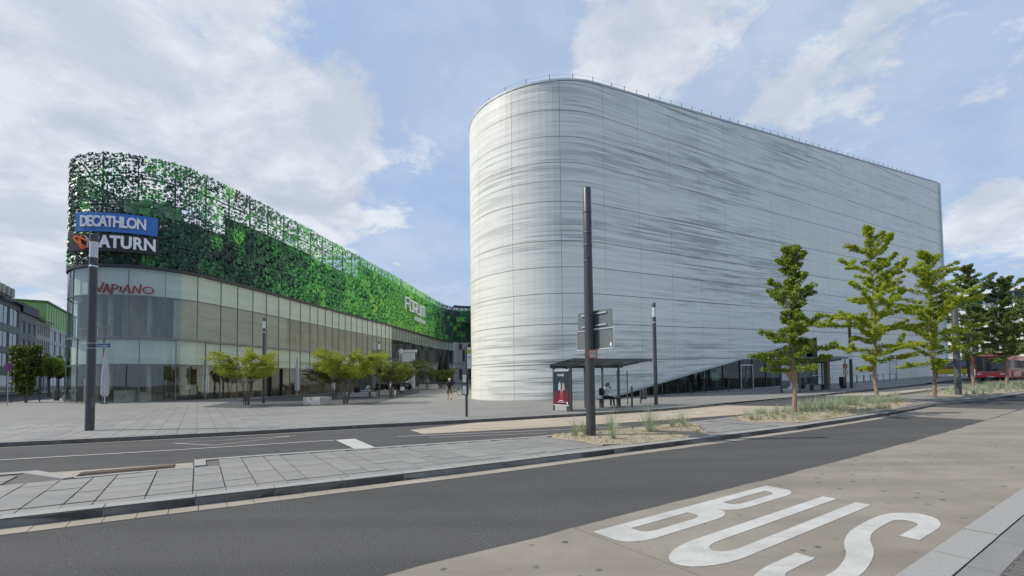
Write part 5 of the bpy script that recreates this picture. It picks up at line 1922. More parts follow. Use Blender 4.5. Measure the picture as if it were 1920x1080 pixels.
for _ in range(300):
    p = (r5.uniform(16, 31), r5.uniform(7.4, 10.2))
    if inside(p, BED2): tuft_geo(v, f, st(p[0], p[1], 0.04), 9, 0.2, 1.0, r5)
me = bpy.data.meshes.new('dry_grass'); me.from_pydata(v, [], f)
tag(link('dry_grass', me, GRASSD), 'thin dry grass sprouting through the bed gravel', 'grass', kind='stuff')

# ================================================================== LAMPS AND POLES
FROST = M('frosted_lamp_glass', (0.62, 0.64, 0.66), 0.25, var=0.1)


def lamp(label, x, y, h, rad=0.115, group='lamp posts with glass heads'):
    o = thing('lamp_post', label, 'lamp', gz(x, y), 0, group)
    hb = h - 0.85
    MB().lathe((0, 0, 0), [(rad, 0), (rad, 2.2), (rad * 0.99, 2.21), (rad * 0.92, hb)], 16).build('pole', METAL, o, smooth=True)
    MB().lathe((0, 0, 0), [(rad * .95, hb - .35), (rad * 1.0, hb - .34), (rad * 1.0, hb - .30), (rad * .95, hb - .29)], 16).build('ring', STEEL, o, smooth=True)
    g = MB().lathe((0, 0, 0), [(rad * .9, hb), (rad * .9, hb + .58)], 16).build('lamp_glass', FROST, o, smooth=True)
    MB().lathe((0, 0, 0), [(rad * .4, hb + .01), (rad * .3, hb + .57)], 8).build('lamp_core', STEEL, g)
    MB().lathe((0, 0, 0), [(rad * .95, hb + .58), (rad * .95, hb + .84), (rad * .8, hb + .86)], 16).build('cap', METAL, o, smooth=True)
    MB().box((rad * .95, -rad * .35, 1.0), (0.04, 0.09, 0.35)).build('service_door', METAL2, o)
    return o


lampL = lamp('dark lamp post with glass head carrying the blue street name plate', -15.06, 16.49, 7.05, 0.135)
lamp('dark lamp post with white glass head beside the litter bin at the shelter', 8.45, 27.22, 6.0, 0.11)
lamp('dark lamp post in front of the mall glass by the leftmost plaza tree', -20.2, 37.5, 6.95, 0.11)
lamp('lamp post on the plaza beside the seated woman in white', -14.3, 49.6, 5.95, 0.10)
lamp('lamp post on the plaza farther back, before the white arched panel', -14.2, 59.1, 6.0, 0.10)
ms = thing('mast', 'plain dark steel mast among the far ginkgo trees near the bus', 'mast', st(38.03, 7.91, 0.02))
MB().lathe((0, 0, 0), [(0.17, 0), (0.155, 6.4), (0.14, 6.43)], 16).build('pole', METAL2, ms, smooth=True)
MB().lathe((0, 0, 0), [(0.175, 2.0), (0.175, 2.06)], 16).build('ring', METAL, ms)
ms = thing('mast', 'tall slender dark pole behind the tallest ginkgo at the farther stop', 'mast', st(48.42, 17.07))
MB().lathe((0, 0, 0), [(0.13, 0), (0.11, 6.1)], 12).build('pole', METAL, ms, smooth=True)
MB().lathe((0, 0, 0), [(0.14, 3.2), (0.14, 3.25)], 12).build('ring', STEEL, ms)

# main mast with sign backs
mm_ = thing('traffic_mast', 'tall dark steel mast standing in the gravel bed, foreground', 'mast', st(9.07, 9.44, 0.02))
MB().lathe((0, 0, 0), [(0.135, 0), (0.128, 4.0), (0.118, 5.1), (0.118, 7.0), (0.10, 7.03)], 20).build('pole', METAL, mm_, smooth=True)
for z in (4.9, 5.35, 5.7, 6.3):
    MB().lathe((0, 0, 0), [(0.122, z), (0.128, z + .01), (0.128, z + .035), (0.122, z + .045)], 20).build('collar', METAL2, mm_, smooth=True)
MB().box((-0.02, -0.125, 5.15), (0.10, 0.03, 0.34)).build('cover_plate', METAL2, mm_, bevel=0.008)
MB().box((0.12, -0.05, 6.02), (0.03, 0.06, 0.2)).build('clip', STEEL, mm_)
SBACK = M('sign_back_grey', (0.17, 0.19, 0.19), 0.45, metal=0.3, var=0.06)
SFR = M('sign_rim', (0.56, 0.57, 0.57), 0.4, metal=0.4)
sx_ = Vector((TD.x, TD.y, 0)); nx_ = Vector((-SD.x, -SD.y, 0))
base_m = st(9.07, 9.44, 0.02)


def sign_board(label, t0, t1, z0, z1, rim, off):
    o = thing('traffic_sign', label, 'traffic sign', base_m + Vector((SD.x, SD.y, 0)) * off)
    def Pn(t, z, d=0): return sx_ * t + Vector((0, 0, z)) + nx_ * d
    rr = 0.07
    pl = []
    for (cx, cz, a0) in ((t1 - rr, z1 - rr, 0), (t0 + rr, z1 - rr, 90), (t0 + rr, z0 + rr, 180), (t1 - rr, z0 + rr, 270)):
        for k in range(5):
            a = R(a0 + 90 * k / 4); pl.append((cx + rr * math.cos(a), cz + rr * math.sin(a)))
    MB().prism(pl, (0, 0, 0), sx_, (0, 0, 1), nx_, -0.02).build('plate', SBACK, o)
    if rim:
        cl_ = [Pn(a, b, 0.004) for a, b in pl] + [Pn(*pl[0], 0.004), Pn(*pl[1], 0.004)]
        MB().tube(cl_, 0.018, 6, False).build('rim', SFR, o, smooth=True)
        MB().add([Pn(t0 + .1, z0 + .06, .004), Pn(t0 + .16, z0 + .06, .004), Pn(t0 + .16, z0 + .16, .004), Pn(t0 + .1, z0 + .16, .004)], [(0, 1, 2, 3)]).build('sticker', WHITE, o)
    for z in (z0 + .08, z1 - .09):
        if not rim:
            MB().bar(Pn(t0 + .18, z, .02), Pn(t1 - .18, z, .02), 0.03, 0.04).build('bracket', SFR, o)
    return o


sign_board('upper grey back of a rectangular traffic sign on the foreground mast', -0.72, 0.62, 3.02, 3.52, False, 0.15)
sign_board('lower grey sign back with pale rounded rim on the foreground mast', -0.80, 0.66, 2.43, 2.98, True, 0.15)
fx = thing('small_sign', 'small square sign with red frame on the foreground mast', 'sign', base_m)
RED = M('sign_red', (0.42, 0.05, 0.03), 0.45, var=0.08)
MB().box((0.07, -0.15, 2.29), (0.24, 0.03, 0.25)).build('frame', RED, fx, bevel=0.008)
MB().box((0.07, -0.168, 2.29), (0.18, 0.006, 0.19)).build('plate', M('worn_plate', (0.5, 0.48, 0.42), 0.6, var=0.3, vs=14), fx)
for a in (0.03, 0.11):
    MB().box((a, -0.173, 2.31), (0.04, 0.003, 0.06)).build('print', M('grey_print', (0.25, 0.24, 0.22), 0.6), fx)
MB().box((-0.03, -0.14, 2.29), (0.08, 0.02, 0.02)).build('strap', STEEL, fx)

# street name plate on the left lamp
sp_ = thing('street_name_sign', 'small blue street name plate clamped to the left lamp post', 'sign', (-15.06, 16.49, 0))
NB = M('name_plate_blue', (0.02, 0.045, 0.19), 0.4)
MB().box((0.42, -0.02, 3.02), (0.52, 0.025, 0.17)).build('plate', NB, sp_)
MB().box((0.42, -0.034, 3.095), (0.5, 0.003, 0.012)).build('edge_line', WHITE, sp_)
MB().box((0.42, -0.034, 2.945), (0.5, 0.003, 0.012)).build('edge_line', WHITE, sp_)
text_on('lettering', 'Zentralplatz', 0.11, (0.42, -0.036, 2.985), (1, 0, 0), WHITE, sp_, 0.002, width=0.44)
for z in (2.93, 3.11):
    MB().lathe((0, 0, 0), [(0.138, z - .012), (0.14, z + .012)], 16).build('clamp', STEEL, sp_)

# no-stopping sign, left
ns = thing('traffic_sign', 'round red and blue no-stopping sign on a thin grey pole, far left', 'traffic sign', gz(-42.6, 39.0))
GALV = M('galvanised', (0.34, 0.35, 0.36), 0.5, metal=0.5)
MB().tube([(0, 0, 0), (0, 0, 3.55)], 0.035, 8).build('pole', GALV, ns)
def disc(rad, d, mat, name, par, z=3.25, n=24):
    MB().prism([(rad * math.cos(2 * math.pi * k / n), rad * math.sin(2 * math.pi * k / n)) for k in range(n)], (0, -0.045 - d, z), (1, 0, 0), (0, 0, 1), (0, 1, 0), 0.012).build(name, mat, par)
disc(0.36, 0, M('sign_red2', (0.38, 0.03, 0.04), 0.5), 'red_disc', ns)
disc(0.29, .014, M('sign_blue2', (0.03, 0.06, 0.30), 0.5), 'blue_disc', ns)
for sg_ in (1, -1):
    MB().bar((-.2, -.08, 3.25 - .2 * sg_), (.2, -.08, 3.25 + .2 * sg_), 0.012, 0.06).build('cross_bar', M('sign_red3', (0.40, 0.03, 0.04), 0.5), ns)

# bus stop pole, nearer stop
HYEL = M('stop_yellow', (0.62, 0.55, 0.05), 0.45); HGRN = M('stop_green', (0.03, 0.24, 0.08), 0.45)


def stop_sign(label, s, t, h, big):
    o = thing('bus_stop_sign', label, 'bus stop sign', st(s, t))
    MB().lathe((0, 0, 0), [(0.06 if not big else .05, 0), (0.055, h)], 12).build('pole', METAL, o, smooth=True)
    if not big:
        MB().box((0.12, -0.02, h - .5), (0.27, 0.03, 0.95)).build('sign_plate', M('stop_plate', (0.66, 0.67, 0.65), 0.5, var=0.05), o, bevel=0.01)
        for rd, mt, d in ((0.115, HGRN, .037), (0.098, HYEL, .041)):
            MB().prism([(rd * math.cos(2 * math.pi * k / 24), rd * math.sin(2 * math.pi * k / 24)) for k in range(24)], (0.12, -d, h - .2), (1, 0, 0), (0, 0, 1), (0, 1, 0), 0.006).build('roundel', mt, o)
        text_on('stop_letter', 'H', 0.17, (0.12, -0.043, h - .26), (1, 0, 0), HGRN, o, 0.002, 0.004)
        MB().box((0.12, -0.038, h - .46), (0.22, 0.006, 0.05)).build('route_band', M('route_blue', (0.12, 0.30, 0.36), 0.5), o)
        for k in range(4):
            MB().box((0.12, -0.038, h - .58 - .08 * k), (0.19 - .03 * (k % 2), 0.004, 0.018)).build('route_line', M('route_grey', (0.42, 0.43, 0.42), 0.6), o)
        for z, hh in ((1.72, 0.42), (1.20, 0.46)):
            bx = MB().box((-0.05, -0.02, z), (0.30, 0.12, hh)).build('timetable_case', BLACK, o, bevel=0.01)
            MB().box((-0.08, -0.085, z), (0.17, 0.006, hh - .07)).build('timetable_sheet', M('timetable_paper', (0.62, 0.60, 0.50) if z > 1.5 else (0.62, 0.63, 0.62), 0.7, var=0.2, vs=18), bx)
    return o


stop_sign('dark bus stop post with green and yellow roundel at the kerb before the white facade', 10.09, 18.5, 3.15, False)
s2 = thing('bus_stop_sign', 'white bus stop flag and timetable cases beside the tall slender pole', 'bus stop sign', st(47.6, 17.0))
MB().tube([(-0.25, 0, 0), (-0.25, 0, 3.4)], 0.05, 8).build('pole', METAL, s2)
MB().box((0.0, -.05, 3.05), (0.66, 0.04, 1.0)).build('flag', M('stop_flag', (0.66, 0.67, 0.66), 0.5), s2)
MB().prism([(0.2 * math.cos(2 * math.pi * k / 20), 0.2 * math.sin(2 * math.pi * k / 20)) for k in range(20)], (0.0, -.085, 3.25), (1, 0, 0), (0, 0, 1), (0, 1, 0), 0.01).build('roundel', HGRN, s2)
MB().box((-0.32, -.1, 1.95), (0.34, 0.1, 0.44)).build('timetable_case', M('timetable_red', (0.35, 0.16, 0.11), 0.6, var=0.4, vs=9), s2)
MB().box((-0.32, -.1, 1.42), (0.34, 0.1, 0.46)).build('timetable_case', M('timetable_pale', (0.45, 0.38, 0.33), 0.6, var=0.3, vs=9), s2)


# ================================================================== BUS SHELTERS
def shelter(label, s0, t0, L, poster_fn, extra=None, depth=1.5, hr=2.3, hf=2.55, posts=4):
    """origin at rear left foot; x along the road, y away from the road"""
    o = thing('bus_shelter', label, 'bus shelter', st(s0, t0), ROADANG, 'bus shelters along the plaza kerb')
    dz = rise(s0 + L) - rise(s0)
    sl = dz / L
    def V(x, y, z): return Vector((x, y, z + sl * x))
    for k in range(posts):
        x = 0.95 + (L - 1.9) * k / (posts - 1)
        MB().box(V(x, 0, hr / 2), (0.09, 0.09, hr)).build('post', METAL2, o)
        MB().bar(V(x, 0.05, hr - .04), V(x, -depth, hf - .10), 0.07, 0.09).build('roof_beam', METAL2, o)
    rf_ = MB()
    zr, zf = hr + .03, hf
    tp = [V(-.1, .15, zr), V(L, .15, zr), V(L, -depth - .1, zf), V(-.1, -depth - .1, zf)]
    rf_.add(tp + [p + Vector((0, 0, .07)) for p in tp], [(3, 2, 1, 0), (4, 5, 6, 7), (0, 1, 5, 4), (1, 2, 6, 5), (2, 3, 7, 6), (3, 0, 4, 7)])
    r_ = rf_.build('roof', glass_mat('smoked_roof_glass', (0.52, 0.54, 0.54), 0.05), o)
    MB().bar(V(-.1, -depth - .13, zf + .03), V(L, -depth - .13, zf + .03), 0.06, 0.14).build('fascia', METAL2, r_)
    MB().bar(V(-.1, .1, hr - .03), V(L - .5, .1, hr - .03), 0.05, 0.16).build('rear_rail', METAL2, o)
    # rear glass panes between posts
    for k in range(posts - 1):
        xa = 0.95 + (L - 1.9) * k / (posts - 1) + .06; xb = 0.95 + (L - 1.9) * (k + 1) / (posts - 1) - .06
        q = [V(xa, 0.0, .35), V(xb, 0.0, .35), V(xb, 0.0, hr - .12), V(xa, 0.0, hr - .12)]
        q2 = [p + Vector((0, .012, 0)) for p in q]
        pn = MB().add(q + q2, [(0, 1, 2, 3), (7, 6, 5, 4), (0, 4, 5, 1), (1, 5, 6, 2), (2, 6, 7, 3), (3, 7, 4, 0)]).build('pane', CLEAR, o)
        if k == posts - 2:
            MB().bar(V(xa, -.004, 1.25), V(xb, -.004, 1.25), 0.004, 0.05).build('stripe', WHITE, pn)
    # advert case across the left end
    cz = 1.18
    case = MB().box(V(0.18, -.55, cz), (0.16, 1.24, 1.86)).build('advert_case', METAL2, o)
    MB().box(V(0.18, -.55, .13), (0.3, 0.9, 0.26)).build('case_foot', M('foot_concrete', (0.34, 0.34, 0.33), 0.8), o)
    for y in (-1.2, .12):
        MB().box(V(0.18, y, hr / 2 - .04), (0.1, 0.09, hr - .1)).build('case_post', METAL, o)
    MB().box(V(0.09, -.55, cz + .89), (0.02, 1.2, 0.09)).build('case_rail', SFR, case)
    MB().box(V(0.09, -.55, cz - .89), (0.02, 1.2, 0.07)).build('case_rail', SFR, case)
    poster_fn(o, case, V, cz)
    # bench
    bx0, bx1 = L * 0.50, L * 0.80
    bn = MB().box(V((bx0 + bx1) / 2, -.35, .45), (bx1 - bx0, .36, .05)).build('bench_seat', BLACK, o)
    for x in (bx0 + .2, bx1 - .2):
        MB().box(V(x, -.35, .21), (.06, .28, .43)).build('bench_leg', METAL, o)
    return o, V


def prints(case, items, lift=0.105):
    """flat print pieces on the face of the case: polygons in (along-case, height)"""
    for i, (poly, mt) in enumerate(items):
        mb = MB()
        vs = [Vector((0.18 - lift - 0.0012 * i, -.55 - a, 0)) + Vector((0, 0, z)) for a, z in poly]
        mb.add(vs, [tuple(range(len(vs)))])
        mb.build('print', mt, case)


def grad_mat(name, z0, z1, stops):
    mt, nt, b = new_mat(name)
    tcn = N(nt, 'ShaderNodeTexCoord'); sp = N(nt, 'ShaderNodeSeparateXYZ'); nt.links.new(tcn.outputs['Object'], sp.inputs[0])
    f = ramp(nt, sp.outputs[2], z0, z1, 0, 1, False)
    cr = N(nt, 'ShaderNodeValToRGB'); nt.links.new(f, cr.inputs[0])
    cr.color_ramp.elements[0].position, cr.color_ramp.elements[0].color = stops[0][0], (*stops[0][1], 1)
    cr.color_ramp.elements[1].position, cr.color_ramp.elements[1].color = stops[-1][0], (*stops[-1][1], 1)
    for p, c in stops[1:-1]:
        e = cr.color_ramp.elements.new(p); e.color = (*c, 1)
    nt.links.new(cr.outputs[0], b.inputs['Base Color'])
    b.inputs['Roughness'].default_value = 0.15
    return mt


def rect(a0, a1, z0, z1): return [(a0, z0), (a1, z0), (a1, z1), (a0, z1)]


def poster_a(o, case, V, cz):
    z0, z1 = cz - .84, cz + .84
    g = grad_mat('poster_blue_to_red', z0, z1, [(0, (0.11, 0.008, 0.015)), (.25, (0.14, 0.012, 0.025)), (.5, (0.02, 0.03, 0.045)), (1, (0.018, 0.036, 0.05))])
    g2 = grad_mat('poster_glow', z0, z1, [(0, (0.15, 0.01, 0.02)), (.36, (0.3, 0.06, 0.08)), (.44, (0.35, 0.3, 0.35)), (1, (.3, .4, .5))])
    prints(case, [(rect(-.56, .56, z0, z1), g), ([(-.12, z0 + .2), (.2, z0 + .2), (.14, z0 + .72), (-.04, z0 + .72)], g2),
                  ([(-.22, z0 + .72), (-.02, z0 + .72), (0, z0 + 1.02), (-.1, z0 + 1.16), (-.2, z0 + 1.0)], M('poster_figure', (0.3, 0.42, 0.5), 0.4, var=.5, vs=20)),
                  ([(.08, z0 + .7), (.3, z0 + .74), (.26, z0 + 1.06), (.12, z0 + 1.1)], M('poster_figure2', (0.45, 0.27, 0.22), 0.4, var=.5, vs=20)),
                  (rect(.42, .52, z0 + .02, z0 + .13), WHITE)])
    text_on('poster_title', 'POWER', 0.17, V(0.069, -.55, z1 - .25), (0, -1, 0), WHITE, case, 0.001, width=.5)
    prints(case, [(rect(-.16, .16, z0 + .17, z0 + .20), WHITE), (rect(-.3, .3, z0 + .10, z0 + .12), WHITE)], 0.111)


def poster_b(o, case, V, cz):
    z0, z1 = cz - .84, cz + .84
    prints(case, [(rect(-.56, .56, z0, z1), M('poster_ground', (0.42, 0.47, 0.52), 0.2)), ([(-.56, z1 - .12), (.56, z1 - .12), (.56, z0 + .35), (.15, z0 + .42)], M('poster_food', (0.30, 0.15, 0.06), 0.2, var=0.75, vs=5)),
                  ([(-.2, z1 - .35), (.5, z1 - .2), (.5, z1 - .75)], M('poster_orange', (0.45, 0.18, 0.05), 0.2, var=.5, vs=7)),
                  (rect(-.56, .05, z0 + .0, z0 + .62), M('poster_cars', (0.09, 0.10, 0.12), 0.2, var=0.9, vs=4)), ([(-.2, z0), (.56, z0), (.3, z0 + .4)], M('poster_white', (0.6, 0.62, 0.64), 0.2)),
                  (rect(-.5, .5, z1 - .16, z1 - .04), M('poster_head', (0.55, 0.53, 0.48), 0.3, var=0.3, vs=12))])


sh1, V1 = shelter('nearer bus shelter with the dark blue and red advert and seated woman', 15.35, 18.75, 5.9, poster_a)
# small notice on the rear glass
nt_ = MB().add([V1(2.35, -.02, 1.25), V1(2.95, -.02, 1.25), V1(2.95, -.02, 1.85), V1(2.35, -.02, 1.85)], [(0, 1, 2, 3)]).build('notice', M('notice_grey', (0.35, 0.33, 0.35), 0.4, var=0.4, vs=8), sh1)
MB().add([V1(2.38, -.023, 1.27), V1(2.92, -.023, 1.27), V1(2.92, -.023, 1.5), V1(2.38, -.023, 1.45)], [(0, 1, 2, 3)]).build('print', M('notice_red', (0.35, 0.02, 0.05), 0.4), nt_)
MB().add([V1(2.68, -.024, 1.5), V1(2.85, -.024, 1.5), V1(2.85, -.024, 1.8), V1(2.68, -.024, 1.8)], [(0, 1, 2, 3)]).build('print', M('notice_dark', (0.06, 0.05, 0.06), 0.4), nt_)
sh2, V2 = shelter('farther bus shelter with the colourful advert before the glazed entrance', 37.6, 17.9, 8.0, poster_b, hr=2.35, hf=2.62)
pl_ = MB().box(V2(7.2, -.3, 1.2), (0.5, 0.32, 2.4)).build('end_column', M('brown_column', (0.16, 0.125, 0.085), 0.7, var=0.25, vs=5, stretch=(1, 1, .2)), sh2)
MB().box(V2(6.95, -.55, 2.15), (0.55, 0.02, 0.42)).build('stop_logo', M('logo_red', (0.36, 0.04, 0.07), 0.5, var=0.3, vs=9), sh2)
q = [V2(6.3, -1.35, .2), V2(6.3, -.1, .2), V2(6.3, -.1, 2.2), V2(6.3, -1.35, 2.2)]
MB().add(q, [(0, 1, 2, 3)]).build('side_pane', CLEAR, sh2)
def poster_c(o, case, V, cz): pass
sh3 = thing('newspaper_kiosk', 'dark display case with magazine rows over a yellow panel near the bus', 'kiosk', st(84.6, 18.2), ROADANG)
for y in (-1.75, 1.55):
    MB().box((0, y, 1.25), (0.3, 0.25, 2.5)).build('post', METAL, sh3)
MB().box((0, -.1, 2.5), (0.8, 4.2, 0.15)).build('roof', METAL, sh3)
MB().box((0, -.1, 1.4), (0.2, 3.2, 1.9)).build('case', BLACK, sh3)
for k in range(4):
    MB().box((-.13, -.1, 1.35 + .28 * k), (0.05, 2.9, 0.2)).build('magazine_row', M('magazine_print_%s' % 'abcd'[k], ((0.35, 0.14, 0.08), (0.25, 0.27, 0.3), (0.2, 0.22, 0.3), (0.3, 0.3, 0.32))[k], 0.5, var=0.8, vs=2.2), sh3)
MB().box((-.13, -.1, .85), (0.06, 3.0, 0.68)).build('yellow_panel', M('kiosk_yellow', (0.62, 0.50, 0.02), 0.5), sh3)

# shelter side rail post, bin, bollards
bo = thing('kerb_post', 'slim dark post between the nearer shelter and the litter bin', 'bollard', st(19.84, 17.39))
MB().lathe((0, 0, 0), [(0.055, 0), (0.055, 1.1), (0.03, 1.15)], 12).build('post', METAL, bo, smooth=True)
MB().lathe((0, 0, 0), [(0.075, 0), (0.075, .03)], 12).build('base', METAL2, bo)
gp = thing('glass_marker', 'pair of white dots on a thin clear wind screen by the slim post', 'screen', st(20.9, 18.75), ROADANG)
for x in (-.12, .12):
    MB().prism([(0.05 * math.cos(2 * math.pi * k / 14), 0.05 * math.sin(2 * math.pi * k / 14)) for k in range(14)], (x - .3, -.05, 1.3), (1, 0, 0), (0, 0, 1), (0, 1, 0), .01).build('dot', WHITE, gp)
MB().box((-.3, 0, 1.15), (.8, .014, 1.7)).build('pane', CLEAR, gp)
for x in (-.72, .12):
    MB().box((x, 0, 1.0), (.05, .05, 2.0)).build('post', METAL2, gp)


def bin_(label, p, h, rad, post=True):
    o = thing('litter_bin', label, 'litter bin', p, ROADANG, 'litter bins')
    MB().lathe((0, 0, 0), [(rad * .92, .25), (rad, .3), (rad, h - .06), (rad * .9, h)], 18).build('body', METAL2, o, smooth=True)
    MB().lathe((0, 0, 0), [(rad * .8, h - .05), (rad * .8, h - .002)], 16).build('opening', BLACK, o)
    if post:
        MB().box((-rad - .05, 0, h * .45), (.06, .08, h * .95)).build('post', METAL, o)
    else:
        MB().lathe((0, 0, 0), [(rad * .7, 0), (rad * .7, .27)], 12).build('foot', METAL, o)
    return o


bin_('grey cylindrical litter bin on a post right of the nearer shelter', st(22.7, 18.97), 0.95, 0.22)
bin_('dark litter bin at the wall behind the farther bus stop flag', st(47.0, 20.4), 1.05, 0.22, False)
bin_('dark litter bin by the trunk of the leftmost plaza tree', gz(-20.6, 35.9), 0.95, 0.2)
bin_('grey litter bin between the ivy frame and the mall corner', gz(-49.8, 50.5), 1.15, 0.33, False)
tb = thing('waste_cabinet', 'black box-shaped bin beside the timetable cases at the farther stop', 'litter bin', st(46.9, 17.2), ROADANG)
MB().box((0, 0, .65), (.6, .35, .75)).build('body', BLACK, tb, bevel=.02)
for x in (-.24, .24): MB().box((x, 0, .14), (.05, .25, .28)).build('leg', METAL, tb)

# bicycle stands along the glazed entrance
k = 0
STN = ['first', 'second', 'third', 'fourth', 'fifth', 'sixth', 'seventh']
for a in (4.2, 6.0, 7.6, 9.3, 11.0, 12.6, 14.3):
    q = mp3(a, 0.0, -1.6)
    o = thing('bicycle_stand', '%s dark steel bollard from the left along the slanted entrance glass' % STN[k], 'bollard', (q.x, q.y, rise(q.x * SD.x + q.y * SD.y)), 0, 'bollards along the entrance glass')
    MB().tube([(0, 0, 0), (0, 0, .95)], .045, 8).build('post', METAL, o)
    MB().lathe((0, 0, 0), [(.07, 0), (.07, .02)], 10).build('foot', METAL2, o)
    k += 1
NTH = ['nearest', 'second nearest', 'third nearest', 'middle', 'third farthest', 'second farthest', 'farthest']
for k in range(7):
    q = mp3(35.5 + 1.7 * k, 0, -1.5)
    o = thing('bicycle_hoop', '%s dark bicycle hoop along the white facade past the entrance' % NTH[k], 'bike stand', (q.x, q.y, rise(q.x * SD.x + q.y * SD.y)), math.atan2(WD.y, WD.x) + 1.2, 'bicycle hoops along the white facade')
    MB().tube([(-.4, 0, 0), (-.4, 0, .85), (.4, 0, .85), (.4, 0, 0)], .03, 6).build('hoop', METAL, o)

# ================================================================== PLAZA FURNITURE
BLK = M('pale_concrete_block', (0.48, 0.46, 0.41), 0.85, var=0.22, vs=2.5, bump=0.3, bs=30)


def block(label, x, y, lx, ly, h, rz, hollow=False, name='concrete_block'):
    o = thing(name, label, 'concrete bench', gz(x, y), rz, 'concrete blocks on the plaza')
    if hollow:
        w_ = .14
        for c, d in (((-lx / 2 + w_ / 2, 0, h / 2), (w_, ly, h)), ((lx / 2 - w_ / 2, 0, h / 2), (w_, ly, h)), ((0, -ly / 2 + w_ / 2, h / 2), (lx - 2 * w_, w_, h)), ((0, ly / 2 - w_ / 2, h / 2), (lx - 2 * w_, w_, h))):
            MB().box(c, d).build('side', BLK, o)
        MB().box((0, 0, h / 2 - .06), (lx - 2 * w_ - .01, ly - 2 * w_ - .01, h - .12)).build('soil', M('soil', (0.06, 0.05, 0.04), 0.95), o)
    else:
        MB().box((0, 0, h / 2 + .02), (lx, ly, h - .04)).build('body', BLK, o, bevel=.02)
        MB().box((0, 0, .012), (lx - .1, ly - .1, .024)).build('base', METAL, o)
    return o


block('pale hollow concrete block standing alone left of the biggest yellow tree', -14.5, 34.4, 1.7, 1.1, .54, R(-25), True, 'concrete_planter')
block('pale concrete block with the seated woman in white', -14.3, 52.6, 1.9, 0.9, .62, R(0))
block('long low pale concrete bench behind the seated man in blue', -16.4, 49.6, 3.2, .8, .5, R(5))
block('pale concrete bench with a seated figure near the white arched panel', -14.0, 77.0, 2.9, 1.2, .85, R(0))
block('small pale concrete block beside the litter bin near the street corner', -47.0, 49.5, 1.5, .9, .55, R(20))

CANV = M('parasol_canvas', (0.46, 0.46, 0.48), 0.85, var=0.14, vs=3, stretch=(3, 3, .5))
CANVD = M('parasol_canvas_dark', (0.012, 0.013, 0.014), 0.85, var=0.2)


def parasol(label, x, y, h, mt, z0=.6, rad=.24):
    o = thing('folded_parasol', label, 'parasol', gz(x, y), 0, 'folded parasols on the plaza')
    MB().tube([(0, 0, 0), (0, 0, h)], .035, 8).build('pole', STEEL if mt is CANV else METAL, o)
    n = 16
    vs, fs = [], []
    prof = [(rad * .75, z0), (rad * 1.1, z0 + .25), (rad, z0 + (h - z0) * .45), (rad * .62, z0 + (h - z0) * .8), (rad * .25, h - .08), (.03, h + .06)] if mt is CANV else [(rad * .9, z0), (rad * 1.15, z0 + .3), (rad * .7, z0 + (h - z0) * .5), (rad * .12, h - .2), (.02, h)]
    for i, (rr, z) in enumerate(prof):
        for k in range(n):
            q = rr * (1.0 + (.13 if k % 2 else -.13))
            a = 2 * math.pi * k / n + i * .12
            vs.append((q * math.cos(a), q * math.sin(a), z + (0.06 if i == 0 and k % 2 else 0)))
    for i in range(len(prof) - 1):
        for k in range(n):
            fs.append((i * n + k, i * n + (k + 1) % n, (i + 1) * n + (k + 1) % n, (i + 1) * n + k))
    MB().add(vs, fs).build('canvas', mt, o)
    MB().lathe((0, 0, 0), [(.3, 0), (.3, .06), (.06, .1)], 12).build('foot', METAL2, o)
    return o


parasol('folded pale grey parasol before the rounded glass corner', -35.2, 39.9, 4.6, CANV)
parasol('folded pale parasol against the glass where the wall straightens', -31.2, 47.0, 4.6, CANV)
parasol('folded blue-grey parasol by the dark mall doorway', -25.9, 55.6, 4.7, CANV)
parasol('folded pale parasol behind the biggest yellow tree', -23.5, 60.5, 4.2, CANV)
parasol('left one of two dark folded parasols at the far mall corner', -15.6, 101, 7.0, CANVD, 1.0, .95)
parasol('right one of two dark folded parasols at the far mall corner', -14.7, 102.5, 7.0, CANVD, 1.0, .95)
# dark doorway of the mall, white arched panel
dq = QN
while mallp(dq)[0].y < 56.5: dq += .1
p, t = mallp(dq, -.18)
dw = thing('mall_doorway', 'dark revolving doorway set in the mall glass beside a folded parasol', 'door', (p.x, p.y, mbase(dq)), math.atan2(t.y, t.x))
MB().box((-1.0, .1, 1.75), (.12, .4, 3.5)).build('jamb', FASC, dw)
MB().box((1.0, .1, 1.75), (.12, .4, 3.5)).build('jamb', FASC, dw)
MB().box((0, .1, 3.42), (2.1, .5, .16)).build('lintel', FASC, dw)
MB().box((0, .14, 1.65), (1.9, .06, 3.3)).build('door_leaf', M('dark_door_glass', (.02, .025, .025), .08, spec=.8), dw)
wa = thing('arched_panel', 'white panel with a curved lower opening at the mall front, far plaza', 'panel', gz(-20.6, 92.0))
MB().prism([(-1.6, 0), (1.2, 0), (1.2, 7.2), (-1.9, 7.2)], (0, 0, 0), (1, 0, 0), (0, 0, 1), (0, 1, 0), .3).build('panel', WHITE, wa)
MB().box((-.2, .1, 7.4), (3.6, .6, .5)).build('head', WHITE, wa)
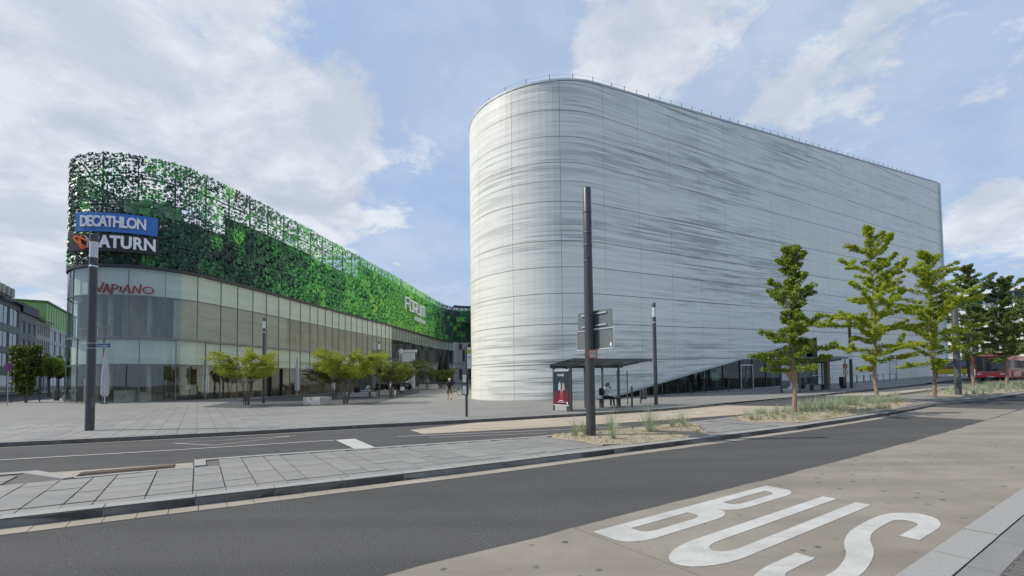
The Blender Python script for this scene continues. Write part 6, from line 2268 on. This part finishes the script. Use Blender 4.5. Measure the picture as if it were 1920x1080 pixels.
# small bistro table with white cushion, and dark shrubs
bt = thing('cafe_chair', 'small dark chair with a white cushion right of the seated woman', 'chair', gz(-13.1, 54.8))
MB().box((0, 0, .45), (.55, .5, .06)).build('seat', METAL, bt)
MB().box((.0, .24, .72), (.5, .06, .42)).build('backrest', WHITE, bt)
for sx in (-.22, .22):
    for sy in (-.2, .2): MB().tube([(sx, sy, 0), (sx * .8, sy * .8, .44)], .02, 5).build('leg', METAL, bt)
for i, (x, y, lb) in enumerate(((-19.0, 70, 'low dark red shrub left of the far plaza lamp at the glass'), (-17.3, 72, 'low dark red shrub right of the far plaza lamp at the glass'))):
    o = thing('low_shrub', lb, 'shrub', gz(x, y))
    lf = Leaves(80 + i)
    for k in range(40):
        lf.puff((r5.uniform(-1.6, 1.6), r5.uniform(-.5, .5), r5.uniform(.3, 1.1)), .4, 14, .22)
    lf.build('foliage', leaf_mat('dark_shrub_leaf', (.02, .014, .014), (.05, .03, .03), 1.0, .2), o)
    MB().tube([(0, 0, 0), (0, 0, .6)], .05, 5).build('stem', BARKD, o)
# ================================================================== VEHICLES
def wheel(par, x, y, rad, wdt, name='wheel'):
    n = 20
    w_ = MB()
    vs, fs = [], []
    for yy in (-wdt / 2, wdt / 2):
        for rr in (rad, rad * .62):
            for k in range(n):
                a = 2 * math.pi * k / n
                vs.append((x + rr * math.cos(a), y + yy, rad + rr * math.sin(a)))
    for k in range(n):
        j = (k + 1) % n
        fs += [(k, j, 2 * n + j, 2 * n + k), (k, n + k, n + j, j), (2 * n + k, 2 * n + j, 3 * n + j, 3 * n + k)]
    t = w_.add(vs, fs).build(name, RUBBER, par, smooth=True)
    rim = MB()
    for yy in (-wdt / 2 + .02, wdt / 2 - .02):
        rim.add([(x + rad * .62 * math.cos(2 * math.pi * k / n), y + yy, rad + rad * .62 * math.sin(2 * math.pi * k / n)) for k in range(n)] + [(x, y + yy * .7, rad)], [(k, (k + 1) % n, n) for k in range(n)])
    rim.build('rim', GALV, t)
    return t


def loft(sections, mats=None):
    """sections: list of (x, ring of (y,z)) joined along x"""
    mb = MB()
    n = len(sections[0][1])
    vs = [(x, y, z) for x, ring in sections for y, z in ring]
    fs = [(i * n + k, (i + 1) * n + k, (i + 1) * n + (k + 1) % n, i * n + (k + 1) % n) for i in range(len(sections) - 1) for k in range(n)]
    fs += [tuple(range(n)), tuple(reversed(range((len(sections) - 1) * n, len(sections) * n)))]
    return mb.add(vs, fs)


BUSR = M('bus_red', (0.68, 0.02, 0.018), 0.3, var=0.06, coat=0.5)
BGLASS = M('bus_dark_glass', (0.012, 0.014, 0.016), 0.06, var=0.2, spec=0.8)
bus = thing('city_bus', 'red single-deck city bus with dark windscreen waiting behind the trees', 'bus', st(73.2, 12.5, -.12), ROADANG)
# local x runs backwards along the bus (front at x=0)
def bring(wf, z0, z1, rad=.18):
    h = 1.27 * wf
    return [(-h, z0), (-h, z1 - rad), (-h + rad * .3, z1 - rad * .3), (-h + rad, z1), (h - rad, z1), (h - rad * .3, z1 - rad * .3), (h, z1 - rad), (h, z0)]
loft([(0.06, bring(.93, .30, 2.75)), (.0, bring(.96, .34, 2.0)) if False else (.12, bring(.98, .28, 2.83)), (.35, bring(1, .28, 2.88)), (11.8, bring(1, .28, 2.88)), (11.95, bring(.96, .3, 2.8))]).build('body', BUSR, bus, smooth=True)
ws = MB()
ws.add([(-.02, -1.10, 1.10), (-.02, 1.10, 1.10), (.0, 1.12, 2.72), (.0, -1.12, 2.72), (-.05, -.6, 1.08), (-.05, .6, 1.08), (-.03, .6, 2.74), (-.03, -.6, 2.74)], [(0, 4, 7, 3), (4, 5, 6, 7), (5, 1, 2, 6)])
ws.build('windscreen', BGLASS, bus)
MB().box((-.055, -.05, 2.52), (.012, 1.1, .2)).build('destination_display', M('display_dark', (.03, .02, .02), .4), bus)
for y, w_ in ((.32, .14), (-.05, .42), (-.42, .2)):
    MB().box((-.063, y, 2.52), (.004, w_, .09)).build('display_print', M('display_orange', (.55, .16, .05), .5, var=.6, vs=30), bus)
for sy in (-1, 1):
    MB().box((.01, sy * .92, .72), (.06, .34, .16)).build('headlight', M('headlight_glass', (.7, .7, .68), .15), bus, bevel=.015)
    MB().box((-.12, sy * 1.34, 2.2), (.12, .16, .34)).build('mirror', BLACK, bus)
    for k in range(7):
        x0, x1 = .75 + k * 1.58, .75 + k * 1.58 + 1.5
        MB().box(((x0 + x1) / 2, sy * 1.272, 1.78), (x1 - x0, .02, 1.05)).build('side_window', BGLASS, bus)
    for x in (2.7, 8.6):
        wheel(bus, x, sy * 1.1, .48, .3)
        MB().prism([(.62 * math.cos(math.pi * k / 12), .62 * math.sin(math.pi * k / 12)) for k in range(13)], (x, sy * 1.276, .44), (1, 0, 0), (0, 0, 1), (0, 1, 0), .004).build('wheel_arch', BLACK, bus)
MB().box((.0, 0, .45), (.02, .5, .12)).build('number_plate', WHITE, bus)
MB().box((.0, 0, .98), (.05, 2.0, .05)).build('front_trim', SFR, bus)
MB().box((.02, 0, .33), (.1, 2.2, .12)).build('bumper', BLACK, bus)
MB().box((2.6, 0, 3.02), (2.2, 1.7, .3)).build('roof_unit', BUSR, bus, bevel=.04)
MB().box((7.0, 0, 3.0), (3.0, 1.8, .26)).build('roof_unit', WHITE, bus, bevel=.04)


def car(label, p, rz, paint, name='parked_car', group='cars parked in the side street'):
    o = thing(name, label, 'car', p, rz, group)
    prof = [(-2.05, .32, .62), (-1.95, .26, .78), (-1.1, .24, .92), (-.45, .24, 1.0), (.9, .24, 1.02), (1.7, .25, .95), (2.0, .3, .8), (2.05, .36, .6)]
    secs = []
    for x, z0, z1 in prof:
        w_ = .86 if abs(x) < 1.8 else .74
        secs.append((x, [(-w_, z0 + .1), (-w_ - .02, (z0 + z1) / 2), (-w_ + .05, z1), (w_ - .05, z1), (w_ + .02, (z0 + z1) / 2), (w_, z0 + .1), (w_ - .1, z0), (-w_ + .1, z0)]))
    loft(secs).build('body', paint, o, smooth=True)
    cab = []
    for x, z, w_ in ((-1.05, .93, .8), (-.45, 1.36, .66), (.2, 1.46, .64), (1.0, 1.4, .64), (1.65, .97, .76)):
        cab.append((x, [(-w_, .9 if z > .95 else z - .02), (-w_, z - .04), (-w_ + .1, z), (w_ - .1, z), (w_, z - .04), (w_, .9 if z > .95 else z - .02)]))
    loft(cab).build('cabin_glass', BGLASS, o, smooth=True)
    MB().box((.3, 0, 1.455), (1.3, 1.1, .04)).build('roof', paint, o, bevel=.015)
    for sy in (-1, 1):
        for x in (-1.28, 1.28): wheel(o, x, sy * .76, .31, .2)
        MB().box((-2.02, sy * .6, .66), (.06, .3, .13)).build('headlight', M('car_headlight', (.65, .66, .68), .15), o, bevel=.012)
        MB().box((-.75, sy * .93, .98), (.1, .14, .1)).build('mirror', paint, o)
    MB().box((-2.06, 0, .5), (.02, .5, .11)).build('number_plate', WHITE, o)
    MB().box((-2.04, 0, .66), (.03, .7, .09)).build('grille', BLACK, o)
    return o


car('pale blue car parked facing us at the far left edge', st(-24.8, 76.5, -.12), ROADANG + R(90), M('paint_blue', (.10, .17, .30), .25, var=.05, coat=.6))
car('dark car parked just behind the pale blue car', st(-25.6, 83.5, -.12), ROADANG + R(90), M('paint_dark', (.02, .022, .03), .25, var=.05, coat=.6))

# bicycle leaning near the walking man
bc = thing('bicycle', 'parked dark green bicycle behind the walking man at the white facade', 'bicycle', gz(-6.0, 48.5), R(8))
GB = M('bike_green', (.03, .09, .05), .4)
for x in (-.52, .52):
    c = [(x + .34 * math.cos(2 * math.pi * k / 20), 0, .35 + .34 * math.sin(2 * math.pi * k / 20)) for k in range(22)]
    w_ = MB().tube(c, .022, 6, False).build('wheel', RUBBER, bc)
    sp = MB()
    for k in range(8):
        a = math.pi * k / 8
        sp.tube([(x - .33 * math.cos(a), 0, .35 - .33 * math.sin(a)), (x + .33 * math.cos(a), 0, .35 + .33 * math.sin(a))], .004, 3, False)
    sp.build('spokes', STEEL, w_)
fm = MB()
for a, b in (((-.52, 0, .35), (-.2, 0, .82)), ((-.52, 0, .35), (-.05, 0, .32)), ((-.05, 0, .32), (-.2, 0, .82)), ((-.05, 0, .32), (.36, 0, .8)), ((-.18, 0, .75), (.36, 0, .8)), ((.52, 0, .35), (.34, 0, .95))):
    fm.tube([a, b], .022, 6)
fm.build('frame', GB, bc)
MB().box((-.23, 0, .9), (.26, .14, .06)).build('saddle', BLACK, bc, bevel=.02)
MB().tube([(.3, -.28, 1.02), (.36, 0, .98), (.3, .28, 1.02)], .016, 6).build('handlebar', STEEL, bc)

# ================================================================== PEOPLE
def person(label, loc, heading, pose, mats, hair=None, hair_len=0.0, bag=None, scale=1.0, hat=False):
    """pose gives joints in metres: x right, y forward, z up; mats: shirt, sleeve, thigh, calf, shoe"""
    o = thing('person', label, 'person', loc, heading)
    J = {k: Vector(v) * scale for k, v in pose.items()}
    chain = [('pelvis', 'spine', .145, .135), ('spine', 'chest', .135, .15), ('chest', 'neck', .15, .06), ('neck', 'head', .06, .092), ('head', 'crown', .092, .07)]
    for s_ in 'LR':
        chain += [('chest', 'sh' + s_, .12, .075), ('sh' + s_, 'el' + s_, .062, .046), ('el' + s_, 'wr' + s_, .044, .030), ('wr' + s_, 'ha' + s_, .032, .036),
                  ('pelvis', 'hip' + s_, .13, .105), ('hip' + s_, 'kn' + s_, .098, .062), ('kn' + s_, 'an' + s_, .062, .040), ('an' + s_, 'to' + s_, .048, .038)]
    names = list(J.keys())
    idx = {n: i for i, n in enumerate(names)}
    rad = {}
    for a, b, ra, rb in chain:
        rad[a] = max(rad.get(a, 0), ra); rad[b] = max(rad.get(b, 0), rb)
    rad.update({'head': .098, 'crown': .085, 'neck': .058, 'chest': .15, 'pelvis': .14, 'spine': .13})
    me = bpy.data.meshes.new('body')
    me.from_pydata([tuple(J[n]) for n in names], [(idx[a], idx[b]) for a, b, _, _ in chain], [])
    ob_ = bpy.data.objects.new('body', me)
    col.objects.link(ob_)
    sk = ob_.modifiers.new('skin', 'SKIN')
    sk.use_smooth_shade = True
    for n in names:
        v = me.skin_vertices[0].data[idx[n]]
        r_ = rad[n] * scale
        v.radius = (r_, r_) if n not in ('chest', 'pelvis', 'spine') else (r_ * 1.12, r_ * .82)
        v.use_root = (n == 'pelvis')
    ss = ob_.modifiers.new('sub', 'SUBSURF'); ss.levels = 1
    dg = bpy.context.evaluated_depsgraph_get()
    m2 = bpy.data.meshes.new_from_object(ob_.evaluated_get(dg))
    bpy.data.objects.remove(ob_)
    m2.name = 'body'
    m2.materials.clear()
    for mt in (SKIN,) + tuple(mats): m2.materials.append(mt)
    zone = {}
    for a, b, _, _ in chain:
        k = 1
        if b in ('head', 'crown'): k = 0
        elif a[:2] == 'sh': k = 2
        elif a[:2] == 'el': k = 6 if len(mats) > 5 else 0
        elif a[:2] == 'wr': k = 0
        elif a[:3] == 'hip' or b[:3] == 'hip': k = 3
        elif a[:2] == 'kn': k = 4
        elif a[:2] == 'an': k = 5
        zone[(a, b)] = k
    for p in m2.polygons:
        c = p.center
        best, bk_ = 1e9, 1
        for (a, b), k in zone.items():
            A, B = J[a], J[b]
            d = B - A
            t = max(0, min(1, (c - A).dot(d) / max(1e-9, d.length_squared)))
            q = (A + d * t - c).length / (rad[a] + (rad[b] - rad[a]) * t)
            if q < best: best, bk_ = q, k
        p.material_index = bk_
        p.use_smooth = True
    # fingers, nose and ears join the same mesh
    bm = bmesh.new(); bm.from_mesh(m2)
    def stick(a, b, r0_, r1_, mi=0):
        a, b = Vector(a), Vector(b)
        d = (b - a)
        mtx = Matrix.Translation((a + b) / 2) @ d.to_track_quat('Z', 'Y').to_matrix().to_4x4()
        r_ = bmesh.ops.create_cone(bm, cap_ends=True, segments=5, radius1=r0_, radius2=r1_, depth=d.length, matrix=mtx)
        for f in {f for v in r_['verts'] for f in v.link_faces}: f.material_index = mi
    for s_ in 'LR':
        w0, h0 = J['wr' + s_], J['ha' + s_]
        d = (h0 - w0).normalized()
        sd = d.cross(Vector((1, .3, .2))).normalized()
        bend = d.cross(sd)
        for k, Lf in enumerate((.055, .068, .072, .066)):
            a = h0 + d * .02 + sd * (.021 * (k - 1.5))
            b = a + d * Lf * .6 * scale + bend * .008
            stick(a, b, .0095, .0085); stick(b, b + d * Lf * .4 + bend * .022, .0085, .006)
        a = w0 + d * .03 + sd * .03
        stick(a, a + d * .05 + sd * .022, .0105, .008)
    hd, nk = J['head'], J['crown']
    upd = (J['crown'] - J['neck']).normalized()
    fw = Vector(pose.get('face', (0, 1, 0)) if False else pose_face.get(label, (0, 1, 0))).normalized()
    sdv = fw.cross(upd).normalized()
    stick(hd + fw * .09 * scale, hd + fw * .128 * scale - upd * .012, .016, .010)
    for q in (-1, 1):
        stick(hd + sdv * q * .092 * scale, hd + sdv * q * .112 * scale, .026, .018)
        stick(hd + fw * .088 * scale + sdv * q * .036 + upd * .022, hd + fw * .102 * scale + sdv * q * .036 + upd * .022, .011, .010, 5)
    stick(hd + fw * .085 * scale - upd * .05 - sdv * .02, hd + fw * .1 * scale - upd * .05, .012, .008, 0)
    bm.to_mesh(m2); bm.free()
    link('body', m2, None, o)
    # hair
    if hair is not None:
        hb = MB()
        vs, fs = [], []
        n1_, n2_ = 10, 14
        for i in range(n1_ + 1):
            ph = math.pi * (.62 if not hair_len else .62) * i / n1_
            for k in range(n2_):
                a = 2 * math.pi * k / n2_
                dv = sdv * math.cos(a) + fw * math.sin(a)
                front = max(0, math.sin(a))
                ph2 = ph * (1 - .42 * front)
                v = hd + upd * .035 * scale + (upd * math.cos(ph2) * 1.05 + dv * math.sin(ph2)) * .118 * scale
                if hair_len and i >= n1_ - 3 and front < .35:
                    v = v - upd * hair_len * (i - n1_ + 4) / 4
                vs.append(v)
        for i in range(n1_):
            for k in range(n2_):
                fs.append((i * n2_ + k, i * n2_ + (k + 1) % n2_, (i + 1) * n2_ + (k + 1) % n2_, (i + 1) * n2_ + k))
        hb.add(vs, fs).build('hair', hair, o, smooth=True)
    return o, J


pose_face = {}
def cl(n, c): return M('cloth_' + n, c, .85, var=.15, vs=8)
BLK_T, KHAKI, WHT_T, BLUE_T, DRK_P, SHOE_W, SHOE_D = cl('black', (.014, .014, .016)), cl('khaki', (.17, .13, .07)), cl('white', (.6, .6, .6)), cl('pale_blue', (.36, .42, .55)), cl('dark_trousers', (.018, .019, .024)), cl('white_shoe', (.6, .6, .6)), cl('dark_shoe', (.02, .02, .02))
JEANS = cl('jeans', (.05, .08, .15)); PINK = cl('pink', (.45, .28, .26)); GREY_T = cl('grey', (.2, .2, .21))
HAIR_B, HAIR_G, HAIR_D, HAIR_Y = M('hair_brown', (.14, .075, .04), .6), M('hair_grey', (.45, .42, .4), .6), M('hair_dark', (.02, .016, .013), .6), M('hair_blond', (.40, .28, .13), .6)


def stand(step=.0, arm=.0):
    return {'pelvis': (0, 0, .95), 'spine': (0, 0, 1.12), 'chest': (0, .01, 1.34), 'neck': (0, .02, 1.50), 'head': (0, .04, 1.62), 'crown': (0, .03, 1.70),
            'shL': (-.19, 0, 1.42), 'elL': (-.26, -.02 - arm * .12, 1.15), 'wrL': (-.25, .06 - arm * .22, .92), 'haL': (-.24, .08 - arm * .25, .84),
            'shR': (.19, 0, 1.42), 'elR': (.26, -.02 + arm * .10, 1.15), 'wrR': (.25, .08 + arm * .26, .94), 'haR': (.24, .11 + arm * .3, .87),
            'hipL': (-.10, 0, .90), 'knL': (-.11, .04 + step * .28, .49), 'anL': (-.11, step * .30, .085), 'toL': (-.12, .16 + step * .32, .045),
            'hipR': (.10, 0, .90), 'knR': (.11, .05 - step * .05, .49), 'anR': (.11, -step * .42, .10 + step * .06), 'toR': (.12, .14 - step * .42, .045)}


def seated(seat=.46, lean=.0, hands='lap'):
    p = {'pelvis': (0, 0, seat + .11), 'spine': (0, .02 + lean * .12, seat + .28), 'chest': (0, .03 + lean * .34, seat + .50 - lean * .06), 'neck': (0, .05 + lean * .5, seat + .66 - lean * .1), 'head': (0, .09 + lean * .6, seat + .77 - lean * .14), 'crown': (0, .08 + lean * .66, seat + .85 - lean * .14),
         'shL': (-.18, .03 + lean * .4, seat + .57 - lean * .08), 'shR': (.18, .03 + lean * .4, seat + .57 - lean * .08),
         'hipL': (-.10, .04, seat + .09), 'knL': (-.12, .46, seat + .07), 'anL': (-.12, .44, .09), 'toL': (-.13, .60, .045),
         'hipR': (.10, .04, seat + .09), 'knR': (.12, .46, seat + .07), 'anR': (.12, .50, .09), 'toR': (.13, .66, .045)}
    if hands == 'lap':
        p.update({'elL': (-.25, .14 + lean * .3, seat + .30), 'wrL': (-.12, .34, seat + .20), 'haL': (-.07, .40, seat + .20), 'elR': (.25, .14 + lean * .3, seat + .30), 'wrR': (.12, .34, seat + .20), 'haR': (.07, .40, seat + .20)})
    else:
        p.update({'elL': (-.22, .22, seat + .34), 'wrL': (-.08, .30, seat + .56), 'haL': (-.05, .27, seat + .64), 'elR': (.22, .20, seat + .33), 'wrR': (.10, .33, seat + .50), 'haR': (.06, .33, seat + .58)})
    return p


# walking man, seen from behind
person('bald man in black T-shirt and khaki shorts walking away across the plaza', gz(-5.24, 38.6), R(12), stand(.55, .7), (BLK_T, BLK_T, KHAKI, SKIN, SHOE_D), HAIR_G, 0, scale=1.03)
# woman on the shelter bench
wl = 'young woman in white top and black trousers sitting on the shelter bench with phone'
wp = st(18.95, 18.42); wp = st(18.75, 18.35)
wo, WJ = person(wl, wp, ROADANG - R(90) - R(14), seated(.48, .12, 'phone'), (WHT_T, WHT_T, DRK_P, DRK_P, SHOE_W, WHT_T), HAIR_B, .06)
bp_ = MB().box((0, -.23, .86), (.30, .17, .42)).build('backpack', BLK_T, None, bevel=.05)
bp_.location, bp_.rotation_euler = wp, (0, 0, ROADANG - R(104))
tag(bp_, 'black backpack worn by the young woman on the shelter bench', 'backpack')
ph_ = MB().box((0.0, .33, 1.14), (.075, .012, .15)).build('phone', BLACK, None, bevel=.004)
ph_.location, ph_.rotation_euler = wp, (0, 0, ROADANG - R(104))
tag(ph_, 'dark phone held up by the young woman on the shelter bench', 'phone')
# plaza sitters
person('man in pale blue shirt bent forward on the long concrete bench', gz(-15.55, 48.85), R(-100), seated(.5, .75), (BLUE_T, BLUE_T, JEANS, JEANS, SHOE_D), HAIR_D, 0, scale=1.1)
person('blond woman in white top and bare legs sitting on a concrete block', gz(-13.9, 52.0), R(-75), seated(.62, .3), (WHT_T, WHT_T, GREY_T, SKIN, SHOE_W), HAIR_Y, .05, scale=1.08)
person('small distant figure in grey sitting on the far concrete bench', gz(-14.0, 76.3), R(180), seated(.85, .2), (GREY_T, GREY_T, JEANS, JEANS, SHOE_D), HAIR_D, 0, scale=1.15)
# couple by the farther shelter
person('person in pink top standing behind the farther shelter glass', st(43.2, 19.3), R(60), stand(.2, .3), (PINK, PINK, JEANS, JEANS, SHOE_D, PINK), HAIR_B, .12)
person('person in dark jacket standing right of the pink top behind the shelter', st(44.2, 19.3), R(-60), stand(.2, .3), (BLK_T, BLK_T, DRK_P, DRK_P, SHOE_D, BLK_T), HAIR_D, 0)
bagm = thing('rucksack', 'dark round rucksack on the long concrete bench behind the bent man', 'rucksack', gz(-16.6, 49.4, .5))
MB().lathe((0, 0, 0), [(.22, 0), (.32, .12), (.33, .4), (.22, .62), (.05, .7)], 14).build('bag', BLK_T, bagm, smooth=True)
MB().tube([(-.1, -.3, .15), (-.12, -.38, .35), (-.08, -.26, .58)], .02, 6).build('strap', BLACK, bagm)
ct = thing('cafe_table', 'small pale round table before the bent man on the bench', 'table', gz(-15.1, 47.7))
MB().lathe((0, 0, 0), [(.45, .68), (.45, .72)], 18).build('table_top', WHITE, ct)
MB().tube([(0, 0, 0), (0, 0, .69)], .035, 8).build('leg', STEEL, ct)
MB().lathe((0, 0, 0), [(.24, 0), (.24, .03)], 14).build('foot', METAL, ct)
